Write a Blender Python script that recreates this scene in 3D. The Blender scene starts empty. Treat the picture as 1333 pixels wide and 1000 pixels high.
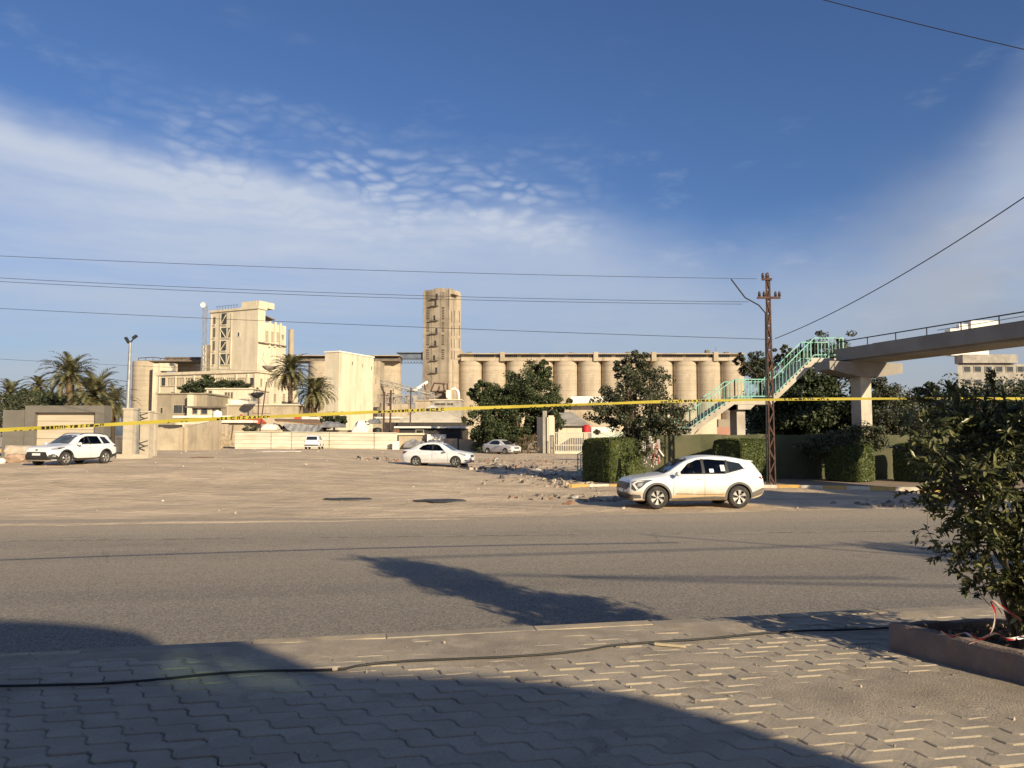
import bpy, bmesh, math, random
import numpy as np
from mathutils import Vector, Matrix, noise as mnoise
from mathutils.bvhtree import BVHTree
from mathutils.geometry import delaunay_2d_cdt
R = math.radians
random.seed(7); rng = np.random.default_rng(7)
sc = bpy.context.scene
COL = sc.collection

# ------------------------------------------------------------------ camera
PITCH = R(3.78); CAMZ = 1.65; FPX = 1000.0
cam_d = bpy.data.cameras.new('camera'); cam = bpy.data.objects.new('camera', cam_d); COL.objects.link(cam)
cam.location = (0, 0, CAMZ); cam.rotation_euler = (R(90) + PITCH, 0, 0)
cam_d.sensor_width = 36; cam_d.lens = FPX / 1333 * 36
cam_d.clip_start = .05; cam_d.clip_end = 6000
sc.camera = cam
sc.view_settings.view_transform = 'Standard'; sc.view_settings.look = 'None'
sc.view_settings.gamma = 1; sc.view_settings.exposure = .55

# ------------------------------------------------------------------ sun
SUN_EL = R(21); SUN_H = Vector((.59, -.81)).normalized()
SUN_TAN = math.tan(SUN_EL)
sl = bpy.data.lights.new('sun', 'SUN'); so = bpy.data.objects.new('sun', sl); COL.objects.link(so)
sl.energy = 5.0; sl.angle = R(.55); sl.color = (1.0, .835, .565)
sdir = Vector((SUN_H.x * math.cos(SUN_EL), SUN_H.y * math.cos(SUN_EL), math.sin(SUN_EL)))
so.rotation_euler = sdir.to_track_quat('Z', 'Y').to_euler()
so.location = sdir * 40

# ------------------------------------------------------------------ node helper
class NT:
    def __init__(s, nt): s.nt = nt; s.n = nt.nodes; s.l = nt.links
    def put(s, sock, v):
        if isinstance(v, bpy.types.NodeSocket): s.l.new(v, sock)
        elif v is not None: sock.default_value = v
    def math(s, op, a, b=None, c=None, clamp=False):
        n = s.n.new('ShaderNodeMath'); n.operation = op; n.use_clamp = clamp
        s.put(n.inputs[0], a)
        if b is not None: s.put(n.inputs[1], b)
        if c is not None: s.put(n.inputs[2], c)
        return n.outputs[0]
    def mix(s, f, a, b):
        n = s.n.new('ShaderNodeMix'); n.data_type = 'RGBA'
        s.put(n.inputs[0], f); s.put(n.inputs[6], a); s.put(n.inputs[7], b); return n.outputs[2]
    def ss(s, v, lo, hi, a=0., b=1.):
        n = s.n.new('ShaderNodeMapRange'); n.interpolation_type = 'SMOOTHSTEP'
        s.put(n.inputs[0], v); s.put(n.inputs[1], lo); s.put(n.inputs[2], hi); s.put(n.inputs[3], a); s.put(n.inputs[4], b)
        return n.outputs[0]
    def comb(s, x, y, z):
        n = s.n.new('ShaderNodeCombineXYZ'); s.put(n.inputs[0], x); s.put(n.inputs[1], y); s.put(n.inputs[2], z); return n.outputs[0]
    def sep(s, v):
        n = s.n.new('ShaderNodeSeparateXYZ'); s.put(n.inputs[0], v); return n.outputs
    def noise(s, vec, scale, detail=4, rough=.55, dist=0., col=False):
        n = s.n.new('ShaderNodeTexNoise'); s.put(n.inputs['Vector'], vec); s.put(n.inputs['Scale'], scale)
        s.put(n.inputs['Detail'], detail); s.put(n.inputs['Roughness'], rough); s.put(n.inputs['Distortion'], dist)
        return n.outputs[1 if col else 0]
    def voro(s, vec, scale, rnd=1., feature='F1'):
        n = s.n.new('ShaderNodeTexVoronoi'); n.feature = feature
        s.put(n.inputs['Vector'], vec); s.put(n.inputs['Scale'], scale); s.put(n.inputs['Randomness'], rnd); return n.outputs
    def mapp(s, vec, sc_=(1, 1, 1), loc=(0, 0, 0), rot=(0, 0, 0)):
        n = s.n.new('ShaderNodeMapping'); s.put(n.inputs[0], vec); s.put(n.inputs[1], loc); s.put(n.inputs[2], rot); s.put(n.inputs[3], sc_); return n.outputs[0]
    def curve(s, v, pts):
        n = s.n.new('ShaderNodeFloatCurve'); s.put(n.inputs[1], v)
        c = n.mapping.curves[0]
        while len(c.points) > 2: c.points.remove(c.points[1])
        c.points[0].location = pts[0]; c.points[1].location = pts[-1]
        for p in pts[1:-1]: c.points.new(*p)
        n.mapping.update(); return n.outputs[0]

# ------------------------------------------------------------------ world: Nishita sky with thin cirrus
w = bpy.data.worlds.new('World'); sc.world = w; w.use_nodes = True
W = NT(w.node_tree); W.n.clear()
sky = W.n.new('ShaderNodeTexSky'); sky.sky_type = 'NISHITA'; sky.sun_disc = False
sky.sun_elevation = SUN_EL; sky.sun_rotation = math.atan2(SUN_H.x, SUN_H.y)
sky.air_density = 1.0; sky.dust_density = 1.2; sky.ozone_density = 3.0; sky.altitude = 30
tc = W.n.new('ShaderNodeTexCoord')
dx, dy, dz = W.sep(tc.outputs['Generated'])
az = W.math('ARCTAN2', dx, dy); el = W.math('ARCSINE', dz)
t = W.math('MULTIPLY_ADD', az, 0.5, 0.5)                                  # azimuth -1..1 rad -> 0..1
edge = W.curve(t, [(0, .36), (.206, .352), (.278, .336), (.344, .320), (.416, .303), (.49, .297), (.55, .294), (.6, .268), (.645, .245), (.67, .246), (.727, .262), (.765, .305), (.80, .38), (.9, .5), (1, .5)])
v = W.comb(az, el, 0.0)
warp = W.noise(W.mapp(v, (3, 5, 1), (3, 1, 0)), 1.6, 4, .6)
below = W.math('SUBTRACT', W.math('ADD', edge, W.math('MULTIPLY', W.math('SUBTRACT', warp, .5), .07)), el)
rgt = W.ss(az, -.02, .30)
lo_ = W.math('SUBTRACT', -.016, W.math('MULTIPLY', rgt, .035)); hi_ = W.math('ADD', .036, W.math('MULTIPLY', rgt, .09))
body = W.ss(below, lo_, hi_)
streak = W.noise(W.mapp(v, (1.3, 11, 1), (1, 4, 0), (0, 0, R(13))), 1.7, 6, .58, .25)
mott = W.noise(W.mapp(v, (5, 13, 1), (4, 4, 0), (0, 0, R(12))), 1.6, 5, .6)
left = W.ss(az, .22, -.35)
ridge = W.math('MULTIPLY', W.math('MULTIPLY', W.ss(below, -.005, .03), W.ss(below, .14, .04)), left)
inner = W.math('ADD', .60, W.math('MULTIPLY', ridge, .20))
inner = W.math('ADD', inner, W.math('MULTIPLY', W.math('SUBTRACT', streak, .5), W.math('ADD', .30, W.math('MULTIPLY', left, .70))))
inner = W.math('ADD', inner, W.math('MULTIPLY', W.math('SUBTRACT', mott, .5), .22))
inner = W.math('SUBTRACT', inner, W.math('MULTIPLY', W.ss(below, .12, .30), .08))
dens = W.math('MULTIPLY', body, inner)
# altocumulus ripples breaking up above the ridge on the left
vw = W.n.new('ShaderNodeVectorMath'); vw.operation = 'ADD'; W.put(vw.inputs[0], W.mapp(v, (17, 50, 1), (0, 0, 0), (0, 0, R(15)))); W.put(vw.inputs[1], W.comb(W.math('MULTIPLY', W.noise(v, 9, 3), 2.2), W.math('MULTIPLY', W.noise(v, 7, 3), 2.6), 0.))
rp = W.voro(vw.outputs[0], 2.1, .95)[0]
puff = W.ss(rp, .85, .10)
zone = W.math('MULTIPLY', W.ss(below, -.10, -.01), W.ss(below, .075, .015))
zone = W.math('MULTIPLY', zone, W.math('MULTIPLY', W.ss(az, -.56, -.30), W.ss(az, .16, .0)))
cores = W.ss(W.noise(W.mapp(v, (4, 8, 1), (7, 2, 0), (0, 0, R(12))), 1.6, 3), .26, .52)
dens = W.math('ADD', dens, W.math('MULTIPLY', W.math('MULTIPLY', zone, cores), W.math('ADD', .07, W.math('MULTIPLY', W.math('MULTIPLY', puff, W.ss(mott, .3, .62)), .52))))
hi_m = W.math('MULTIPLY', W.ss(W.noise(W.mapp(v, (6, 16, 1), (5, 5, 0), (0, 0, R(25))), 1.4, 5, .6), .56, .8), .16)
dens = W.math('ADD', dens, W.math('MULTIPLY', hi_m, W.ss(below, -.25, -.02)))
dens = W.math('ADD', dens, W.math('MULTIPLY', W.ss(el, .14, .0), .22))
dens = W.math('MAXIMUM', W.math('MINIMUM', dens, .88), 0)
dens = W.math('MULTIPLY', dens, W.ss(el, -.01, .02))
# thin brown smoke drifting at the right
smk = W.noise(W.mapp(v, (3, 5, 1), (2, 7, 0), (0, 0, R(30))), 1.8, 4, .55, .5)
smk = W.math('MULTIPLY', W.ss(smk, .36, .6), W.math('MULTIPLY', W.ss(az, .34, .60), W.ss(el, .36, .16)))
cl_col = W.mix(W.ss(el, .0, .30), (5.7, 6.1, 6.7, 1), (7.5, 8.2, 9.5, 1))
hs = W.n.new('ShaderNodeMix'); hs.data_type = 'RGBA'; hs.blend_type = 'MULTIPLY'; hs.inputs[0].default_value = 1; W.put(hs.inputs[6], sky.outputs[0]); hs.inputs[7].default_value = (.86, 1.04, 1.38, 1)
c = W.mix(dens, hs.outputs[2], cl_col)
c = W.mix(W.math('MULTIPLY', smk, .45), c, (5.6, 5.4, 5.3, 1))
bg = W.n.new('ShaderNodeBackground'); bg.inputs[1].default_value = .055; W.put(bg.inputs[0], c)
wo = W.n.new('ShaderNodeOutputWorld'); W.l.new(bg.outputs[0], wo.inputs[0])

# ------------------------------------------------------------------ pixel helpers (photo pixels, 1333 x 1000)
def ray(px, py):
    u = (px - 666.5) / FPX; v = (500 - py) / FPX
    return Vector((u, math.cos(PITCH) - v * math.sin(PITCH), math.sin(PITCH) + v * math.cos(PITCH)))
def P(px, py, D):
    r = ray(px, 566 if py == 0 and px > 1 else py); k = D / r.y
    return Vector((r.x * k, D, CAMZ + r.z * k))
def XZ(px, py, D):
    p = P(px, py, D); return p.x, p.z
def G(px, py, zg):
    r = ray(px, py); k = (zg - CAMZ) / r.z
    return Vector((r.x * k, r.y * k, zg))

# ------------------------------------------------------------------ materials
MATS = {}
def M(name, c1, c2=None, scale=2.0, rough=.8, bump=0., bscale=25., stretch=(1, 1, 1), detail=5, lo=.35, hi=.65,
      metallic=0., c3=None, s3=.4, f3=.5, bdist=.01, trans=0., ior=1.45, alpha=1., coat=0., streaks=0., sscale=.5, band=0.):
    if name in MATS: return MATS[name]
    m = bpy.data.materials.new(name); m.use_nodes = True; N = NT(m.node_tree)
    b = m.node_tree.nodes['Principled BSDF']
    tcn = N.n.new('ShaderNodeTexCoord'); o = tcn.outputs['Object']
    if c2 is None: c2 = tuple(x * .78 for x in c1)
    f = N.ss(N.noise(N.mapp(o, stretch), scale, detail, .62), lo, hi)
    colr = N.mix(f, (*c1, 1), (*c2, 1))
    if c3 is not None:
        g = N.ss(N.noise(N.mapp(o, (stretch[0], stretch[1], stretch[2]), (5, 3, 9)), s3, 4, .6), .5, .66)
        colr = N.mix(N.math('MULTIPLY', g, f3), colr, (*c3, 1))
    if streaks:
        sk_ = N.ss(N.noise(N.mapp(o, (1, 1, .045), (2, 6, 1)), sscale, 5, .68), .48, .72); pt_ = N.ss(N.noise(N.mapp(o, (1, 1, 1), (7, 1, 3)), sscale * .35, 6, .7), .45, .65)
        colr = N.mix(N.math('MULTIPLY', sk_, streaks), colr, (c1[0] * .42, c1[1] * .38, c1[2] * .34, 1)); colr = N.mix(N.math('MULTIPLY', pt_, streaks * .5), colr, (min(1, c1[0] * 1.2), min(1, c1[1] * 1.2), min(1, c1[2] * 1.22), 1))
    if band:
        bd_ = N.ss(N.noise(N.mapp(o, (.02, .02, 1), (3, 3, 3)), band, 3, .7), .50, .62); colr = N.mix(N.math('MULTIPLY', bd_, .35), colr, (c1[0] * .6, c1[1] * .57, c1[2] * .53, 1))
    N.put(b.inputs['Base Color'], colr); b.inputs['Roughness'].default_value = rough
    b.inputs['Metallic'].default_value = metallic
    b.inputs['Transmission Weight'].default_value = trans; b.inputs['IOR'].default_value = ior
    b.inputs['Coat Weight'].default_value = coat; b.inputs['Coat Roughness'].default_value = .06
    b.inputs['Alpha'].default_value = alpha
    if bump > 0:
        bn = N.n.new('ShaderNodeBump'); bn.inputs['Strength'].default_value = bump; bn.inputs['Distance'].default_value = bdist
        N.put(bn.inputs['Height'], N.noise(o, bscale, 5, .6)); N.l.new(bn.outputs[0], b.inputs['Normal'])
    MATS[name] = m; return m

def glass_tint(name, tint, mixf=.12):
    m = bpy.data.materials.new(name); m.use_nodes = True; N = NT(m.node_tree); N.n.clear()
    tr = N.n.new('ShaderNodeBsdfTransparent'); tr.inputs[0].default_value = (*tint, 1)
    gl = N.n.new('ShaderNodeBsdfGlossy'); gl.inputs[1].default_value = .03; gl.inputs[0].default_value = (.9, .9, .9, 1)
    lw_ = N.n.new('ShaderNodeLayerWeight'); lw_.inputs[0].default_value = .5; sch = N.math('MULTIPLY_ADD', N.math('POWER', lw_.outputs[1], 5.0), .8, .04)
    mx = N.n.new('ShaderNodeMixShader'); N.put(mx.inputs[0], N.math('ADD', sch, mixf, clamp=True))
    N.l.new(tr.outputs[0], mx.inputs[1]); N.l.new(gl.outputs[0], mx.inputs[2])
    ou = N.n.new('ShaderNodeOutputMaterial'); N.l.new(mx.outputs[0], ou.inputs[0]); MATS[name] = m; return m

# ------------------------------------------------------------------ mesh builder
def tag(o, label=None, cat=None, group=None, kind=None):
    if label: o['label'] = label
    if cat: o['category'] = cat
    if group: o['group'] = group
    if kind: o['kind'] = kind
    return o
def empty(name, loc, label, cat, group=None, rz=0.):
    o = bpy.data.objects.new(name, None); COL.objects.link(o); o.location = loc; o.rotation_euler = (0, 0, rz)
    o.empty_display_size = .2
    return tag(o, label, cat, group)
class MB:
    def __init__(s): s.v = []; s.f = []; s.m = []; s.cur = 0
    def add(s, vs, fs, mi=None):
        b = len(s.v); s.v.extend([tuple(p) for p in vs]); mi = s.cur if mi is None else mi
        for f in fs: s.f.append(tuple(b + i for i in f)); s.m.append(mi)
        return s
    def box(s, x0, x1, y0, y1, z0, z1, mi=None):
        return s.add([(x0, y0, z0), (x1, y0, z0), (x1, y1, z0), (x0, y1, z0), (x0, y0, z1), (x1, y0, z1), (x1, y1, z1), (x0, y1, z1)],
                     [(3, 2, 1, 0), (4, 5, 6, 7), (0, 1, 5, 4), (1, 2, 6, 5), (2, 3, 7, 6), (3, 0, 4, 7)], mi)
    def hexa(s, pts, mi=None):   # 8 points, bottom ring then top ring
        return s.add(pts, [(3, 2, 1, 0), (4, 5, 6, 7), (0, 1, 5, 4), (1, 2, 6, 5), (2, 3, 7, 6), (3, 0, 4, 7)], mi)
    def prism(s, poly, d, mi=None):   # poly: 3D points, extruded by vector d
        n = len(poly); d = Vector(d); a = [Vector(p) for p in poly]
        vs = a + [p + d for p in a]
        fs = [tuple(range(n - 1, -1, -1)), tuple(range(n, 2 * n))] + [(i, (i + 1) % n, n + (i + 1) % n, n + i) for i in range(n)]
        return s.add(vs, fs, mi)
    def tube(s, pts, rad, n=8, mi=None, cap=True):
        pts = [Vector(p) for p in pts]; k = len(pts)
        if not hasattr(rad, '__len__'): rad = [rad] * k
        vs = []; fs = []
        up = Vector((0, 0, 1))
        for i, p in enumerate(pts):
            d = (pts[min(i + 1, k - 1)] - pts[max(i - 1, 0)]).normalized()
            a = d.cross(up)
            if a.length < .05: a = d.cross(Vector((1, 0, 0)))
            a.normalize(); b = a.cross(d)
            for j in range(n):
                t_ = 2 * math.pi * j / n
                vs.append(p + (a * math.cos(t_) + b * math.sin(t_)) * rad[i])
        for i in range(k - 1):
            for j in range(n):
                fs.append((i * n + j, i * n + (j + 1) % n, (i + 1) * n + (j + 1) % n, (i + 1) * n + j))
        if cap: fs.append(tuple(range(n - 1, -1, -1))); fs.append(tuple((k - 1) * n + j for j in range(n)))
        return s.add(vs, fs, mi)
    def bar(s, p0, p1, w_, h_, mi=None):   # rectangular bar from p0 to p1
        p0 = Vector(p0); p1 = Vector(p1); d = (p1 - p0).normalized()
        a = d.cross(Vector((0, 0, 1)))
        if a.length < .05: a = Vector((1, 0, 0))
        a.normalize(); b = a.cross(d).normalized()
        q = [a * sx * w_ / 2 + b * sy * h_ / 2 for sx, sy in ((-1, -1), (1, -1), (1, 1), (-1, 1))]
        return s.hexa([p0 + e for e in q] + [p1 + e for e in q], mi)
    def lathe(s, prof, cx, cy, n=24, mi=None, z0=0., capt=True):   # prof: (r,z)
        vs = []; fs = []; k = len(prof)
        for r, z in prof:
            for j in range(n):
                a = 2 * math.pi * j / n; vs.append((cx + r * math.cos(a), cy + r * math.sin(a), z0 + z))
        for i in range(k - 1):
            for j in range(n): fs.append((i * n + j, i * n + (j + 1) % n, (i + 1) * n + (j + 1) % n, (i + 1) * n + j))
        if capt: fs.append(tuple(range(n - 1, -1, -1))); fs.append(tuple((k - 1) * n + j for j in range(n)))
        return s.add(vs, fs, mi)
    def build(s, name, mats, parent=None, origin=None, local=False, smooth=None):
        if not isinstance(mats, (list, tuple)): mats = [mats]
        off = Vector((0, 0, 0))
        if parent is not None and not local:
            p = parent; 
            while p is not None: off += p.location; p = p.parent
        elif origin is not None: off = Vector(origin)
        me = bpy.data.meshes.new(name)
        vv = np.array(s.v, dtype=float).reshape(-1, 3) - np.array(off)
        me.from_pydata(vv.tolist(), [], s.f); 
        for mt in mats: me.materials.append(mt)
        if len(mats) > 1: me.polygons.foreach_set('material_index', s.m)
        if smooth is not None:
            me.polygons.foreach_set('use_smooth', [True] * len(me.polygons))
            if smooth < 179: me.set_sharp_from_angle(angle=R(smooth))
        me.update()
        o = bpy.data.objects.new(name, me); COL.objects.link(o)
        if parent is not None: o.parent = parent
        elif origin is not None: o.location = off
        return o
def copy_tree(o, parent=None, mx=2):
    c_ = o.copy(); COL.objects.link(c_); c_.parent = parent
    for ch in list(o.children): copy_tree(ch, c_)
    return c_

# rotated block seen corner-on: L face to the left of the near corner, R face to the right
class Blk:
    def __init__(s, px, D, phi): s.phi = R(phi); p = P(px, 500, D); s.c = Vector((p.x, D)); s.cs, s.sn = math.cos(s.phi), math.sin(s.phi)
    def t(s, face, px):
        u = (px - 666.5) / FPX / ray(px, 500).y
        if face == 'L': return (s.c.x - u * s.c.y) / (s.cs + u * s.sn)
        return (u * s.c.y - s.c.x) / (s.sn - u * s.cs)
    def pt(s, face, t_, z, off=0.):
        if face == 'L': q = s.c + Vector((-s.cs, s.sn)) * t_ + Vector((-s.sn, -s.cs)) * off
        else: q = s.c + Vector((s.sn, s.cs)) * t_ + Vector((s.cs, -s.sn)) * off
        return Vector((q.x, q.y, z))
    def z(s, face, px, py):
        q = s.pt(face, s.t(face, px), 0); return P(px, py, q.y).z
    def panel(s, mb, face, t0, t1, z0, z1, o0, o1, mi=None):
        if t1 < t0: t0, t1 = t1, t0
        mb.hexa([s.pt(face, t0, z0, o1), s.pt(face, t1, z0, o1), s.pt(face, t1, z0, o0), s.pt(face, t0, z0, o0),
                 s.pt(face, t0, z1, o1), s.pt(face, t1, z1, o1), s.pt(face, t1, z1, o0), s.pt(face, t0, z1, o0)], mi); return mb
    def rect(s, face, x0, x1, y0, y1):
        xm = (x0 + x1) / 2
        a, b = s.t(face, x0), s.t(face, x1)
        return min(a, b), max(a, b), s.z(face, xm, y1), s.z(face, xm, y0)
    def solid(s, mb, a, b, z0, z1, mi=None, inset=0.):
        c0 = s.c + Vector((-s.cs, s.sn)) * inset * 1 + Vector((s.sn, s.cs)) * inset
        l = Vector((-s.cs, s.sn)) * (a - 2 * inset); r = Vector((s.sn, s.cs)) * (b - 2 * inset)
        q = [c0, c0 + r, c0 + r + l, c0 + l]
        mb.hexa([(p.x, p.y, z0) for p in q] + [(p.x, p.y, z1) for p in q], mi); return mb

def window(parent, blk, face, r, frame, pane, depth=.12, bars=0, name='window', fw=.12, hb=0):
    """opening: reveal frame standing 3 cm proud, pane set back inside it, mullions"""
    t0, t1, z0, z1 = r
    f = MB()
    blk.panel(f, face, t0 - fw, t1 + fw, z1, z1 + fw, -.02, depth); blk.panel(f, face, t0 - fw, t1 + fw, z0 - fw, z0, -.02, depth * 1.3)
    blk.panel(f, face, t0 - fw, t0, z0, z1, -.02, depth); blk.panel(f, face, t1, t1 + fw, z0, z1, -.02, depth)
    for i in range(bars):
        tm = t0 + (t1 - t0) * (i + 1) / (bars + 1); blk.panel(f, face, tm - fw * .3, tm + fw * .3, z0, z1, -.02, depth * .6)
    for i in range(hb):
        zm = z0 + (z1 - z0) * (i + 1) / (hb + 1); blk.panel(f, face, t0, t1, zm - fw * .25, zm + fw * .25, -.02, depth * .55)
    fo = f.build(name, frame, parent)
    p = MB(); blk.panel(p, face, t0, t1, z0, z1, -.01, .02); p.build('pane', pane, fo)
    return fo
# ------------------------------------------------------------------ shared materials
m_asph = None
conc = M('concrete_warm', (.43, .365, .275), (.34, .285, .21), scale=.35, rough=.9, bump=.25, bscale=3, stretch=(1, 1, .25), c3=(.22, .18, .14), s3=.15, f3=.45, streaks=.5)
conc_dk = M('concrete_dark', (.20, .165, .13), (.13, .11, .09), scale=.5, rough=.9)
conc_gr = M('concrete_grey', (.36, .33, .29), (.27, .25, .22), scale=.8, rough=.9, bump=.2, bscale=14, c3=(.18, .16, .14), s3=.6, f3=.4)
plaster = M('plaster_cream', (.62, .55, .42), (.54, .475, .36), scale=.25, rough=.9, stretch=(1, 1, .3), c3=(.42, .36, .27), s3=.2, f3=.4, streaks=.5, sscale=.9)
plaster2 = M('plaster_tan', (.45, .375, .275), (.37, .305, .22), scale=.4, rough=.9, c3=(.27, .22, .16), s3=.5, f3=.6, streaks=.6, sscale=1.2)
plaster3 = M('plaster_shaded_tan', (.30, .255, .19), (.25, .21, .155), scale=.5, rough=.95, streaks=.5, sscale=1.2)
white = M('white_paint', (.78, .75, .68), (.68, .64, .56), scale=1.5, rough=.6)
white_rib = M('white_sheet_metal', (.66, .62, .52), (.55, .5, .4), scale=.7, rough=.55, c3=(.42, .36, .26), s3=.9, f3=.35, stretch=(.4, .4, 2))
darkglass = M('window_glass', (.035, .04, .045), (.06, .065, .07), scale=.8, rough=.12)
louvre = M('window_louvre', (.30, .26, .2), (.22, .19, .15), scale=2, rough=.7)
black = M('black_metal', (.02, .02, .02), (.035, .033, .03), scale=4, rough=.5)
blackpl = M('black_plastic', (.022, .022, .023), (.03, .03, .03), scale=4, rough=.45)
rust = M('rusty_steel', (.10, .052, .038), (.055, .032, .026), scale=6, rough=.85, bump=.2)
galv = M('galvanised_steel', (.35, .35, .35), (.25, .25, .25), scale=2, rough=.5, metallic=.4)
steelgrey = M('conveyor_steel', (.26, .24, .22), (.17, .15, .13), scale=.6, rough=.7)
blue_st = M('blue_grey_sheet', (.12, .15, .20), (.08, .10, .14), scale=.4, rough=.6)
turq = M('turquoise_paint', (.17, .44, .36), (.24, .50, .42), scale=3, rough=.6, c3=(.24, .22, .17), s3=4, f3=.7)
rubber = M('rubber', (.022, .021, .02), (.05, .045, .04), scale=9, rough=.85)
wirem = M('cable_black', (.015, .015, .015), (.02, .02, .02), scale=3, rough=.6)
bark = M('bark', (.12, .085, .055), (.07, .05, .035), scale=9, rough=.95, bump=.6, bscale=30, stretch=(1, 1, .3))
palmbark = M('palm_trunk', (.15, .10, .065), (.08, .055, .038), scale=5, rough=.95, bump=.8, bscale=12, stretch=(1, 1, 2.5))
red = M('red_plastic', (.55, .03, .03), (.4, .02, .02), scale=3, rough=.5)
tarpred = M('orange_red_tarp', (.48, .10, .045), (.33, .06, .03), scale=1.5, rough=.6)
tarpgrey = M('grey_tarp', (.24, .24, .25), (.14, .14, .15), scale=1.2, rough=.6)
brown = M('brown_sheet', (.28, .165, .09), (.18, .11, .065), scale=1.2, rough=.85)
brick = M('rust_brown_brick', (.24, .11, .06), (.16, .075, .045), scale=2, rough=.95)

def foliage_mat(name, a, b, scale=.9, rough=.55, sub=.18):
    m = bpy.data.materials.new(name); m.use_nodes = True; N = NT(m.node_tree); p = m.node_tree.nodes['Principled BSDF']
    g = N.n.new('ShaderNodeNewGeometry'); rnd = g.outputs['Random Per Island']
    tcn = N.n.new('ShaderNodeTexCoord')
    f = N.math('ADD', N.math('MULTIPLY', rnd, .55), N.math('MULTIPLY', N.noise(tcn.outputs['Object'], scale, 3), .6))
    col = N.mix(N.ss(f, .25, .95), (*a, 1), (*b, 1))
    N.put(p.inputs['Base Color'], col); p.inputs['Roughness'].default_value = rough
    tl = N.n.new('ShaderNodeBsdfTranslucent'); N.put(tl.inputs[0], col)
    mx = N.n.new('ShaderNodeMixShader'); mx.inputs[0].default_value = sub
    N.l.new(p.outputs[0], mx.inputs[1]); N.l.new(tl.outputs[0], mx.inputs[2])
    ou = [n for n in N.n if n.type == 'OUTPUT_MATERIAL'][0]; N.l.new(mx.outputs[0], ou.inputs[0]); MATS[name] = m; return m
f_ficus = foliage_mat('ficus_leaves', (.028, .042, .014), (.075, .095, .032))
f_grey = foliage_mat('grey_green_leaves', (.035, .042, .02), (.10, .105, .055))
f_hedge = foliage_mat('hedge_leaves', (.04, .06, .014), (.12, .14, .035))
f_bush = foliage_mat('bush_leaves', (.06, .075, .026), (.25, .24, .10), rough=.36, sub=.28)
f_palm = foliage_mat('palm_leaflets', (.085, .085, .035), (.21, .19, .09), rough=.5)
f_dead = foliage_mat('dry_palm_leaflets', (.16, .11, .06), (.26, .18, .10), rough=.8)
f_dark = foliage_mat('dark_leaves', (.022, .034, .012), (.065, .08, .03))
f_dry = foliage_mat('dry_brush', (.14, .10, .055), (.24, .18, .10), rough=.9)
f_flower = foliage_mat('white_blossom', (.6, .52, .45), (.75, .68, .6), rough=.8)

# ------------------------------------------------------------------ terrain
def sst(x, a, b): x = min(1, max(0, (x - a) / (b - a))); return x * x * (3 - 2 * x)
def lerp_tab(x, tab):
    if x <= tab[0][0]: return tab[0][1]
    for (a, va), (b, vb) in zip(tab, tab[1:]):
        if x <= b: return va + (vb - va) * (x - a) / (b - a)
    return tab[-1][1]
TZ = [(20, -.62), (24, -.68), (31, -.66), (47, -.40), (60, -.32), (90, -.28), (200, -.2), (3000, -.2)]
def tz0(x, y):
    z = lerp_tab(y, TZ)
    z += .62 * sst(-x, 1, 20) * sst(y, 24, 38) * (1 - sst(y, 60, 95) * .6)
    return z
KD = Vector((.981, .193)).normalized(); KN = Vector((KD.y, -KD.x)); K0 = Vector((0, 6.72))
def far_edge(x): return 20.45 + .122 * x
def tz(x, y):
    fe = far_edge(max(-60, min(60, x)))
    if y < fe - 3: return -.9
    n = mnoise.noise(Vector((x * .35, y * .35, 1))) * .05 + mnoise.noise(Vector((x * 1.3, y * 1.3, 5))) * .022 + mnoise.noise(Vector((x * 4, y * 4, 9))) * .008
    e = y - fe + mnoise.noise(Vector((x * .5, 3, 2))) * .35
    z = tz0(x, y) + n * min(1, max(.15, e / 3))
    z += .30 * max(0, mnoise.noise(Vector((x * .9, y * .55, 21))) + .12) * (math.exp(-((x - (y * .065 - .8)) / 2.6) ** 2) * math.exp(-((y - 45) / 11) ** 2))
    z -= .10 * (1 - sst(e, -.6, .3)); 
    z += .035 * math.exp(-((e - .5) / .35) ** 2)
    return z
xs = np.unique(np.concatenate([np.linspace(-900, -70, 14), np.arange(-70, 70.01, .42), np.linspace(70, 900, 14)]))
ys = np.unique(np.concatenate([np.arange(14, 36, .22), np.arange(36, 70, .45), np.arange(70, 130, 1.5), np.geomspace(130, 3000, 26), [-400, -100, 0, 10]]))
nx, ny = len(xs), len(ys)
g = MB()
g.v = [(x, y, tz(x, y)) for y in ys for x in xs]
g.f = [(j * nx + i, j * nx + i + 1, (j + 1) * nx + i + 1, (j + 1) * nx + i) for j in range(ny - 1) for i in range(nx - 1)]; g.m = [0] * len(g.f)
m = bpy.data.materials.new('sandy_lot'); m.use_nodes = True; N = NT(m.node_tree); b = m.node_tree.nodes['Principled BSDF']
tcn = N.n.new('ShaderNodeTexCoord'); o = tcn.outputs['Object']
n1 = N.ss(N.noise(N.mapp(o, (1, 1.8, 1)), .20, 7, .68), .40, .60); n2 = N.ss(N.noise(N.mapp(o, (.8, 1.4, 1)), .6, 8, .72, .3), .40, .66); n3 = N.noise(o, 9, 5, .7)
col = N.mix(n1, (.66, .51, .345, 1), (.50, .385, .26, 1))
col = N.mix(N.math('MULTIPLY', n2, .50), col, (.29, .225, .165, 1))
col = N.mix(N.math('MULTIPLY', N.ss(N.noise(N.mapp(o, (.5, 1.8, 1), (3, 8, 0)), .9, 6, .7, 1.), .60, .70), .65), col, (.10, .08, .065, 1))
col = N.mix(N.math('MULTIPLY', N.ss(n3, .5, .8), .5), col, (.60, .48, .35, 1))
col = N.mix(N.math('MULTIPLY', N.ss(N.voro(o, 3.5)[0], .07, .02), .6), col, (.09, .075, .06, 1))
N.put(b.inputs['Base Color'], col); b.inputs['Roughness'].default_value = .95
bn = N.n.new('ShaderNodeBump'); bn.inputs['Strength'].default_value = 1.0; bn.inputs['Distance'].default_value = .09
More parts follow.
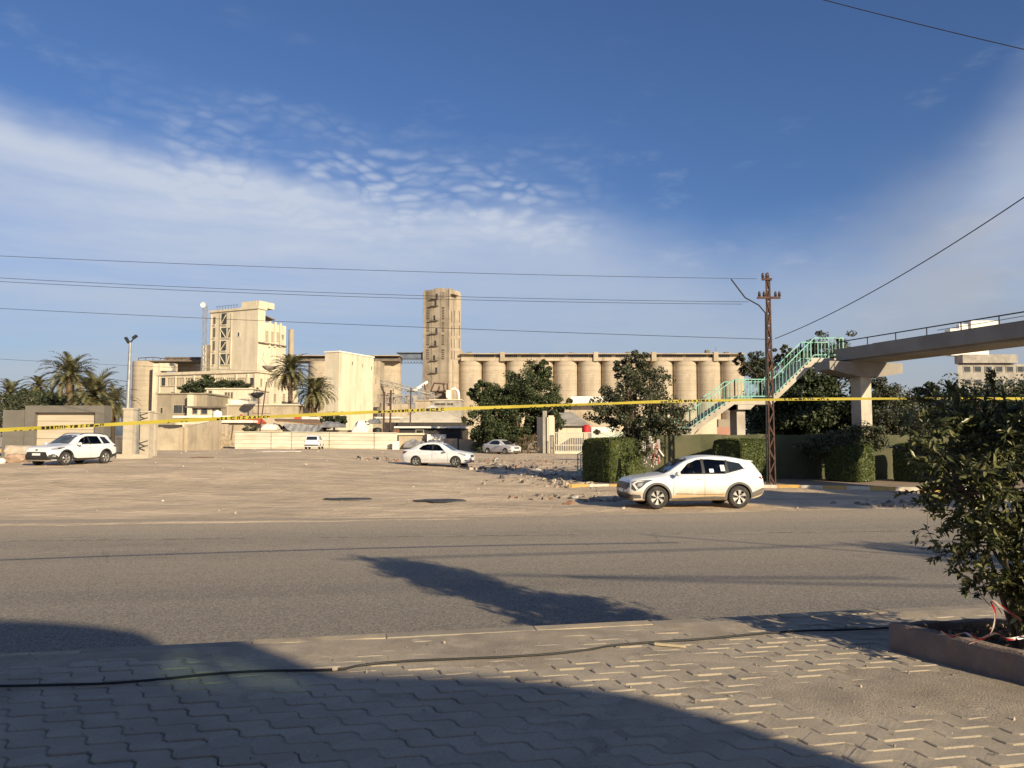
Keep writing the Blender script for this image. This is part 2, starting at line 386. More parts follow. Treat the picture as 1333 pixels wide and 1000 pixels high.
N.put(bn.inputs['Height'], N.math('ADD', N.noise(o, 3, 6, .7), N.math('MULTIPLY', N.noise(N.mapp(o, (.7, 1.5, 1)), 1.3, 4), 1.2))); N.l.new(bn.outputs[0], b.inputs['Normal'])
tag(g.build('ground', m, smooth=180), kind='structure')

# road sheet, tied to the kerb line on the near side
mr = bpy.data.materials.new('asphalt'); mr.use_nodes = True; N = NT(mr.node_tree); b = mr.node_tree.nodes['Principled BSDF']
tcn = N.n.new('ShaderNodeTexCoord'); o = tcn.outputs['Object']
rot = N.mapp(o, (1, 1, 1), (0, 0, 0), (0, 0, R(-9)))
gr = N.noise(o, 36, 4, .9); lanes = N.ss(N.noise(N.mapp(rot, (.02, 1, 1)), .8, 3, .6), .38, .64); pat = N.ss(N.noise(N.mapp(rot, (.25, 1, 1)), .5, 6, .6), .38, .66)
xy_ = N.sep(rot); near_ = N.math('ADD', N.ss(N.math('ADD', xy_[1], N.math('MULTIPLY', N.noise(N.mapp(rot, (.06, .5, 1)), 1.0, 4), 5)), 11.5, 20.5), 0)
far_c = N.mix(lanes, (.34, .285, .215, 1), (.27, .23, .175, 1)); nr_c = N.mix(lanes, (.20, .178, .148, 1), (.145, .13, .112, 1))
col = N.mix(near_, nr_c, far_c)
crk = N.voro(N.mapp(o, (1, 1, 1)), .55, 1., 'DISTANCE_TO_EDGE')[0]; crk = N.math('MULTIPLY', N.ss(N.math('ADD', crk, N.math('MULTIPLY', N.math('SUBTRACT', N.noise(o, 2.5, 6, .7), .5), .10)), .010, .002), N.ss(N.noise(o, .16, 3), .50, .58))
col = N.mix(N.math('MULTIPLY', crk, .6), col, (.06, .053, .045, 1))
col = N.mix(N.math('MULTIPLY', N.ss(N.noise(N.mapp(rot, (.5, 1, 1), (4, 4, 4)), .45, 5, .65), .60, .66), .30), col, (.10, .09, .078, 1))
col = N.mix(N.math('MULTIPLY', pat, .22), col, (.34, .285, .21, 1))
yy = N.sep(rot)[1]
col = N.mix(N.math('MULTIPLY', N.ss(N.math('ADD', yy, N.math('MULTIPLY', N.noise(N.mapp(o, (.4, 1, 1)), 1., 5), 2.2)), 18.6, 21.4), .75), col, (.52, .41, .28, 1))
col = N.mix(N.ss(gr, .38, .66), N.mix(.58, col, (.05, .044, .036, 1)), N.mix(.45, col, (.56, .48, .38, 1)))
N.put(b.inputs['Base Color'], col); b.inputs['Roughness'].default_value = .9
bn = N.n.new('ShaderNodeBump'); bn.inputs['Strength'].default_value = .7; bn.inputs['Distance'].default_value = .008
N.put(bn.inputs['Height'], gr); N.l.new(bn.outputs[0], b.inputs['Normal'])
ROADZ = -.60
rd = MB(); n = 60
for i in range(n + 1):
    x = -150 + 300 * i / n
    rd.v += [(x + .2, K0.y + KD.y / KD.x * x - .1, ROADZ), (x, far_edge(x) + 1.4 + .5 * math.sin(i), ROADZ)]
rd.f = [(2 * i, 2 * i + 2, 2 * i + 3, 2 * i + 1) for i in range(n)]; rd.m = [0] * n
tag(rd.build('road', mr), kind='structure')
# faded edge line
mline = M('faded_road_paint', (.36, .33, .28), (.17, .145, .115), scale=3.5, lo=.42, hi=.58, rough=.9)
ln = MB()
for (xa, xb) in ((-14.5, -5.8), (-4.2, 1.6), (3.0, 14.0)):
    k = 12
    for i in range(k):
        x0, x1 = xa + (xb - xa) * i / k, xa + (xb - xa) * (i + 1) / k
        q = lambda x: 17.35 + .085 * x
        ln.add([(x0, q(x0), ROADZ + .004), (x1, q(x1), ROADZ + .004), (x1, q(x1) + .09, ROADZ + .004), (x0, q(x0) + .09, ROADZ + .004)], [(0, 1, 2, 3)])
tag(ln.build('road_marking', mline), kind='structure')

# ------------------------------------------------------------------ near pavement: zigzag pavers bedded in sand
def kp(s, t_): q = K0 + KD * s + KN * t_; return q.x, q.y      # s along the kerb, t towards the camera
pav_m = bpy.data.materials.new('dusty_pavers'); pav_m.use_nodes = True; N = NT(pav_m.node_tree); b = pav_m.node_tree.nodes['Principled BSDF']
tcn = N.n.new('ShaderNodeTexCoord'); o = tcn.outputs['Object']; ge = N.n.new('ShaderNodeNewGeometry')
col = N.mix(ge.outputs['Random Per Island'], (.31, .262, .20, 1), (.39, .33, .25, 1))
col = N.mix(N.ss(N.noise(o, 1.1, 6, .65), .4, .62), col, (.40, .34, .26, 1))
col = N.mix(N.math('MULTIPLY', N.ss(N.noise(N.mapp(o, (1, 1, 1), (9, 2, 0)), .8, 5, .6), .52, .7), .5), col, (.23, .195, .155, 1))
gr = N.noise(o, 160, 3, .8)
col = N.mix(N.math('MULTIPLY', N.ss(N.noise(o, 55, 4, .85), .50, .68), .55), col, (.15, .125, .10, 1))
N.put(b.inputs['Base Color'], col); b.inputs['Roughness'].default_value = .93
bn = N.n.new('ShaderNodeBump'); bn.inputs['Strength'].default_value = .6; bn.inputs['Distance'].default_value = .004
N.put(bn.inputs['Height'], N.math('ADD', gr, N.noise(o, 25, 4, .6))); N.l.new(bn.outputs[0], b.inputs['Normal'])
E_S = np.array((.178, 0.)); J_S = np.array((.072, .140)); A_S = E_S + J_S; B_S = np.array((.150, -.112))     # in (s, t)
M_ = -J_S / 2
unit = [M_, M_ + J_S * .28 + np.array((-.012, .004)), M_ + J_S * .5, M_ + J_S * .5 + E_S * .5, M_ + J_S * .5 + E_S, M_ + J_S * .76 + E_S + np.array((.012, -.004)), M_ + A_S]
nrm_ = []
for i in range(7):
    p = unit[i - 1] if i else unit[5] - A_S; q = unit[i + 1] if i < 6 else unit[1] + A_S
    e1, e2 = unit[i] - p, q - unit[i]; n1 = np.array((-e1[1], e1[0])); n2 = np.array((-e2[1], e2[0])); nn = n1 / np.linalg.norm(n1) + n2 / np.linalg.norm(n2); nrm_.append(nn / max(1.2, np.linalg.norm(nn)) * 1.1)   # points towards the camera side (+t)
def hsh(i, j, k): return random.Random(i * 7919 + j * 104729 + k * 31).gauss(0, 1)
wts = [(.5, .5, 0), (.2, .8, 0), (0, 1, 0), (0, 1, 0), (0, 1, 0), (0, .7, .3), (0, .5, .5)]
pv = MB(); V = []; F = []
for ia in range(-45, 46):
    for ib in range(-60, 61):
        s0, t0 = ia * A_S + ib * B_S
        if abs(s0) > 9 or t0 - .12 < .17 or t0 > 6.1: continue
        x, y = kp(s0, t0)
        if y < .4 or abs(x) > 7.2 or abs(x) > y * .85 + 1.2: continue
        low = .006 * mnoise.noise(Vector((x * .8, y * .8, 3))) - .002
        H3 = [(.0022 + .0023 * hsh(ia + d, ib, 1), -.0015 + .0022 * hsh(ia + d, ib, 2)) for d in (-1, 0, 1)]
        base = len(V)
        for (gap, zz, wall) in ((.004, -.05, 1), (.0045, -.005, 0), (.010, 0, 0)):
            for side in (0, 1):
                for i in range(7):
                    off = np.array((s0, t0)) + (B_S if side else 0) + unit[i] + nrm_[i] * (gap if side else -gap)
                    h_ = sum(w_ * H3[k][side] for k, w_ in enumerate(wts[i])); X, Y = kp(*off); V.append((X, Y, low + h_ + zz))
        for q in (0, 1):
            for i in range(6):
                f0 = base + q * 14 + i; F.append((f0 + 14, f0 + 15, f0 + 1, f0)); g0 = f0 + 7; F.append((g0, g0 + 1, g0 + 15, g0 + 14))
        for i in range(6): f0 = base + 28 + i; F.append((f0 + 7, f0 + 8, f0 + 1, f0))
pv.v = V; pv.f = F; pv.m = [0] * len(F)
tag(pv.build('pavement', pav_m), kind='structure')
sand_m = M('bedding_sand', (.40, .335, .255), (.30, .25, .19), scale=2.5, rough=.95, bump=.9, bscale=70, bdist=.008, c3=(.22, .18, .14), s3=1.6, f3=.5)
ss_ = np.unique(np.concatenate([np.linspace(-150, -8, 20), np.arange(-8, 8, .05), np.linspace(8, 150, 20)]))
ts = np.unique(np.concatenate([np.arange(.16, 6.6, .05), np.linspace(6.6, 60, 16)]))
N = NT(sand_m.node_tree); b = sand_m.node_tree.nodes['Principled BSDF']; lk_ = b.inputs['Base Color'].links[0].from_socket
tcn = N.n.new('ShaderNodeTexCoord'); o = tcn.outputs['Object']
cc_ = N.mix(N.math('MULTIPLY', N.ss(N.noise(o, 60, 4, .85), .50, .66), .6), lk_, (.16, .135, .105, 1)); cc_ = N.mix(N.math('MULTIPLY', N.ss(N.noise(N.mapp(o, (1, 1, 1), (3, 3, 3)), 90, 3, .8), .60, .72), .6), cc_, (.60, .53, .43, 1)); N.put(b.inputs['Base Color'], cc_)
sd = MB()
for t_ in ts:
    for s_ in ss_:
        x, y = kp(s_, t_)
        z = -.0090 + .011 * mnoise.noise(Vector((x * .9, y * .9, 7))) + .009 * mnoise.noise(Vector((x * 3.2, y * 3.2, 2))) + .004 * mnoise.noise(Vector((x * 12, y * 12, 2)))
        # drifts against the planter and along the kerb
        z += .003 * math.exp(-((x - 2.0) ** 2 / .6 + (y - 5.2) ** 2 / .35)) + .022 * math.exp(-((x - 3.0) ** 2 / .5 + (y - 5.0) ** 2 / .35)) + .013 * math.exp(-(t_ - .2) ** 2 / .05) + .012 * math.exp(-((x + .2) ** 2 / 6 + (y - 5.9) ** 2 / .10))
        sd.v.append((x, y, z))
k = len(ss_)
sd.f = [(j * k + i, (j + 1) * k + i, (j + 1) * k + i + 1, j * k + i + 1) for j in range(len(ts) - 1) for i in range(k - 1)]; sd.m = [0] * len(sd.f)
tag(sd.build('pavement_sand', sand_m, smooth=180), kind='structure')
# kerb: alternating cream painted and bare stones, top flush with the paving
kerb_y = M('kerb_cream_paint', (.44, .36, .24), (.33, .275, .2), scale=5, rough=.85, bump=.4, bscale=60, c3=(.25, .2, .15), s3=2, f3=.7)
kerb_g = M('kerb_bare_concrete', (.30, .26, .205), (.24, .205, .165), scale=4, rough=.92, bump=.5, bscale=60)
kb = MB(); s = -13.62; i = 0
while s < 14:
    L = 1.05 if i % 2 == 0 else 1.25
    h = random.gauss(.004, .006); a, c_ = s + .006, s + L - .006; tw = random.gauss(0, .006)
    pts = [kp(a, 0 + tw), kp(c_, 0 - tw), kp(c_, .155), kp(a, .155)]
    ptt = [kp(a, .012 + tw), kp(c_, .012 - tw), kp(c_, .15), kp(a, .15)]
    kb.hexa([(x, y, -.62) for x, y in pts] + [(x, y, h - .012) for x, y in pts], i % 2)
    kb.hexa([(x, y, h - .012) for x, y in pts] + [(x, y, h) for x, y in ptt], i % 2)
    s += L; i += 1
tag(kb.build('kerb', [kerb_y, kerb_g]), kind='structure')
# ------------------------------------------------------------------ cars
def mono(tab):
    x = np.array([a for a, _ in tab], float); y = np.array([b_ for _, b_ in tab], float)
    h = np.diff(x); dl = np.diff(y) / h; mm = np.zeros(len(x)); mm[0], mm[-1] = dl[0], dl[-1]
    for i in range(1, len(x) - 1):
        if dl[i - 1] * dl[i] > 0: w1, w2 = 2 * h[i] + h[i - 1], h[i] + 2 * h[i - 1]; mm[i] = (w1 + w2) / (w1 / dl[i - 1] + w2 / dl[i])
    def f(q):
        q = min(max(q, x[0]), x[-1]); i = int(min(np.searchsorted(x, q, side='right') - 1, len(h) - 1)); t_ = (q - x[i]) / h[i]
        return ((1 + 2 * t_) * (1 - t_) ** 2 * y[i] + t_ * (1 - t_) ** 2 * h[i] * mm[i] + t_ * t_ * (3 - 2 * t_) * y[i + 1] + t_ * t_ * (t_ - 1) * h[i] * mm[i + 1])
    return f
def lin(tab): return lambda q: lerp_tab(q, tab)
def body_mesh(S):
    top, belt, bot, wid, wt = (mono(S[k_]) for k_ in ('top', 'belt', 'bot', 'wid', 'wt'))
    L = S['L']; st = sorted(set([0, .012, .03, .06] + list(np.linspace(.09, L - .09, 74)) + [L - .06, L - .03, L - .012, L]))
    mb = MB(); rings = []
    for s_ in st:
        zt, zb, zl, w_, wr = top(s_), bot(s_), belt(s_), wid(s_), wt(s_)
        zl = min(zl, zt - .035); zm = zb + .55 * (zl - zb)
        gh = zt - zl
        half = [(0, zb), (.55 * w_, zb), (.86 * w_, zb + .01), (.955 * w_, zb + .05), (.985 * w_, zb + .14), (w_, zm - .05), (w_ * .998, zm + .08),
                (.985 * w_, zl - .10), (.968 * w_, zl - .035), (.94 * w_, zl)]
        wb = .94 * w_
        for q in (.25, .5, .75): half.append((wb + (wr - wb) * (q ** 1.12), zl + (gh - min(.07, gh * .4)) * q))
        c7 = min(.07, gh * .4)
        half += [(wr, zt - c7), (wr * .96, zt - c7 * .45), (wr * .86, zt - c7 * .12), (wr * .55, zt + .004), (0, zt + .012)]
        ring = [(y, z) for y, z in half] + [(-y, z) for y, z in half[-2:0:-1]]
        rings.append([(L / 2 - s_, y, z) for y, z in ring])
    k = len(rings[0])
    for r_ in rings: mb.v.extend(r_)
    for i in range(len(rings) - 1):
        for j in range(k): mb.f.append((i * k + j, i * k + (j + 1) % k, (i + 1) * k + (j + 1) % k, (i + 1) * k + j)); mb.m.append(0)
    mb.f.append(tuple(range(k - 1, -1, -1))); mb.m.append(0)
    mb.f.append(tuple((len(rings) - 1) * k + j for j in range(k))); mb.m.append(0)
    return mb
def fill2d(poly, sp=.055):
    pts = []; n_ = len(poly)
    for i in range(n_):
        a, b_ = Vector(poly[i]), Vector(poly[(i + 1) % n_]); q = max(1, int((b_ - a).length / sp))
        for j in range(q): pts.append(a + (b_ - a) * j / q)
    nb = len(pts); edges = [(i, (i + 1) % nb) for i in range(nb)]
    def ins(p):
        c_ = False
        for i in range(nb):
            a, b_ = pts[i], pts[(i + 1) % nb]
            if (a.y > p.y) != (b_.y > p.y) and p.x < (b_.x - a.x) * (p.y - a.y) / (b_.y - a.y) + a.x: c_ = not c_
        return c_
    x0, x1 = min(p.x for p in pts), max(p.x for p in pts); y0, y1 = min(p.y for p in pts), max(p.y for p in pts)
    extra = []
    x = x0 + sp / 2
    while x < x1:
        y = y0 + sp / 2
        while y < y1:
            p = Vector((x, y))
            if ins(p) and min((p - q).length for q in pts[:nb]) > sp * .45: extra.append(p)
            y += sp
        x += sp
    r_ = delaunay_2d_cdt(pts + extra, edges, [list(range(nb))], 1, 1e-6)
    return r_[0], r_[2]
BOOL_OK = True
def make_car(S, paint, name, label, cat='car', group=None):
    root = empty(name, (0, 0, 0), label, cat, group)
    L = S['L']; mb = body_mesh(S)
    bvh = BVHTree.FromPolygons([Vector(v_) for v_ in mb.v], mb.f)
    body = mb.build('body', [paint, S['inner']], root, local=True, smooth=180)
    me0 = body.data
    bm_ = bmesh.new(); bm_.from_mesh(me0); bmesh.ops.recalc_face_normals(bm_, faces=bm_.faces); bm_.to_mesh(me0); bm_.free()
    cut = []
    for s_ in (S['fw'], S['rw']):
        for sg in (1, -1):
            c_ = MB(); R_ = S['wr'] + S.get('gap', .055); n_ = 36; y0, y1 = sg * (S['track'] - .24), sg * 1.3
            ring = [(L / 2 - s_ + R_ * math.cos(2 * math.pi * j / n_), S['wr'] + .01 + R_ * math.sin(2 * math.pi * j / n_)) for j in range(n_)]
            c_.prism([(x, y0, z) for x, z in ring], (0, y1 - y0, 0)); cut.append(c_)
    c_ = MB(); c_.prism([(L / 2 - x, -1.3, z) for x, z in S['dlo_cut']], (0, 2.6, 0)); cut.append(c_)
    for c_ in cut:
        co = c_.build('cutter', S['inner']); bm_ = bmesh.new(); bm_.from_mesh(co.data); bmesh.ops.recalc_face_normals(bm_, faces=bm_.faces); bm_.to_mesh(co.data); bm_.free()
        md = body.modifiers.new('b', 'BOOLEAN'); md.object = co; md.operation = 'DIFFERENCE'; md.solver = 'EXACT'
        try: md.material_mode = 'TRANSFER'
        except Exception: pass
        dg = bpy.context.evaluated_depsgraph_get()
        nm = bpy.data.meshes.new_from_object(body.evaluated_get(dg)); body.modifiers.clear(); body.data = nm
        bpy.data.objects.remove(co)
    body.data.polygons.foreach_set('use_smooth', [True] * len(body.data.polygons)); body.data.set_sharp_from_angle(angle=R(34))
    body.data.name = 'body'
    def skin(nm_, poly, view, mat, off=.004, parent=root, sides=(1, -1), mirror=True, sp=.055):
        out = []
        P2, F2 = fill2d(poly, sp)
        for sg in (sides if view == 'side' else (1,)):
            mm = MB(); vs = []
            for p in P2:
                if view == 'side': o_, d_ = Vector((L / 2 - p.x, sg * 2, p.y)), Vector((0, -sg, 0))
                elif view == 'front': o_, d_ = Vector((L, p.x, p.y)), Vector((-1, 0, 0))
                elif view == 'rear': o_, d_ = Vector((-L, p.x, p.y)), Vector((1, 0, 0))
                h_, nn, _, _ = bvh.ray_cast(o_, d_)
                if h_ is None: h_, nn, _, _ = bvh.find_nearest(o_ + d_ * (2 - .8 if view == 'side' else L / 2))
                vs.append(h_ - d_ * off)
            fl = [tuple(f_) for f_ in F2]
            if view == 'side' and sg == 1 or view == 'rear': fl = [f_[::-1] for f_ in fl]
            mm.add(vs, fl); out.append(mm.build(nm_, mat, parent, local=True, smooth=60))
        return out
    for it in S['skins']:
        skin(*it[:4], **(it[4] if len(it) > 4 else {}))
    # wheels
    rimm = S['rim']
    for s_ in (S['fw'], S['rw']):
        for sg in (1, -1):
            r_, wd = S['wr'], .215; yo = sg * (S['track'] + .0)
            prof = [(r_ * .64, -wd / 2), (r_ * .8, -wd / 2 - .004), (r_ * .93, -wd / 2 + .006), (r_ * .985, -wd / 2 + .03), (r_, -wd / 2 + .06), (r_, wd / 2 - .06), (r_ * .985, wd / 2 - .03), (r_ * .93, wd / 2 - .006), (r_ * .8, wd / 2 + .004), (r_ * .64, wd / 2), (r_ * .62, wd / 2 - .04), (r_ * .60, -wd / 2 + .02)]
            n_ = 40; tm = MB(); cx, cz = L / 2 - s_, r_
            vs = [(cx + q * math.cos(2 * math.pi * j / n_), yo - sg * .108 + a, cz + q * math.sin(2 * math.pi * j / n_)) for q, a in prof for j in range(n_)]
            kk = len(prof); tm.add(vs, [(i * n_ + j, i * n_ + (j + 1) % n_, ((i + 1) % kk) * n_ + (j + 1) % n_, ((i + 1) % kk) * n_ + j) for i in range(kk) for j in range(n_)])
            wh = tm.build('wheel', rubber, root, local=True, smooth=40)
            rm = MB(); ro = r_ * .645; Y = lambda dpt: yo - sg * dpt
            # barrel disc (dark) + lip + spokes
            rm.cur = 1
            rm.add([(cx + ro * .97 * math.cos(2 * math.pi * j / n_), Y(.075), cz + ro * .97 * math.sin(2 * math.pi * j / n_)) for j in range(n_)], [tuple(range(n_))])
            rm.cur = 0
            pr = [(ro, .004), (ro * .965, -.004), (ro * .92, .012), (ro * .91, .07)]
            vs = [(cx + q * math.cos(2 * math.pi * j / n_), Y(a), cz + q * math.sin(2 * math.pi * j / n_)) for q, a in pr for j in range(n_)]
            rm.add(vs, [(i * n_ + j, i * n_ + (j + 1) % n_, (i + 1) * n_ + (j + 1) % n_, (i + 1) * n_ + j) for i in range(3) for j in range(n_)])
            ns = S['spokes']
            for q in range(ns):
                a0 = 2 * math.pi * q / ns + .3
                def pp(rr, aa, dpt): return Vector((cx + rr * math.cos(a0 + aa), Y(dpt), cz + rr * math.sin(a0 + aa)))
                w0, w1 = S['spw']; tw = S.get('sptw', 0.)
                rm.hexa([pp(ro * .16, -w0, .016), pp(ro * .16, w0, .016), pp(ro * .16, w0, .05), pp(ro * .16, -w0, .05),
                         pp(ro * .95, -w1 + tw, .006), pp(ro * .95, w1 + tw, .006), pp(ro * .95, w1 + tw, .04), pp(ro * .95, -w1 + tw, .04)])
            hubp = [(ro * .22, .01), (ro * .2, -.002), (.001, -.004)]
            vs = [(cx + q * math.cos(2 * math.pi * j / 16), Y(a), cz + q * math.sin(2 * math.pi * j / 16)) for q, a in hubp for j in range(16)]
            rm.add(vs, [(i * 16 + j, i * 16 + (j + 1) % 16, (i + 1) * 16 + (j + 1) % 16, (i + 1) * 16 + j) for i in range(2) for j in range(16)])
            rm.build('rim', [rimm, black], wh, local=True, smooth=30)
    # mirrors
    for sg in (1, -1):
        mm = MB(); sx, zz = S['mirror']; yw = sg * (S['track'] + .035)
        vs = []; nn_ = 12
        for i_, (dy, rr) in enumerate(((0, .35), (.025, .8), (.10, 1.0), (.17, .92), (.205, .55))):
            for j in range(nn_):
                a = 2 * math.pi * j / nn_; vs.append((L / 2 - sx + math.cos(a) * .075 * rr - .03 * dy / .2, yw + sg * dy, zz + math.sin(a) * .078 * rr + dy * .12))
        fs = [(i_ * nn_ + j, i_ * nn_ + (j + 1) % nn_, (i_ + 1) * nn_ + (j + 1) % nn_, (i_ + 1) * nn_ + j) for i_ in range(4) for j in range(nn_)] + [tuple(range(nn_ - 1, -1, -1)), tuple(4 * nn_ + j for j in range(nn_))]
        mm.add(vs, fs); mm.bar((L / 2 - sx, yw - sg * .11, zz - .055), (L / 2 - sx, yw + sg * .05, zz - .03), .05, .03)
        mm.build('wing_mirror', paint, root, local=True, smooth=50)
    # door handles
    for sg in (1, -1):
        for (hs_, hz) in S['handles']:
            h_ = bvh.ray_cast(Vector((L / 2 - hs_, sg * 2, hz)), Vector((0, -sg, 0)))[0]
            mm = MB(); mm.tube([h_ + Vector((.10, 0, 0)), h_ + Vector((.06, sg * .03, 0)), h_ + Vector((-.06, sg * .03, .003)), h_ + Vector((-.10, 0, .003))], .013, 6)
            mm.build('door_handle', paint, root, local=True, smooth=50)
    for ex in S.get('extra', []): ex(root, bvh, S, paint)
    # seats visible through the open side glass
    zb = S['dlo_cut'][0][1]
    for sx in S['seats']:
        for sg in (1, -1):
            st_ = MB(); X_ = L / 2 - sx; rows = [(X_ - .02, .24, .16, zb - .02), (X_ - .05, .24, .15, zb + .06), (X_ - .09, .17, .10, zb + .13), (X_ - .11, .07, .05, zb + .15), (X_ - .12, .12, .07, zb + .17), (X_ - .14, .12, .08, zb + .26), (X_ - .15, .09, .06, zb + .30)]
            for (cx, hy, hx, z) in rows:
                for (ux, uy) in ((-1, -1), (1, -1), (1, 1), (-1, 1)): st_.v.append((cx + ux * hx / 2, sg * .38 + uy * hy, z))
            for i in range(len(rows) - 1):
                for j in range(4): st_.f.append((i * 4 + j, i * 4 + (j + 1) % 4, i * 4 + 4 + (j + 1) % 4, i * 4 + 4 + j)); st_.m.append(0)
            k = (len(rows) - 1) * 4; st_.f += [(3, 2, 1, 0), (k, k + 1, k + 2, k + 3)]; st_.m += [0, 0]; st_.build('seat', blackpl, root, local=True)
    return root
inner = M('car_interior', (.025, .024, .024), (.04, .038, .036), rough=.9)
g_side = glass_tint('car_side_glass', (.24, .26, .25), .0)
g_dark = M('car_windscreen', (.012, .016, .02), (.02, .024, .03), rough=.04, scale=1, coat=.6)
g_dusty = M('car_windscreen_dusty', (.10, .115, .13), (.05, .06, .07), rough=.15, scale=2)
lampm = M('headlamp', (.34, .35, .37), (.2, .205, .22), scale=12, rough=.08, coat=1.)
lampd = M('headlamp_dark', (.05, .052, .056), (.10, .105, .11), scale=14, rough=.08, coat=1.)
taild = M('tail_lamp', (.16, .012, .012), (.08, .01, .01), scale=8, rough=.15, coat=.8)
clad = M('grey_cladding', (.085, .08, .075), (.13, .12, .105), scale=3, rough=.7)
seam = M('panel_gap', (.10, .09, .08), (.06, .055, .05), rough=.8)
alloy = M('alloy_rim', (.55, .54, .52), (.38, .36, .33), scale=7, rough=.35, metallic=.55)
platem = M('number_plate', (.75, .75, .74), (.7, .7, .69), rough=.5)
def car_paint(name, dustcol, base=(.66, .675, .69), amt=.6):
    m = bpy.data.materials.new(name); m.use_nodes = True; N = NT(m.node_tree); b = m.node_tree.nodes['Principled BSDF']
    tcn = N.n.new('ShaderNodeTexCoord'); o = tcn.outputs['Object']; X, Y, Z = N.sep(o)
    n_ = N.noise(N.mapp(o, (.8, 1, 1.6)), 1.6, 5, .6)
    zf = N.ss(Z, .85, .25)                           # road dust thrown up on the lower doors and sills
    f = N.math('MULTIPLY', N.math('MULTIPLY', zf, N.ss(n_, .30, .6)), amt)
    f = N.math('ADD', f, N.math('MULTIPLY', N.ss(N.noise(o, 5, 6, .7), .45, .8), .12))
    N.put(b.inputs['Base Color'], N.mix(f, (*base, 1), (*dustcol, 1))); N.put(b.inputs['Roughness'], N.math('MULTIPLY_ADD', f, .5, .28))
    b.inputs['Coat Weight'].default_value = .5; b.inputs['Coat Roughness'].default_value = .08; return m
paintA = car_paint('white_car_paint_dusty', (.46, .32, .17), amt=1.25)
paintB = car_paint('white_car_paint', (.55, .50, .42), amt=.25)
paintC = car_paint('white_car_paint_streaked', (.42, .38, .33), amt=.5)
paintD = car_paint('silver_car_paint', (.34, .31, .27), (.50, .50, .50), amt=.3)

def arc(cs, cz, r_, a0, a1, n_): return [(cs + r_ * math.cos(a0 + (a1 - a0) * i / n_), cz + r_ * math.sin(a0 + (a1 - a0) * i / n_)) for i in range(n_ + 1)]
def archring(s_, wr_, r1_, r2_, a0=R(-8), a1=R(188)):
    return arc(s_, wr_, r2_, a0, a1, 22) + arc(s_, wr_, r1_, a1, a0, 22)

# -- near crossover
SUV = dict(L=4.52, fw=.90, rw=3.58, wr=.355, track=.925, rim=alloy, inner=inner, spokes=6, spw=(.16, .27), sptw=.34, mirror=(1.50, 1.08), handles=[(2.28, .93), (3.28, .97)], seats=[2.05, 2.9],
    top=[(0, .70), (.03, .80), (.10, .885), (.30, .955), (.8, 1.03), (1.15, 1.085), (1.32, 1.15), (1.55, 1.29), (1.85, 1.465), (2.1, 1.565), (2.4, 1.625), (2.8, 1.65), (3.3, 1.625), (3.8, 1.555), (4.1, 1.49), (4.20, 1.42), (4.32, 1.25), (4.42, 1.08), (4.50, .86), (4.52, .74)],
    belt=[(0, .64), (.10, .82), (.3, .895), (.8, .965), (1.3, 1.02), (2, 1.035), (3, 1.055), (3.7, 1.13), (4.1, 1.17), (4.3, 1.12), (4.42, 1.0), (4.52, .70)],
    bot=[(0, .42), (.05, .30), (.2, .235), (.6, .23), (3.8, .24), (4.25, .30), (4.45, .40), (4.52, .50)],
    wid=[(0, .66), (.05, .74), (.15, .81), (.35, .875), (.7, .915), (1.4, .925), (3.3, .93), (3.8, .92), (4.2, .88), (4.42, .81), (4.52, .70)],
    wt=[(0, .50), (.1, .64), (.5, .74), (1.15, .76), (1.4, .70), (2.0, .605), (2.4, .60), (3.4, .60), (3.9, .58), (4.2, .58), (4.4, .66), (4.52, .58)],
    dlo_cut=[(1.62, 1.085), (3.15, 1.10), (3.80, 1.25), (3.70, 1.41), (3.2, 1.505), (2.6, 1.54), (2.25, 1.515), (1.95, 1.375)])
dlo = [(1.42, 1.075), (2.4, 1.085), (3.15, 1.09), (3.55, 1.155), (3.90, 1.27), (3.80, 1.42), (3.3, 1.52), (2.7, 1.565), (2.32, 1.55), (2.05, 1.46), (1.75, 1.28)]
def sub_dlo(a, b_, lo_, hi_): return [(a, lo_(a) + .02)] + [(a + (b_ - a) * q, lo_(a + (b_ - a) * q) + .02) for q in (.5,)] + [(b_, lo_(b_) + .02), (b_, hi_(b_) - .02), ((a + b_) / 2, hi_((a + b_) / 2) - .02), (a, hi_(a) - .02)]
ws_suv = [(-.62, 1.10), (0, 1.12), (.62, 1.10), (.56, 1.3), (.50, 1.53), (0, 1.585), (-.50, 1.53), (-.56, 1.3)]
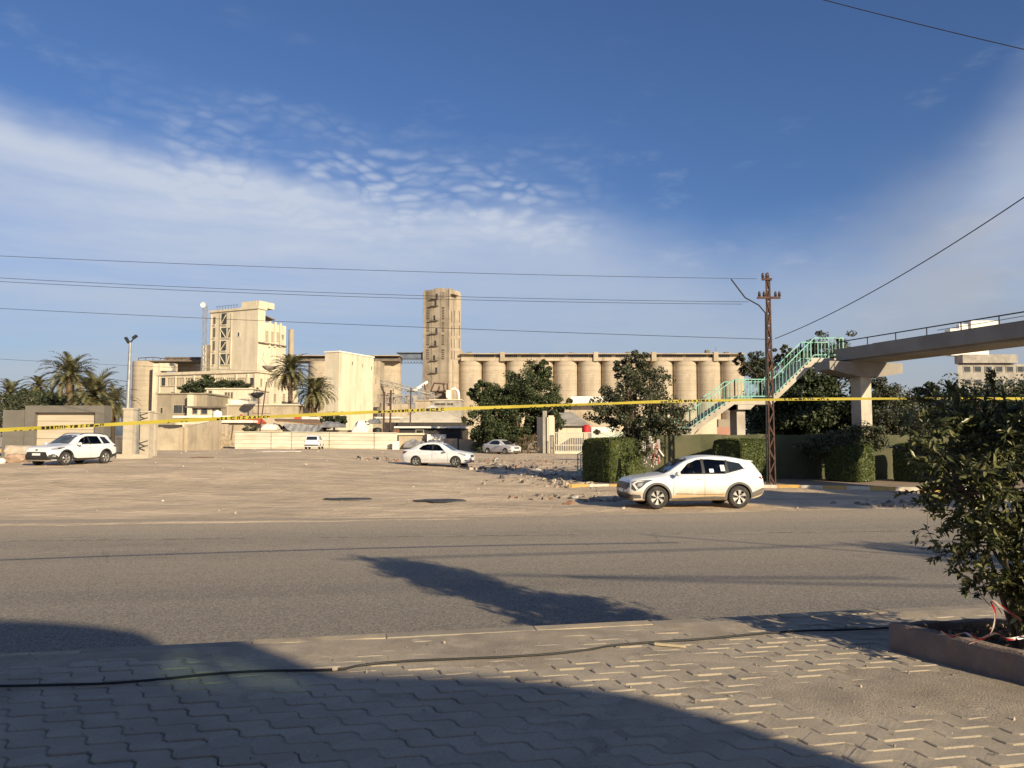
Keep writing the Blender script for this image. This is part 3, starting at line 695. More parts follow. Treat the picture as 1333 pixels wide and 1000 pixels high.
SUV['skins'] = [
    ('side_window', [(1.66, 1.10), (2.38, 1.105), (2.40, 1.53), (2.30, 1.53), (1.98, 1.405)], 'side', g_side),
    ('side_window', [(2.50, 1.105), (3.12, 1.11), (3.22, 1.13), (3.24, 1.495), (2.65, 1.545), (2.50, 1.54)], 'side', g_side),
    ('side_window', [(3.29, 1.15), (3.78, 1.26), (3.68, 1.405), (3.29, 1.49)], 'side', g_dark),
    ('window_pillar', [(2.39, 1.09), (2.49, 1.09), (2.50, 1.555), (2.41, 1.55)], 'side', blackpl, dict(off=.007)),
    ('window_pillar', [(3.13, 1.095), (3.28, 1.13), (3.285, 1.51), (3.235, 1.52)], 'side', blackpl, dict(off=.007)),
    ('window_trim', [(1.44, 1.075), (2.4, 1.075), (3.14, 1.082), (3.86, 1.255), (3.80, 1.265), (3.13, 1.10), (1.66, 1.10)], 'side', blackpl, dict(off=.005)),
    ('windscreen', ws_suv, 'front', g_dark),
    ('rear_window', [(-.55, 1.22), (.55, 1.22), (.50, 1.43), (-.50, 1.43)], 'rear', g_dark),
    ('grille', [(-.60, .60), (0, .57), (.60, .60), (.70, .68), (.74, .77), (.62, .815), (0, .83), (-.62, .815), (-.74, .77), (-.70, .68)], 'front', blackpl, dict(off=.008)),
    ('lower_intake', [(-.78, .27), (.78, .27), (.80, .44), (.60, .50), (-.60, .50), (-.80, .44)], 'front', blackpl, dict(off=.008)),
    ('bumper_trim', [(-.60, .255), (.60, .255), (.66, .30), (-.66, .30)], 'front', clad, dict(off=.014)),
    ('headlight', [(.03, .80), (.05, .66), (.20, .56), (.40, .68), (.56, .82), (.80, .915), (.55, .905), (.2, .87)], 'side', lampd, dict(off=.006)),
    ('headlight_lens', [(.26, .70), (.40, .72), (.47, .82), (.30, .82)], 'side', lampm, dict(off=.010, sp=.03)),
    ('daytime_lamp', [(.12, .79), (.24, .60), (.29, .63), (.19, .79), (.30, .845), (.52, .86), (.28, .875)], 'side', white, dict(off=.011, sp=.03)),
    ('fog_lamp_panel', [(.10, .33), (.40, .34), (.36, .44), (.12, .46)], 'side', clad, dict(off=.006)),
    ('tail_lamp', [(4.25, .98), (4.40, 1.00), (4.46, .90), (4.30, .93)], 'side', taild, dict(off=.006)),
    ('tail_lamp_bar', [(-.75, .93), (.75, .93), (.72, .98), (-.72, .98)], 'rear', taild, dict(off=.006)),
    ('wheel_arch_trim', archring(.90, .365, .40, .465), 'side', clad, dict(off=.010, sp=.04)),
    ('wheel_arch_trim', archring(3.58, .365, .40, .465), 'side', clad, dict(off=.010, sp=.04)),
    ('sill_trim', [(1.36, .27), (3.12, .27), (3.12, .36), (2.8, .385), (1.36, .33)], 'side', clad, dict(off=.010)),
    ('rear_bumper_trim', [(4.05, .33), (4.46, .46), (4.49, .60), (4.38, .63), (4.04, .50)], 'side', clad, dict(off=.008)),
    ('rear_bumper_trim', [(-.7, .46), (.7, .46), (.76, .62), (-.76, .62)], 'rear', clad, dict(off=.008)),
    ('door_gap', [(1.40, .42), (1.41, .42), (1.45, .85), (1.46, 1.07), (1.448, 1.07), (1.438, .85)], 'side', seam, dict(off=.004, sp=.1)),
    ('door_gap', [(2.435, .36), (2.447, .36), (2.452, 1.08), (2.44, 1.08)], 'side', seam, dict(off=.004, sp=.1)),
    ('door_gap', [(3.30, .86), (3.31, .86), (3.40, 1.12), (3.39, 1.12)], 'side', seam, dict(off=.004, sp=.1)),
    ('crease_shade', [(1.5, .46), (3.05, .43), (3.05, .445), (1.5, .485)], 'side', clad, dict(off=.004, sp=.1)),  # dark strip drawn for the shade along a body crease
]
def spoiler(root, bvh, S, paint):
    L = S['L']; mm = MB(); z, s_ = S['spoil']
    mm.hexa([(L / 2 - s_ + .25, -.52, z - .01), (L / 2 - s_ - .12, -.50, z - .05), (L / 2 - s_ - .12, .50, z - .05), (L / 2 - s_ + .25, .52, z - .01),
             (L / 2 - s_ + .25, -.50, z + .03), (L / 2 - s_ - .10, -.48, z - .02), (L / 2 - s_ - .10, .48, z - .02), (L / 2 - s_ + .25, .50, z + .03)])
    mm.build('spoiler', paint, root, local=True)
def stickers(root, bvh, S, paint):
    L = S['L']
    for (a, b_, z0, z1) in ((2.64, 2.78, 1.13, 1.24), (3.02, 3.16, 1.17, 1.36)):
        for sg in (1, -1):
            mm = MB(); q = []
            for (s_, z) in ((a, z0), (b_, z0), (b_, z1), (a, z1)):
                h_ = bvh.ray_cast(Vector((L / 2 - s_, sg * 2, z)), Vector((0, -sg, 0)))[0]; q.append(h_ + Vector((0, sg * .006, 0)))
            mm.prism(q, (0, sg * .002, 0)); mm.build('window_sticker', platem, root, local=True)
def rails(root, bvh, S, paint):
    L = S['L']
    for sg in (1, -1):
        mm = MB(); ps = []
        for s_ in np.linspace(S['rail'][0], S['rail'][1], 9):
            h_ = bvh.ray_cast(Vector((L / 2 - s_, sg * .54, 3)), Vector((0, 0, -1)))[0]; ps.append(h_ + Vector((0, 0, .005 if s_ in (S['rail'][0], S['rail'][1]) else .045)))
        mm.tube(ps, .018, 6); mm.build('roof_rail', blackpl, root, local=True, smooth=60)
def plate(front=True, z=.52):
    def f(root, bvh, S, paint):
        L = S['L']; sg = 1 if front else -1
        h_ = bvh.ray_cast(Vector((sg * L, 0, z)), Vector((-sg, 0, 0)))[0]
        mm = MB(); x = h_.x + sg * .012; mm.box(min(x, x + sg * .01), max(x, x + sg * .01), -.24, .24, z - .055, z + .055); mm.build('number_plate', platem, root, local=True)
    return f
SUV['spoil'] = (1.50, 4.12); SUV['extra'] = [spoiler, stickers, plate(True, .555), plate(False, .75)]

# -- compact SUV at the left
SV2 = dict(SUV); SV2.update(L=4.46, fw=.92, rw=3.56, wr=.345, track=.91, spokes=5, spw=(.22, .22), sptw=0, mirror=(1.56, 1.07), handles=[(2.35, .90), (3.30, .93)], rail=(2.1, 3.75), gap=.05,
    top=[(0, .74), (.03, .84), (.10, .91), (.3, .965), (.8, 1.015), (1.2, 1.06), (1.36, 1.12), (1.6, 1.27), (1.95, 1.475), (2.2, 1.565), (2.6, 1.61), (3.2, 1.605), (3.8, 1.56), (4.02, 1.50), (4.15, 1.36), (4.30, 1.13), (4.42, .95), (4.46, .80)],
    belt=[(0, .68), (.10, .85), (.3, .91), (.8, .955), (1.3, 1.01), (2, 1.02), (3, 1.03), (3.7, 1.07), (4.1, 1.08), (4.3, 1.03), (4.46, .75)],
    dlo_cut=[(1.68, 1.07), (3.9, 1.10), (3.7, 1.42), (3.2, 1.475), (2.6, 1.485), (2.3, 1.46), (2.0, 1.33)], spoil=(1.52, 3.98))
SV2['skins'] = [
    ('side_window', [(1.70, 1.085), (2.42, 1.09), (2.44, 1.47), (2.34, 1.465), (2.02, 1.34)], 'side', g_side),
    ('side_window', [(2.54, 1.09), (3.28, 1.10), (3.16, 1.465), (2.54, 1.475)], 'side', g_side),
    ('side_window', [(3.42, 1.11), (3.88, 1.14), (3.68, 1.40), (3.32, 1.44)], 'side', g_dark),
    ('window_pillar', [(2.43, 1.075), (2.53, 1.075), (2.53, 1.49), (2.45, 1.485)], 'side', blackpl, dict(off=.007)),
    ('rear_pillar', [(3.29, 1.085), (3.41, 1.09), (3.31, 1.46), (3.17, 1.475)], 'side', paintB, dict(off=.007)),
    ('window_trim', [(1.46, 1.05), (2.5, 1.055), (3.9, 1.085), (3.88, 1.12), (2.5, 1.075), (1.69, 1.07)], 'side', blackpl, dict(off=.005)),
    ('windscreen', [(-.62, 1.09), (0, 1.11), (.62, 1.09), (.52, 1.50), (0, 1.545), (-.52, 1.50)], 'front', g_dusty),
    ('rear_window', [(-.58, 1.10), (.58, 1.10), (.50, 1.44), (-.50, 1.44)], 'rear', g_dark),
    ('grille', [(-.78, .30), (.78, .30), (.66, .52), (.56, .70), (-.56, .70), (-.66, .52)], 'front', blackpl, dict(off=.008)),
    ('badge', [(-.06, .76), (.06, .76), (.07, .83), (-.07, .83)], 'front', blackpl, dict(off=.008, sp=.03)),
    ('headlight', [(.06, .80), (.5, .82), (.86, .93), (.82, .95), (.30, .90), (.08, .86)], 'side', lampd, dict(off=.006)),
    ('headlight_reflector', [(.10, .82), (.40, .84), (.42, .89), (.12, .86)], 'side', lampm, dict(off=.009)),
    ('fog_lamp', [(.14, .47), (.30, .45), (.32, .53), (.16, .54)], 'side', lampm, dict(off=.012)),
    ('front_bumper_trim', [(.02, .28), (.50, .25), (.50, .42), (.32, .56), (.16, .60), (.02, .56)], 'side', blackpl, dict(off=.008)),
    ('wheel_arch_trim', archring(.92, .355, .39, .47), 'side', blackpl, dict(off=.010, sp=.04)),
    ('wheel_arch_trim', archring(3.56, .355, .39, .47), 'side', blackpl, dict(off=.010, sp=.04)),
    ('sill_trim', [(1.36, .25), (3.12, .25), (3.12, .42), (2.9, .36), (1.6, .36), (1.36, .42)], 'side', blackpl, dict(off=.010)),
    ('rear_bumper_trim', [(4.02, .33), (4.40, .44), (4.44, .60), (4.30, .56), (4.0, .50)], 'side', blackpl, dict(off=.008)),
    ('tail_lamp', [(4.08, .98), (4.30, .99), (4.36, .90), (4.12, .92)], 'side', taild, dict(off=.006)),
    ('tail_lamp_bar', [(-.78, .90), (-.45, .92), (-.45, .99), (-.75, .99)], 'rear', taild, dict(off=.006)),
    ('tail_lamp_bar', [(.78, .90), (.45, .92), (.45, .99), (.75, .99)], 'rear', taild, dict(off=.006)),
    ('door_gap', [(1.42, .42), (1.432, .42), (1.482, 1.05), (1.47, 1.05)], 'side', seam, dict(off=.004, sp=.1)),
    ('door_gap', [(2.475, .38), (2.487, .38), (2.492, 1.06), (2.48, 1.06)], 'side', seam, dict(off=.004, sp=.1)),
]
SV2['extra'] = [rails, plate(True, .58), plate(False, .75)]; SV2['spokes'] = 5

# -- sedan in the middle
SED = dict(L=4.46, fw=.84, rw=3.44, wr=.315, track=.845, rim=alloy, inner=inner, spokes=5, spw=(.26, .20), mirror=(1.42, .97), handles=[(2.15, .86), (3.10, .90)], seats=[1.95, 2.75], gap=.045,
    top=[(0, .66), (.03, .74), (.12, .82), (.4, .90), (.8, .965), (1.05, 1.0), (1.18, 1.05), (1.5, 1.23), (1.85, 1.41), (2.15, 1.48), (2.5, 1.505), (2.9, 1.485), (3.2, 1.42), (3.5, 1.30), (3.8, 1.15), (3.95, 1.09), (4.2, 1.065), (4.36, 1.04), (4.42, .96), (4.46, .78)],
    belt=[(0, .60), (.12, .76), (.4, .83), (.8, .89), (1.2, .93), (2, .955), (3, .985), (3.8, 1.01), (4.3, .98), (4.46, .72)],
    bot=[(0, .36), (.06, .24), (.3, .19), (3.9, .2), (4.3, .26), (4.46, .38)],
    wid=[(0, .55), (.05, .64), (.15, .72), (.35, .79), (.7, .835), (1.4, .845), (3.3, .85), (3.8, .84), (4.2, .79), (4.40, .70), (4.46, .62)],
    wt=[(0, .42), (.1, .54), (.5, .66), (1.05, .70), (1.3, .66), (1.9, .565), (2.5, .555), (3.0, .56), (3.6, .58), (3.95, .62), (4.3, .62), (4.46, .5)],
    dlo_cut=[(1.62, .99), (3.10, 1.015), (3.28, 1.10), (3.05, 1.30), (2.75, 1.375), (2.3, 1.385), (2.05, 1.35), (1.85, 1.22)])
def sedan_skins(glass, wsg): return [
    ('side_window', [(1.58, .98), (2.30, .985), (2.32, 1.385), (2.15, 1.375), (1.95, 1.31)], 'side', glass),
    ('side_window', [(2.42, .99), (3.00, 1.01), (3.22, 1.06), (3.15, 1.22), (2.85, 1.355), (2.42, 1.385)], 'side', glass),
    ('window_pillar', [(2.31, .97), (2.41, .97), (2.41, 1.40), (2.33, 1.40)], 'side', blackpl, dict(off=.007)),
    ('windscreen', [(-.58, .99), (0, 1.01), (.58, .99), (.48, 1.37), (0, 1.43), (-.48, 1.37)], 'front', wsg),
    ('rear_window', [(-.54, 1.13), (.54, 1.13), (.46, 1.40), (-.46, 1.40)], 'rear', g_dark),
    ('grille', [(-.30, .58), (.30, .58), (.36, .72), (-.36, .72)], 'front', blackpl, dict(off=.006)),
    ('lower_intake', [(-.5, .27), (.5, .27), (.46, .38), (-.46, .38)], 'front', blackpl, dict(off=.006)),
    ('headlight', [(.08, .67), (.28, .66), (.66, .82), (.62, .85), (.28, .80), (.10, .74)], 'side', lampm, dict(off=.006)),
    ('tail_lamp', [(4.42, .78), (4.22, .80), (4.00, .94), (4.20, .96), (4.40, .93)], 'side', taild, dict(off=.006)),
    ('fog_lamp', [(.12, .38), (.26, .36), (.28, .43), (.14, .44)], 'side', blackpl, dict(off=.006)),
    ('door_gap', [(1.32, .32), (1.335, .32), (1.40, .94), (1.385, .94)], 'side', seam, dict(off=.004, sp=.1)),
    ('door_gap', [(2.355, .30), (2.37, .30), (2.375, .97), (2.36, .97)], 'side', seam, dict(off=.004, sp=.1)),
    ('sill_trim', [(1.22, .19), (3.05, .19), (3.05, .235), (1.22, .235)], 'side', blackpl, dict(off=.006)),
]
SED['skins'] = sedan_skins(g_side, g_dusty); SED['extra'] = [plate(True, .45), plate(False, .62)]
# -- small estate/van seen from behind
VAN = dict(SED); VAN.update(L=4.15, rw=3.25, wr=.31, handles=[(2.15, .9)], mirror=(1.2, 1.08), seats=[1.9, 2.6],
    top=[(0, .70), (.05, .84), (.2, .92), (.7, 1.02), (.9, 1.06), (1.05, 1.14), (1.5, 1.42), (1.9, 1.57), (2.4, 1.60), (3.2, 1.60), (3.75, 1.57), (3.92, 1.48), (4.02, 1.2), (4.1, .95), (4.15, .75)],
    belt=[(0, .64), (.2, .84), (.8, .94), (2, .97), (3, .99), (3.9, 1.0), (4.1, .9), (4.15, .70)],
    bot=[(0, .36), (.06, .27), (.3, .22), (3.7, .24), (4.05, .26), (4.15, .30)],
    wid=[(0, .6), (.15, .74), (.4, .81), (.9, .84), (3.4, .845), (3.9, .83), (4.1, .80), (4.15, .76)],
    wt=[(0, .5), (.3, .64), (1.0, .72), (1.6, .64), (2.4, .62), (3.6, .63), (3.9, .66), (4.1, .72), (4.15, .68)],
    dlo_cut=[(1.5, 1.05), (3.5, 1.05), (3.4, 1.40), (1.95, 1.42)])
VAN['skins'] = [
    ('side_window', [(1.45, 1.04), (2.3, 1.04), (2.3, 1.44), (1.95, 1.44)], 'side', g_side),
    ('side_window', [(2.4, 1.04), (3.6, 1.04), (3.5, 1.42), (2.4, 1.44)], 'side', g_dark),
    ('windscreen', [(-.6, 1.12), (.6, 1.12), (.52, 1.5), (-.52, 1.5)], 'front', g_dark),
    ('rear_window', [(-.60, 1.06), (.60, 1.06), (.55, 1.44), (-.55, 1.44)], 'rear', g_dark, dict(off=.01)),
    ('tail_lamp', [(-.80, .80), (-.72, .80), (-.66, 1.04), (-.75, 1.04)], 'rear', taild, dict(off=.008)),
    ('tail_lamp', [(.80, .80), (.72, .80), (.66, 1.04), (.75, 1.04)], 'rear', taild, dict(off=.008)),
    ('rear_bumper_trim', [(-.76, .40), (.76, .40), (.78, .55), (-.78, .55)], 'rear', blackpl, dict(off=.012)),
    ('grille', [(-.5, .5), (.5, .5), (.5, .7), (-.5, .7)], 'front', blackpl, dict(off=.008))]
VAN['extra'] = [plate(False, .70)]

def place(root, px, py, D, heading, zadj=0.):
    """put a car so that its footprint centre sits at photo column px, distance D; heading = direction of its nose, degrees from +x"""
    p = P(px, 566, D); z = tz(p.x, p.y) + zadj; root.location = (p.x, p.y, z); root.rotation_euler = (0, 0, R(heading)); return root

suv = place(make_car(SUV, paintA, 'parked_car', 'dusty white crossover parked nearest the road, in front of the hedges'), 896, 0, 25.3, 187)
sv2 = place(make_car(SV2, paintB, 'parked_car', 'white SUV with black cladding in front of the grey framed gate wall'), 95, 0, 40.3, 256)
sed = place(make_car(SED, paintC, 'parked_car', 'white sedan in the middle of the dirt lot, nose pointing right'), 571, 0, 48.8, -14)
van = place(make_car(VAN, paintB, 'parked_car', 'small white hatchback seen from behind by the white sheet fence'), 409.5, 0, 88, 96)
hbk = dict(SED); hbk['skins'] = sedan_skins(g_dark, g_dark)
sil = place(make_car(hbk, paintD, 'parked_car', 'silver white car with its nose toward us beside the ficus foot'), 653, 0, 79, -46)

# ------------------------------------------------------------------ people in the cars: one continuous bust each, hair and shirt as children
skinm = M('skin', (.36, .21, .14), (.33, .19, .125), scale=8, rough=.6)
hairm = M('hair_black', (.015, .012, .01), (.03, .025, .02), scale=20, rough=.8)
def person(loc, face_dir, label, shirt):
    root = empty('person', loc, label, 'person', rz=face_dir)
    # local: +x is where the figure looks; loc is the seat cushion
    def loft(rows, n_=20, mb=None):
        mb = mb or MB(); vs = []
        for (cx, cz, rx, ry) in rows:
            for j in range(n_):
                a = 2 * math.pi * j / n_; vs.append((cx + rx * math.cos(a), ry * math.sin(a), cz))
        fs = [(i * n_ + j, i * n_ + (j + 1) % n_, (i + 1) * n_ + (j + 1) % n_, (i + 1) * n_ + j) for i in range(len(rows) - 1) for j in range(n_)]
        fs += [tuple(range(n_ - 1, -1, -1)), tuple((len(rows) - 1) * n_ + j for j in range(n_))]
        return mb.add(vs, fs)
    b_ = loft([(0, .0, .12, .16), (-.02, .15, .115, .155), (-.03, .32, .12, .18), (-.04, .44, .105, .195), (-.035, .50, .08, .17), (-.02, .535, .055, .075), (-.01, .58, .052, .056), (.01, .61, .06, .056), (.025, .635, .085, .066), (.025, .67, .097, .074), (.02, .72, .10, .078), (.01, .77, .098, .078), (.0, .81, .08, .065), (-.005, .832, .04, .035)])
    # nose, ears
    b_.add([(.115, -.014, .69), (.115, .014, .69), (.145, 0, .70), (.112, 0, .74)], [(0, 1, 2), (0, 2, 3), (2, 1, 3)])
    for sg in (1, -1): b_.tube([(.015, sg * .074, .69), (.012, sg * .088, .71), (.012, sg * .074, .735)], [.008, .012, .008], 6)
    body_ = b_.build('body', skinm, root, local=True, smooth=50)
    fc = MB()
    for sg in (1, -1): fc.box(.112, .121, sg * .032 - .012, sg * .032 + .012, .725, .733)
    fc.box(.112, .120, -.022, .022, .66, .666); fc.build('face_features', hairm, root, local=True)
    h_ = loft([(-.025, .68, .07, .083), (-.025, .74, .09, .088), (-.018, .79, .104, .086), (-.012, .83, .085, .07), (-.01, .848, .04, .035)]); h_.build('hair', hairm, root, local=True, smooth=60)
    s_ = loft([(0, -.01, .135, .175), (-.02, .15, .13, .17), (-.03, .32, .135, .195), (-.04, .44, .12, .21), (-.035, .505, .09, .18), (-.02, .54, .066, .085)])
    for sg in (1, -1): s_.tube([(-.03, sg * .19, .45), (.02, sg * .25, .27), (.22, sg * .22, .22), (.36, sg * .15, .30)], [.06, .05, .042, .035], 8)
    s_.build('shirt', shirt, root, local=True, smooth=60)
    for sg in (1, -1):
        hd = MB(); hd.tube([(.35, sg * .15, .30), (.40, sg * .145, .325), (.44, sg * .14, .34)], [.022, .036, .03], 8)
        for q in range(4): hd.tube([(.43, sg * .14 + (q - 1.5) * .017, .345), (.46, sg * .14 + (q - 1.5) * .017, .34), (.462 - .004 * abs(q - 1), sg * .14 + (q - 1.5) * .016, .315)], [.009, .008, .007], 6)
        hd.tube([(.40, sg * .115, .325), (.43, sg * .10, .33), (.45, sg * .10, .325)], [.011, .009, .007], 6)
        hd.build('hand', skinm, root, local=True, smooth=60)
    return root
def in_car(car, s_, y_, z_, label, shirt, turn=0.):
    L = 4.5; Mx = Matrix.Rotation(car.rotation_euler.z, 4, 'Z'); q = Mx @ Vector((L / 2 - s_, y_, z_)) + car.location
    return person(q, car.rotation_euler.z + R(turn), label, shirt)
in_car(suv, 2.12, .36, .64, 'person in a pale shirt sitting behind the side glass of the dusty crossover', M('pale_shirt', (.5, .48, .45), (.42, .4, .38), rough=.9), 35)
in_car(sv2, 2.15, .36, .60, 'person in a red shirt sitting in the front of the white SUV', M('red_shirt', (.45, .035, .03), (.3, .02, .02), rough=.9), 30)
# ------------------------------------------------------------------ foliage builders
def leaf_cloud(centers, radii, n_per, size, aspect=.55, up=.35, out=.5, hollow=.35, flat=None, seed=None):
    """returns (verts, faces) of folded quad leaves scattered through ellipsoidal clumps"""
    r_ = rng if seed is None else np.random.default_rng(seed)
    C, Rr = np.array(centers, float), np.array(radii, float)
    idx = np.repeat(np.arange(len(C)), n_per); n_ = len(idx)
    d = r_.normal(size=(n_, 3)); d /= np.linalg.norm(d, axis=1)[:, None]
    rad = (hollow + (1 - hollow) * r_.random(n_) ** .6)[:, None]
    p = C[idx] + d * rad * Rr[idx]
    nrm = d * out + r_.normal(size=(n_, 3)) * .6 + np.array([0, 0, up]); nrm /= np.linalg.norm(nrm, axis=1)[:, None]
    ax = r_.normal(size=(n_, 3)) + d * .6; ax -= nrm * (ax * nrm).sum(1)[:, None]; ax /= np.linalg.norm(ax, axis=1)[:, None]
    bx = np.cross(nrm, ax); s_ = size * (.6 + .8 * r_.random(n_))[:, None]
    a = p - ax * s_ / 2; c_ = p + ax * s_ / 2
    b1 = p + bx * s_ * aspect / 2 + nrm * s_ * .08; b2 = p - bx * s_ * aspect / 2 + nrm * s_ * .08
    V_ = np.stack([a, b1, c_, b2], 1).reshape(-1, 3)
    F_ = np.arange(n_ * 4).reshape(-1, 4)
    return V_, F_
def mesh_np(name, V_, F_, mat, parent=None, origin=(0, 0, 0)):
    off = np.array(origin if parent is None else parent.location)
    me = bpy.data.meshes.new(name); me.from_pydata((V_ - off).tolist(), [], F_.tolist()); me.materials.append(mat); me.update()
    o_ = bpy.data.objects.new(name, me); COL.objects.link(o_)
    if parent is not None: o_.parent = parent
    else: o_.location = origin
    return o_
def clumps(blobs, n_sub, frac=.32, seed=1, jitter=.12):
    r_ = np.random.default_rng(seed); C, Rr = [], []
    for (cx, cy, cz, rx, ry, rz) in blobs:
        k = max(4, int(n_sub * (rx * rz) ** .5 / (blobs[0][3] * blobs[0][5]) ** .5))
        for _ in range(k):
            d = r_.normal(size=3); d /= np.linalg.norm(d); q = .45 + .55 * r_.random() ** .5 + r_.normal() * jitter
            C.append((cx + d[0] * rx * q, cy + d[1] * ry * q, cz + d[2] * rz * q)); s_ = frac * (.6 + .8 * r_.random()); Rr.append((rx * s_, min(ry, rx) * s_, rz * s_ * .85))
    return C, Rr
def tree(label, base, blobs, mat, leaf=.2, n_sub=60, per=90, frac=.32, trunk_r=.2, seed=1, name='tree', cat='tree', group=None, forks=5, aspect=.55, jitter=.12, bk=None):
    root = empty(name, base, label, cat, group)
    C, Rr = clumps(blobs, n_sub, frac, seed, jitter); V_, F_ = leaf_cloud(C, Rr, per, leaf, aspect, seed=seed)
    mesh_np('crown', V_, F_, mat, root)
    r_ = random.Random(seed); tb = MB(); b0 = Vector(base); c0 = Vector(np.mean([b_[:3] for b_ in blobs], 0)); zmin = min(b_[2] - b_[5] for b_ in blobs)
    fork = Vector((b0.x + (c0.x - b0.x) * .25, b0.y, max(b0.z + .4, min(zmin + .3, b0.z + 2.5))))
    tb.tube([b0 - Vector((0, 0, .2)), b0 + (fork - b0) * .5 + Vector((.05, 0, 0)), fork], [trunk_r * 1.25, trunk_r, trunk_r * .9], 9)
    for i in range(forks):
        bl = blobs[i % len(blobs)]
        tgt = Vector((bl[0] + r_.uniform(-.7, .7) * bl[3], bl[1] + r_.uniform(-.6, .6) * bl[4], bl[2] + r_.uniform(-.3, .8) * bl[5]))
        mid = fork + (tgt - fork) * .5 + Vector((r_.uniform(-.2, .2), r_.uniform(-.2, .2), .25)) * bl[3] * .4
        tb.tube([fork, mid, tgt], [trunk_r * .6, trunk_r * .35, trunk_r * .08], 7)
    for i in range(forks * 3):
        k_ = r_.randrange(len(C)); bl = blobs[r_.randrange(len(blobs))]; a = Vector(bl[:3]); tb.tube([fork + (a - fork) * r_.uniform(.4, .9), Vector(C[k_])], [trunk_r * .16, trunk_r * .04], 5)
    tb.build('trunk', bk or bark, root, smooth=60)
    return root
def pb(px, py, rx, ry, D, dy=0., depth=None):   # blob from photo pixels
    x, z = XZ(px, py, D + dy); k = (D + dy) / FPX
    return (x, D + dy, z, rx * k, (depth or rx * k), ry * k)
def gpt(px, D, extra=0.): 
    p = P(px, 566, D); return (p.x, p.y, tz(p.x, p.y) + extra)

def palm(label, base, h, rc, nf=46, seed=1, group=None, trunk_r=.22, skirt=10, D=80, lw=.05, droop=1.0):
    root = empty('palm_tree', base, label, 'palm tree', group); r_ = random.Random(seed)
    tb = MB(); b0 = Vector(base); lean = Vector((r_.uniform(-.25, .25), 0, 0)); n_ = max(6, int(h / .35)); pts = []; rr = []
    for i in range(n_ + 1):
        q = i / n_; pts.append(b0 + lean * q * q + Vector((0, 0, h * q))); rr.append(trunk_r * (1.25 if i == 0 else 1 - .12 * q) * (1.10 if i % 2 else .92))
    tb.tube(pts, rr, 10)
    tb.build('trunk', palmbark, root, smooth=50)
    top = b0 + lean + Vector((0, 0, h))
    def fronds(k, e0, e1, mat, nm, L0):
        V_, F_ = [], []
        for i in range(k):
            a = 2.39996 * i + r_.uniform(-.3, .3); q = i / max(1, k - 1); e = R(e0 + (e1 - e0) * q + r_.uniform(-8, 8)); L = L0 * r_.uniform(.85, 1.12)
            d = Vector((math.cos(a), math.sin(a), 0)); p = top.copy(); seg = 12; ang = e; pr = []
            for s_ in range(seg + 1):
                pr.append(p.copy()); p = p + (d * math.cos(ang) + Vector((0, 0, 1)) * math.sin(ang)) * (L / seg); ang -= R(7.2) * droop * (.5 + 1.1 * s_ / seg)
            side = Vector((-d.y, d.x, 0))
            for s_ in range(seg):                               # rachis
                w_ = .035 * (1 - s_ / seg) + .012; b_ = len(V_); V_ += [pr[s_] - side * w_, pr[s_] + side * w_, pr[s_ + 1] + side * w_, pr[s_ + 1] - side * w_]; F_.append((b_, b_ + 1, b_ + 2, b_ + 3))
            nl = 26
            for l_ in range(2, nl):
                q2 = l_ / nl * seg; i0 = min(seg - 1, int(q2)); f_ = q2 - i0; pp_ = pr[i0].lerp(pr[i0 + 1], f_); t_ = (pr[i0 + 1] - pr[i0]).normalized(); upv = side.cross(t_).normalized() * -1
                if upv.z < 0 and ang > -1.2: upv = -upv
                ll = L * .17 * math.sin(math.pi * (.18 + .78 * l_ / nl)) + .05
                for sg in (1, -1):
                    dr = (t_ * .75 + side * sg * .75 + upv * r_.uniform(.1, .5)).normalized(); e_ = pp_ + dr * ll - Vector((0, 0, .12 * ll)); wv = t_ * lw
                    b_ = len(V_); V_ += [pp_ - wv, pp_ + wv, e_ + wv * .3, e_ - wv * .2]; F_.append((b_, b_ + 1, b_ + 2, b_ + 3))
        mesh_np(nm, np.array([tuple(x) for x in V_]), np.array(F_), mat, root)
    fronds(nf, 82, -22, f_palm, 'crown', rc)
    if skirt: fronds(skirt, -28, -70, f_dead, 'dry_fronds', rc * .8)
    return root

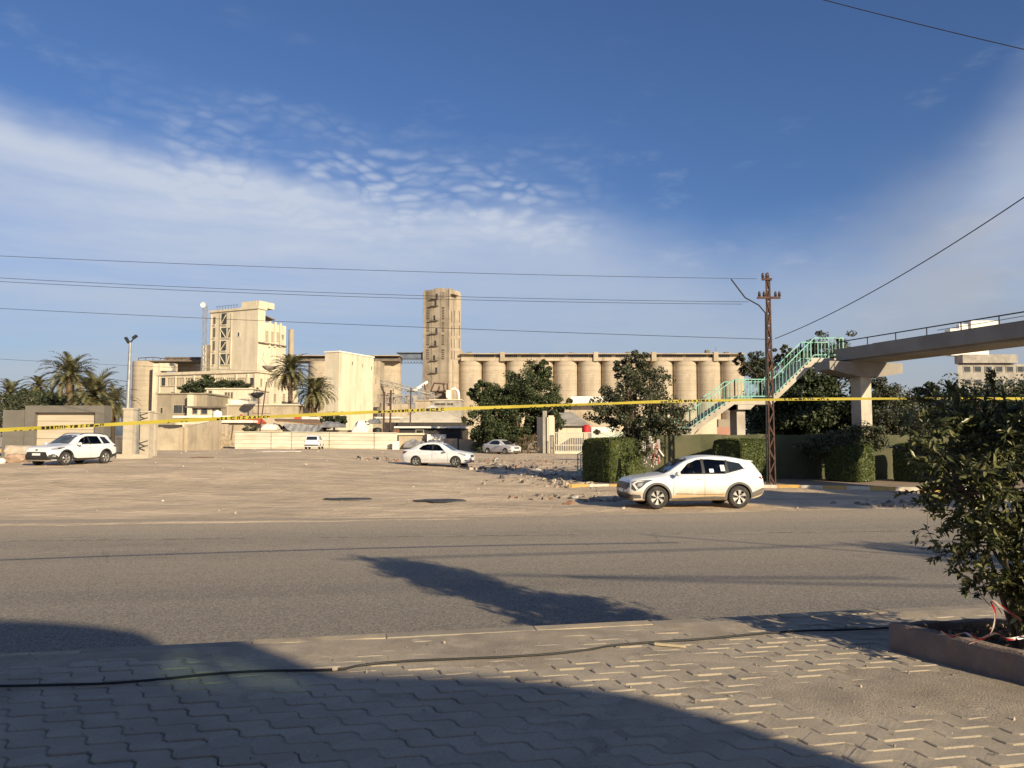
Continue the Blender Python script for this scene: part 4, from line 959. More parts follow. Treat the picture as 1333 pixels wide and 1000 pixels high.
def hedge(label, px_c, D, phi, pxl, pxr, y_top, group, z_bot=None):
    """clipped box hedge: solid core hidden under a skin of leaves; near corner at px_c"""
    B = Blk(px_c, D, phi); a = abs(B.t('L', pxl)); b_ = abs(B.t('R', pxr)); z0 = tz(B.c.x, B.c.y) - .05; z1 = P(px_c, y_top, D).z
    cen = B.c + Vector((-B.cs, B.sn)) * a / 2 + Vector((B.sn, B.cs)) * b_ / 2
    root = empty('clipped_hedge', (cen.x, cen.y, z0), label, 'hedge', group)
    core = MB(); B.solid(core, a, b_, z0 + .12, z1 - .07, inset=.10); core.build('branch_core', M('hedge_core', (.02, .022, .012), (.035, .032, .02), rough=1.), root)
    stems = MB(); r_ = random.Random(px_c)
    for i in range(9):
        q = B.c + Vector((-B.cs, B.sn)) * a * r_.uniform(.1, .9) + Vector((B.sn, B.cs)) * b_ * r_.uniform(.1, .9); stems.tube([(q.x, q.y, z0 - .1), (q.x + .05, q.y, z0 + .4)], [.03, .02], 5)
    stems.build('stem', bark, root)
    V_, F_ = [], []
    H = z1 - z0; r2_ = np.random.default_rng(px_c); tot = 0
    l = np.array([-B.cs, B.sn, 0]); rr_ = np.array([B.sn, B.cs, 0]); c0 = np.array([B.c.x, B.c.y, z0]); up = np.array([0, 0, 1.])
    faces = [(c0, l * a, up * H, -rr_), (c0, rr_ * b_, up * H, -l), (c0 + l * a, rr_ * b_, up * H, l), (c0 + rr_ * b_, l * a, up * H, rr_), (c0 + up * H, l * a, rr_ * b_, up)]
    dens = 1500 if D < 45 else 700
    for (o_, u_, v_, nn) in faces:
        ar = np.linalg.norm(u_) * np.linalg.norm(v_); k = int(ar * dens); q = r2_.random((k, 2))
        p = o_ + q[:, :1] * u_ + q[:, 1:] * v_
        hh = np.array([mnoise.noise(Vector(tuple(x * 2.4))) for x in p])
        p = p + nn * (hh * .085 + r2_.normal(size=k) * .03)[:, None]
        # round the edges slightly
        rel = p - (c0 + (l * a + rr_ * b_) / 2 + up * H / 2)
        fu, fv, fw = np.abs(rel @ l) / (a / 2), np.abs(rel @ rr_) / (b_ / 2), np.abs(rel @ up) / (H / 2)
        k3 = np.clip((fu ** 7 + fv ** 7 + fw ** 7) ** (1 / 7), .9, None); p = p - rel * ((k3 - 1) * .8).clip(0)[:, None]
        keep = (p[:, 2] > z0 + .14 + .1 * r2_.random(k)); p = p[keep]; k = len(p)
        nr = nn + r2_.normal(size=(k, 3)) * .55; nr /= np.linalg.norm(nr, axis=1)[:, None]; ax = np.cross(nr, r2_.normal(size=(k, 3))); ax /= np.linalg.norm(ax, axis=1)[:, None]; bx = np.cross(nr, ax)
        s_ = (.045 + .04 * r2_.random(k))[:, None]
        V_.append(np.stack([p - ax * s_, p + bx * s_ * .5, p + ax * s_, p - bx * s_ * .5], 1).reshape(-1, 3)); F_.append(np.arange(k * 4).reshape(-1, 4) + tot); tot += k * 4
    mesh_np('foliage', np.concatenate(V_), np.concatenate(F_), f_hedge, root)
    return root
# ------------------------------------------------------------------ the far right: island, footbridge, hedges, poles, trees
ISL = [(2.45, 33.4), (6.0, 33.6), (10.5, 33.3), (14.0, 32.4), (17.5, 31.2), (26, 28.5), (60, 20)]
kz = -.66
isl_top = M('island_paving', (.30, .22, .155), (.23, .17, .12), scale=1.5, rough=.95, bump=.4, c3=(.35, .28, .2), s3=.8, f3=.6)
im = MB(); far = [(60, 45), (14, 41.5), (4.6, 37.5)]
poly = [(x, y + .15) for x, y in ISL] + far
im.prism([(x, y, kz - .3) for x, y in poly], (0, 0, .3 + .14)); tag(im.build('traffic_island', isl_top), kind='structure')
ky = M('kerb_yellow_paint', (.62, .38, .10), (.48, .31, .11), scale=3, rough=.8, c3=(.35, .27, .18), s3=2, f3=.6)
kw = M('kerb_white_paint', (.66, .60, .50), (.52, .46, .37), scale=3, rough=.8, c3=(.3, .25, .2), s3=2, f3=.6)
kk = MB(); i = 0
for (a, b_) in zip(ISL, ISL[1:]):
    a, b_ = Vector(a), Vector(b_); L = (b_ - a).length; n_ = max(1, round(L / 1.0)); d = (b_ - a) / n_; nn = Vector((-d.y, d.x)).normalized() * .15
    for j in range(n_):
        p, q = a + d * j + d * .01, a + d * (j + 1) - d * .01; h = .175 + random.gauss(0, .008)
        kk.hexa([(p.x, p.y, kz - .3), (q.x, q.y, kz - .3), (q.x + nn.x, q.y + nn.y, kz - .3), (p.x + nn.x, p.y + nn.y, kz - .3), (p.x, p.y, kz + h), (q.x, q.y, kz + h), (q.x + nn.x, q.y + nn.y, kz + h), (p.x + nn.x, p.y + nn.y, kz + h)], (i // 1) % 2); i += 1
a, b_ = Vector((2.45, 33.4)), Vector((4.6, 37.5)); n_ = 4; d = (b_ - a) / n_; nn = Vector((d.y, -d.x)).normalized() * .15
for j in range(n_):
    p, q = a + d * j + d * .01, a + d * (j + 1) - d * .01; kk.hexa([(x.x, x.y, kz - .3) for x in (p + nn * .02, q + nn * .02, q + nn, p + nn)] + [(x.x, x.y, kz + .17) for x in (p + nn * .02, q + nn * .02, q + nn, p + nn)], j % 2)
tag(kk.build('island_kerb', [ky, kw]), kind='structure')

GH = 'clipped box hedges on the kerbed island'
hedge('long clipped box hedge left of the dusty crossover, tallest of the row', 792, 34.6, 58, 755, 842, 571, GH)
hedge('clipped box hedge behind the rear roof of the dusty crossover', 962, 34.9, 44, 924, 1002, 572, GH)
hedge('clipped box hedge right of the lattice pole, dark left face and sunlit end', 1114, 35.0, 56, 1069, 1137, 580, GH)
hedge('clipped box hedge half hidden behind the red taped bush', 1216, 34.5, 58, 1157, 1240, 578, GH)

# green mesh fence behind the hedges
fm = M('green_shade_mesh', (.085, .09, .045), (.06, .066, .035), scale=.8, rough=.9, c3=(.13, .12, .07), s3=.4, f3=.6)
fe = empty('mesh_fence', (P(1060, 566, 37.5).x, 37.5, -.6), 'long khaki green mesh fence running behind the hedges', 'fence')
fb = MB(); q0, q1 = P(836, 566, 38.2), P(1330, 566, 38.0); n_ = 26; pts = []
for i in range(n_ + 1):
    p = q0.lerp(q1, i / n_); pts.append((p.x, p.y + .05 * math.sin(i * 2.1), 0))
zt = [1.66 + .03 * math.sin(i * 1.7) for i in range(n_ + 1)]
for i in range(n_):
    a, b_ = pts[i], pts[i + 1]
    fb.hexa([(a[0], a[1], -.7), (b_[0], b_[1], -.7), (b_[0], b_[1] + .03, -.7), (a[0], a[1] + .03, -.7), (a[0], a[1], zt[i]), (b_[0], b_[1], zt[i + 1]), (b_[0], b_[1] + .03, zt[i + 1]), (a[0], a[1] + .03, zt[i])])
fb.build('mesh_panel', fm, fe)
for i in range(0, n_ + 1, 4):
    fp = MB(); fp.tube([(pts[i][0], pts[i][1] + .07, -.8), (pts[i][0], pts[i][1] + .07, zt[i] + .02)], .03, 6); fp.build('fence_post', galv, fe)

# ---------------- footbridge
bc = M('bridge_concrete', (.30, .275, .24), (.24, .215, .185), scale=.7, rough=.9, bump=.2, bscale=8, c3=(.20, .18, .155), s3=.5, f3=.4)
bw = M('stair_concrete_pale', (.52, .47, .39), (.42, .37, .3), scale=.9, rough=.9, c3=(.3, .25, .2), s3=1.2, f3=.5)
br = empty('footbridge', (16.5, 38.6, -.6), 'concrete footbridge over the road with turquoise railed stairs', 'footbridge')
DD = Vector((.30, -.954)).normalized(); DN = Vector((-DD.y, DD.x))       # along the deck toward us; DN to its right (east)
A0 = Vector((16.35, 38.6)); ztop = 5.96; LD = 44.
def dq(s_, t_): q = A0 + DD * s_ + DN * t_; return q.x, q.y
g1 = MB()
for (t0, t1) in ((0, .22), (2.2, 2.42)):
    g1.hexa([(*dq(0, t0), ztop - .60), (*dq(LD, t0), ztop - .60), (*dq(LD, t1), ztop - .60), (*dq(0, t1), ztop - .60), (*dq(0, t0), ztop), (*dq(LD, t0), ztop), (*dq(LD, t1), ztop), (*dq(0, t1), ztop)])
g1.build('girder', bc, br)
g2 = MB(); g2.hexa([(*dq(.0, .22), ztop - .70), (*dq(LD, .22), ztop - .70), (*dq(LD, 2.2), ztop - .70), (*dq(0, 2.2), ztop - .70), (*dq(0, .22), ztop - .42), (*dq(LD, .22), ztop - .42), (*dq(LD, 2.2), ztop - .42), (*dq(0, 2.2), ztop - .42)])
g2.build('deck', bc, br)
for t_ in (.11, 2.31):
    h_ = MB(); h_.tube([(*dq(0, t_), ztop + .36), (*dq(LD, t_), ztop + .36)], .028, 6); h_.build('handrail', black, br)
    s_ = .3
    while s_ < LD:
        h_ = MB(); h_.tube([(*dq(s_, t_), ztop), (*dq(s_, t_), ztop + .35)], .024, 6); h_.build('rail_post', black, br); s_ += 1.75
# tapered crosshead and pier
ch = MB(); cA = A0 + DD * .35; e0, e1 = -1.15, 3.3
def cq(t_, w_): q = cA + DN * t_ + DD * w_; return q.x, q.y
for (wa, wb) in ((-.55, .55),):
    prof = [(e0, ztop - .70), (e0, ztop - 1.12), (.55, ztop - 1.42), (1.9, ztop - 1.42), (e1, ztop - 1.20), (e1, ztop - .70)]
    ch.prism([(*cq(t_, wa), z) for t_, z in prof], Vector((*(DD * (wb - wa)), 0)))
ch.build('crosshead', bc, br)
pr_ = MB(); pr_.hexa([(*cq(t_, w_), -.9) for t_, w_ in ((.85, -.34), (1.50, -.34), (1.50, .34), (.85, .34))] + [(*cq(t_, w_), ztop - 1.40) for t_, w_ in ((.85, -.34), (1.50, -.34), (1.50, .34), (.85, .34))]); pr_.build('pier', bw, br)
pr_ = MB(); cB = A0 + DD * (LD - 1)
def c2(t_, w_): q = cB + DN * t_ + DD * w_; return q.x, q.y
pr_.hexa([(*c2(t_, w_), -.9) for t_, w_ in ((.75, -.42), (1.62, -.42), (1.62, .42), (.75, .42))] + [(*c2(t_, w_), ztop - .70) for t_, w_ in ((.75, -.42), (1.62, -.42), (1.62, .42), (.75, .42))]); pr_.build('pier', bw, br)
# stairs: landings and flights in a plane at Y 34..36
YF, YB = 38.9, 40.8
def sx(px): return P(px, 520, YF).x
def szz(py): return P(900, py, YF).z
tl0, tl1, ztl = sx(1062), sx(1100), ztop - .42                          # top landing
ml0, ml1, zml = sx(957), sx(1006), szz(519)                            # middle landing
ll0, ll1, zll = sx(868), sx(898), szz(560)                             # low landing
fl = MB()
def slab(x0, x1, z, th=.22): fl.box(x0, x1, YF, YB, z - th, z)
slab(tl0, tl1, ztl, .3); slab(ml0, ml1, zml, .30); slab(ll0, ll1, zll, .22)
def flight(xa, za, xb, zb):   # from low (xa,za) to high (xb,zb); returns nose points
    n_ = max(3, round((zb - za) / .175)); dx, dz = (xb - xa) / n_, (zb - za) / n_
    pr = [(xa, za - .25)]
    for i in range(n_): pr += [(xa + dx * i, za + dz * i), (xa + dx * i, za + dz * (i + 1))]
    pr += [(xb, zb), (xb, zb - .30), (xb - .1, zb - .34), (xa + .3, za - .25)]
    q = [pr[0]]
    for p in pr[1:]:
        if (Vector(p) - Vector(q[-1])).length > 1e-4: q.append(p)
    # split as quads per step to stay robust
    for i in range(n_):
        x0, x1 = xa + dx * i, xa + dx * (i + 1); zt_ = za + dz * (i + 1)
        zb0, zb1 = za + dz * i - .26, za + dz * (i + 1) - .26
        fl.hexa([(x0, YF, zb0), (x1, YF, zb1), (x1, YB, zb1), (x0, YB, zb0), (x0, YF, zt_), (x1, YF, zt_), (x1, YB, zt_), (x0, YB, zt_)])
flight(ml1, zml, tl0, ztl); flight(ll1, zll, ml0, zml)
lx, lz = sx(748), kz + .1
flight(lx, lz, ll0, zll)
fl.build('stair_flight', bw, br)
for (x, w_, zt_) in ((sx(966), .42, zml - .3), (sx(884), .35, zll - .2)):
    pp_ = MB(); pp_.box(x - w_ / 2, x + w_ / 2, YF + .25, YB - .4, -.9, zt_); pp_.hexa([(x - w_ / 2, YF + .02, zt_ - .25), (x + w_, YF + .02, zt_ - .25), (x + w_, YB - .1, zt_ - .25), (x - w_ / 2, YB - .1, zt_ - .25), (x - w_ / 2, YF + .02, zt_ - .002), (x + w_ * 1.6, YF + .02, zt_ - .002), (x + w_ * 1.6, YB - .1, zt_ - .002), (x - w_ / 2, YB - .1, zt_ - .002)]); pp_.build('stair_column', bw, br)
# solid infill under the lower flights (pale sloping wall)
iw = MB(); iw.prism([(sx(884), YF + .2, -.8), (sx(884), YF + .2, zll - .24), (sx(905), YF + .2, zll - .2), (sx(934), YF + .2, szz(535)), (sx(934), YF + .2, -.8)], (0, .25, 0)); iw.build('stair_wall', plaster, br)
def railing(p0, p1, hh=.98, sp=.17, post=1.3, mat=turq, rr=.022, pr=.030, parent=br):
    p0, p1 = Vector(p0), Vector(p1); L = Vector((p1.x - p0.x, p1.y - p0.y)).length
    for h_, nm in ((hh, 'top_rail'), (.12, 'bottom_rail')):
        mb = MB(); mb.bar(p0 + Vector((0, 0, h_)), p1 + Vector((0, 0, h_)), pr * 1.7, pr * 1.7); mb.build(nm, mat, parent)
    n_ = max(1, int(L / sp)); mb = MB()
    for i in range(1, n_):
        p = p0.lerp(p1, i / n_); mb.bar(p + Vector((0, 0, .12)), p + Vector((0, 0, hh)), rr, rr)
    mb.build('balusters', mat, parent)
    for q in (p0, p1):
        mb = MB(); mb.bar(q + Vector((0, 0, -.02)), q + Vector((0, 0, hh + .03)), .05, .05); mb.build('railing_post', mat, parent)
for Y in (YF + .05, YB - .05):
    railing((lx + .3, Y, lz + .2), (ll0, Y, zll)); railing((ll0, Y, zll), (ll1, Y, zll)); railing((ll1, Y, zll), (ml0, Y, zml)); railing((ml0, Y, zml), (ml1, Y, zml)); railing((ml1, Y, zml), (tl0, Y, ztl + .05)); railing((tl0, Y, ztl + .05), (tl1 - (.1 if Y < 35 else 0), Y, ztl + .05))

# ---------------- rusty lattice pole
LP = Vector((P(1004, 566, 33.5).x, 33.5)); lpz = kz + .1; lh = P(1003, 362, 33.5).z
lp = empty('power_pole', (LP.x, LP.y, lpz), 'rust brown lattice steel power pole beside the stairs', 'power pole')
pl = MB(); w0, w1 = .125, .07
for sg in (1, -1):
    pl.hexa([(LP.x + sg * w0 - .025, LP.y - .06, lpz), (LP.x + sg * w0 + .025, LP.y - .06, lpz), (LP.x + sg * w0 + .025, LP.y + .06, lpz), (LP.x + sg * w0 - .025, LP.y + .06, lpz),
             (LP.x + sg * w1 - .025, LP.y - .04, lh), (LP.x + sg * w1 + .025, LP.y - .04, lh), (LP.x + sg * w1 + .025, LP.y + .04, lh), (LP.x + sg * w1 - .025, LP.y + .04, lh)])
pl.build('channel', rust, lp)
lc = MB(); n_ = 17; hh = lh - lpz
for i in range(n_):
    q0, q1 = i / n_, (i + 1) / n_; a = w0 + (w1 - w0) * q0; b_ = w0 + (w1 - w0) * q1; sg = 1 if i % 2 else -1
    for yo in (-.05, .05): lc.bar((LP.x - sg * a, LP.y + yo, lpz + hh * q0), (LP.x + sg * b_, LP.y + yo, lpz + hh * q1), .03, .05)
    if i > n_ * .55: lc.box(LP.x - a, LP.x + a, LP.y - .028, LP.y + .028, lpz + hh * q0 + .06, lpz + hh * q1)
lc.build('lacing', rust, lp)
insm = M('brown_insulator', (.05, .03, .025), (.08, .05, .04), rough=.3)
for (z, x0, x1, px_ins) in ((P(1003, 388, 33.5).z, P(985, 388, 33.5).x, P(1015, 388, 33.5).x, (988, 994, 1009, 1014)), (P(1003, 364, 33.5).z, P(991, 364, 33.5).x, P(1004, 364, 33.5).x, (993, 998))):
    ca = MB(); ca.box(x0, x1, LP.y - .10, LP.y - .03, z - .05, z + .05); cao = ca.build('crossarm', rust, lp)
    for px in px_ins:
        x = P(px, 388, 33.5).x; im_ = MB(); im_.lathe([(.02, 0), (.06, .03), (.075, .08), (.05, .11), (.07, .15), (.045, .2), (.03, .24)], x, LP.y - .065, 8, z0=z + .04); im_.build('insulator', insm, cao, smooth=50)
im_ = MB(); im_.lathe([(.02, 0), (.06, .03), (.075, .08), (.05, .11), (.07, .15), (.045, .2), (.03, .24)], LP.x, LP.y, 8, z0=lh); im_.build('insulator', insm, lp, smooth=50)
ct = MB(); ct.tube([(LP.x - .26, LP.y - .1, lpz), (LP.x - .22, LP.y - .1, lpz + 4), (LP.x - .17, LP.y - .1, P(1, 408, 33.5).z), (LP.x - .45, LP.y - .1, P(1, 398, 33.5).z), (LP.x - 1.05, LP.y - .1, P(1, 388, 33.5).z), (LP.x - 1.45, LP.y - .1, P(1, 372, 33.5).z), (LP.x - 1.65, LP.y - .1, P(1, 364, 33.5).z)], .03, 6); ct.build('service_cable', wirem, lp)

def wire(name_label, a, b_, sag=.3, r_=.0105, n_=30, mat=None, cat='cable', nm='overhead_wire', group='overhead wires'):
    a, b_ = Vector(a), Vector(b_); mb = MB()
    mb.tube([a.lerp(b_, i / n_) - Vector((0, 0, sag * 4 * (i / n_) * (1 - i / n_))) for i in range(n_ + 1)], r_, 5)
    return tag(mb.build(nm, mat or wirem, origin=a), name_label, cat, group)
wire('highest overhead wire running left from the tip of the lattice pole', P(985, 363, 33.5), P(-330, 316, 33.5), .25)
wire('upper wire of the close pair running left from the crossarm', P(974, 393, 33.5), P(-330, 341, 34), .35)
wire('lower wire of the close pair running left from the crossarm', P(966, 396, 33.3), P(-330, 346, 33.3), .35)
wire('faint low wire crossing behind the tall grain tower', P(1006, 442, 33.6), P(-330, 383, 45), .2, .012)
wire('lowest faint wire above the palms at far left', P(420, 486, 75), P(-330, 448, 60), .2, .014)
wire('wire rising to the upper right from the lattice pole', P(1009, 441, 33.4), Vector((P(1500, 140, 16).x, 16, P(1500, 140, 16).z)), .45, .016)
wire('wire crossing the top right corner of the sky', P(1020, -14, 20), P(1420, 84, 18), .05, .012)
wire('small wire above the bridge railing at the right', P(1220, 430, 30), P(1420, 396, 24), .02, .012)

# ---------------- trees on the right
tree('loose grey green tree behind the long clipped hedge', gpt(828, 36.2), [pb(828, 515, 42, 32, 36.2), pb(800, 540, 28, 24, 36.2), pb(862, 545, 30, 24, 36.2), pb(824, 478, 22, 18, 36.2), pb(836, 575, 32, 24, 36.2)], f_grey, leaf=.13, n_sub=62, per=100, frac=.27, trunk_r=.12, seed=11, forks=9, jitter=.2)
tree('low shrub with pale blossom between hedge and dusty crossover', gpt(849, 33.8), [pb(848, 592, 11, 22, 33.8, depth=.35)], f_flower, leaf=.10, n_sub=14, per=26, frac=.3, trunk_r=.03, seed=12, name='flowering_shrub', cat='shrub', forks=5, jitter=.2)
GT = 'dark trees beyond the footbridge'
tree('dark tree filling the space under the upper stair flight', gpt(1030, 45), [pb(1030, 545, 56, 46, 45), pb(1075, 550, 44, 46, 44), pb(1010, 545, 36, 40, 46), pb(1050, 510, 34, 24, 45)], f_dark, leaf=.22, n_sub=120, per=120, seed=13, group=GT, trunk_r=.2)
tree('tree rising above the top of the stairs', gpt(1060, 46), [pb(1075, 462, 34, 24, 46), pb(1040, 475, 26, 22, 46), pb(1100, 480, 30, 30, 46), pb(1018, 462, 12, 10, 46), pb(985, 480, 22, 18, 47), pb(965, 470, 10, 8, 47)], f_grey, leaf=.16, n_sub=38, per=75, frac=.26, seed=14, group=GT, forks=9, jitter=.22)
tree('spreading olive green tree right of the bridge pier', gpt(1150, 41.5), [pb(1155, 545, 42, 42, 42), pb(1120, 580, 30, 24, 42), pb(1190, 565, 44, 40, 42), pb(1140, 515, 26, 20, 42)], f_grey, leaf=.15, n_sub=80, per=95, frac=.27, seed=15, group=GT, jitter=.18, forks=9)
tree('dense dark tree behind the near bush at the right edge', gpt(1260, 44), [pb(1240, 550, 50, 48, 44), pb(1300, 545, 50, 45, 44), pb(1350, 540, 40, 50, 44), pb(1215, 520, 24, 18, 44)], f_dark, leaf=.18, n_sub=85, per=90, seed=16, group=GT, forks=8)
tree('low bush by the foot of the bridge pier', gpt(1090, 36.8), [pb(1095, 572, 30, 17, 36.8), pb(1062, 582, 22, 14, 36.8), pb(1128, 568, 22, 18, 36.8)], f_grey, leaf=.11, n_sub=55, per=80, seed=17, trunk_r=.04, name='shrub', cat='shrub')
# building beyond the bridge
bb = Blk(1258, 150, 8); X0, Z1 = XZ(1258, 470, 150)
ob = empty('apartment_building', (P(1300, 566, 150).x, 150, -.2), 'grey block with square windows beyond the footbridge at the right', 'building')
mb = MB(); xa, xb_ = P(1250, 0, 150).x, P(1420, 0, 150).x; mb.hexa([(xa, 150, -.3), (xb_, 150, -.3), (xb_ * 1.1, 165, -.3), (xa * 1.1, 165, -.3), (xa, 150, P(0, 474, 150).z), (xb_, 150, P(0, 474, 150).z), (xb_ * 1.1, 165, P(0, 474, 150).z), (xa * 1.1, 165, P(0, 474, 150).z)]); mb.box(P(1254, 0, 150).x, P(1326, 0, 150).x, 149.2, 152, P(0, 473, 150).z, P(0, 462, 150).z); mb.build('wall', conc_gr, ob)
mb = MB(); mb.box(P(1262, 0, 150).x, P(1300, 0, 150).x, 152, 153, P(0, 462, 150).z, P(0, 420, 150).z); mb.box(P(1246, 0, 150).x, P(1270, 0, 150).x, 151, 153, P(0, 462, 150).z, P(0, 427, 150).z); mb.box(P(1276, 0, 150).x, P(1312, 0, 150).x, 151.5, 154, P(0, 430, 150).z, P(0, 416, 150).z); mb.build('rooftop_block', white, ob)
for r_ in range(3):
    for cpx in (1258, 1272, 1286, 1300, 1314, 1328):
        x = P(cpx, 0, 150).x; z = P(0, 484 + r_ * 17, 150).z; f_ = MB(); f_.box(x - .15, x + 1.35, 149.9, 150.02, z - .15, z + 1.15); fo = f_.build('window', conc_gr, ob)
        f_ = MB(); f_.box(x, x + 1.2, 149.86, 149.9, z, z + 1.0); f_.build('pane', darkglass, fo)
# ------------------------------------------------------------------ grain silo complex
GS = 'round concrete grain silos of the long row'
names_s = ['first silo of the row, right beside the tall grain tower', 'second silo of the row counting from the grain tower', 'third silo of the row, just left of the ficus crown', 'fourth silo of the row, hidden behind the ficus crown', 'fifth silo of the row, right edge of the ficus crown', 'sixth silo of the row, above the small white sheet', 'seventh silo of the row, left of the loose grey green tree', 'eighth silo of the row, behind the top of the loose tree', 'ninth silo of the row, right of the loose tree top', 'tenth silo of the row, fully open to view', 'eleventh silo of the row, above the turquoise lower railing', 'last silo at the right end of the long row']
silo_m = M('silo_concrete', (.47, .395, .30), (.385, .325, .245), scale=.10, rough=.92, stretch=(1, 1, .12), c3=(.24, .195, .145), s3=.09, f3=.55, bump=.3, bscale=1.2, bdist=.1, streaks=.85, sscale=.55, band=.35)
def silo(px, D, r_, ztop_, label, group=GS):
    p = P(px, 566, D); root_o = (p.x, D, -.3); mb = MB(); pr = []
    nb = 16; H = ztop_ + .3
    for i in range(nb):                                   # slip-form lifts: faint horizontal joints
        z0, z1 = H * i / nb, H * (i + 1) / nb; pr += [(r_, z0 + .03), (r_ * (1 + .0015 * ((i * 7) % 3)), z1 - .06), (r_ - .05, z1 - .04), (r_ - .05, z1)]
    mb.lathe(pr, p.x, D, 48, z0=-.3); 
    return tag(mb.build('grain_silo', silo_m, origin=root_o, smooth=30), label, 'silo', group)
DR = 302.; zs = P(0, 470, DR - 4).z
for i, nm in enumerate(names_s): silo(612 + 31.1 * i, DR, 4.66, zs, nm)
GL = 'round silos of the left block'
silo(189, 262, 4.6, P(0, 470, 258).z, 'big round silo at the left end, beside the street lamp', GL)
silo(245, 272, 4.8, P(0, 471, 267).z, 'round silo top showing between the left silo and the tall white building', GL)
silo(417, 290, 4.8, P(0, 470, 285).z, 'round silo behind the two middle palms', GL)
silo(505, 300, 4.9, P(0, 470, 295).z, 'round silo between the tall blank building and the blue grey bridge', GL)
silo(472, 301, 4.9, P(0, 470, 296).z, 'round silo tucked behind the tall blank building', GL)
# gallery on top of the long row
gx0, gx1 = P(600, 0, 298).x, P(968, 0, 298).x; zg0, zg1 = zs + .05, P(0, 459.5, 296).z
ga = empty('silo_gallery', ((gx0 + gx1) / 2, 298, zs), 'long flat gallery running along the top of the silo row', 'gallery')
mb = MB(); mb.box(gx0, gx1, 297.5, 306, zg0, zg0 + 1.2); mb.box(gx0, gx1, 299, 305, zg0 + 1.2, zg1 - .35); mb.build('wall', silo_m, ga)
mb = MB(); mb.box(gx0 + 3, gx1 - 3, 303, 304, -.3, zs); mb.build('core_wall', conc_dk, ga)
mb = MB(); mb.box(gx0 - .4, gx1 + 1, 297.0, 306.5, zg1 - .35, zg1); mb.build('roof', conc, ga)
for i in range(11):
    x = gx0 + 5 + (gx1 - gx0 - 8) * i / 11; mb = MB(); mb.box(x, x + 7.6, 298.9, 299.0, zg0 + 1.5, zg0 + 2.4); wn = mb.build('window', darkglass, ga)
    mb = MB(); 
    for k in range(9): mb.box(x + .8 * k + .3, x + .8 * k + .55, 298.78, 298.9, zg0 + 1.5, zg0 + 2.4)
    mb.build('mullions', conc_dk, wn)
for px in (654, 776, 852, 933):
    x = P(px, 0, 298).x; mb = MB(); mb.box(x - .9, x + .9, 296.8, 299, zg0 - .2, zg1 + .5); mb.build('pier', conc, ga)
mb = MB()
for px, h_ in ((610, .9), (640, .5), (700, .4), (745, .7), (820, .9), (880, .4), (925, 1.6), (950, .8), (965, .5)):
    x = P(px, 0, 298).x; mb.box(x - .8, x + .8, 300, 302, zg1, zg1 + h_)
mb.tube([(P(934, 0, 298).x, 298, zg1), (P(934, 0, 298).x, 298, zg1 + 2.6)], .09, 5); mb.build('roof_vent', conc_dk, ga)

# grain tower
slit_m = M('slit_shade_brown', (.17, .14, .11), (.10, .085, .07), scale=.8, rough=.8)  # flat brown panels, the shade inside slit openings put into the colour
T = Blk(584.5, 293, 25); aT, bT = T.t('L', 550), T.t('R', 599.5); zT = T.z('L', 583, 377.5)
tw = empty('grain_tower', (T.c.x, T.c.y, -.3), 'tall weathered concrete grain tower with slit windows', 'tower')
mb = MB(); T.solid(mb, aT, bT, -.3, zT); 
T.panel(mb, 'L', .2, aT - .2, zT, zT + .7, -.6, -.25); T.panel(mb, 'R', .2, bT - .2, zT, zT + .7, -.6, -.25)
for t_ in (0.0, aT * .30, aT * .62, aT - .5): T.panel(mb, 'L', t_ + .02, t_ + .40, -.3, zT - .1, -.05, .10)
for t_ in (.03, bT * .33, bT * .62, bT - .55): T.panel(mb, 'R', t_, t_ + .4, -.3, zT - .1, -.05, .14)
twm = M('tower_concrete', (.43, .36, .275), (.33, .275, .205), scale=.16, rough=.95, stretch=(1, 1, .3), c3=(.19, .155, .115), s3=.13, f3=.65, bump=.4, bscale=1.5, bdist=.1, streaks=.9, sscale=.7, band=.3)
mb.build('wall', twm, tw)
for x0, x1 in ((554.5, 558.5), (574.5, 578)):
    for y0, y1 in ((381, 388), (400, 416), (419.5, 432), (436, 449.5), (455, 468)):
        t0, t1, z0, z1 = T.rect('L', x0, x1, y0, y1); w_ = MB()
        T.panel(w_, 'L', t0, t1, z0, z1, -.02, .03); wo_ = w_.build('window', slit_m, tw); w_ = MB()
        T.panel(w_, 'L', t0 - .12, t1 + .12, z1, z1 + .15, -.02, .12)
        for k in range(1, 5): zz = z0 + (z1 - z0) * k / 5; T.panel(w_, 'L', t0, t1, zz - .12, zz + .12, .03, .06)
        w_.build('window_bars', twm, wo_)
for px in (587.5, 591, 594.5, 597.5):
    for y0, y1 in ((405, 420), (424, 437), (441, 453), (457, 468)):
        t0, t1, z0, z1 = T.rect('R', px - .6, px + .6, y0, y1); w_ = MB(); T.panel(w_, 'R', t0, t1, z0, z1, -.02, .03); w_.build('window', slit_m, tw)
for k, yy_ in enumerate((390, 399, 418, 435, 451, 470, 486)):
    t0, t1, z0, z1 = T.rect('L', 559.5, 570.5, yy_ - 1, yy_); w_ = MB(); T.panel(w_, 'L', t0, t1, z0, z0 + .18, 0, .8)
    for t_ in (t0, (t0 + t1) / 2, t1 - .06): T.panel(w_, 'L', t_, t_ + .06, z0 + .18, z0 + 1.1, .72, .78)
    T.panel(w_, 'L', t0, t1, z0 + 1.05, z0 + 1.12, .72, .78); bo = w_.build('balcony', conc_dk, tw)
    w_ = MB(); T.panel(w_, 'L', t0 + .5 + (k % 3) * .5, t0 + 1.4 + (k % 3) * .5, z0 + .18, z0 + 2.2, .01, .04); w_.build('door', darkglass, tw)
w_ = MB(); T.panel(w_, 'L', aT * .3, aT * .62, zT - 1.5, zT + 1.2, -3, -.5); w_.build('roof_house', twm, tw)
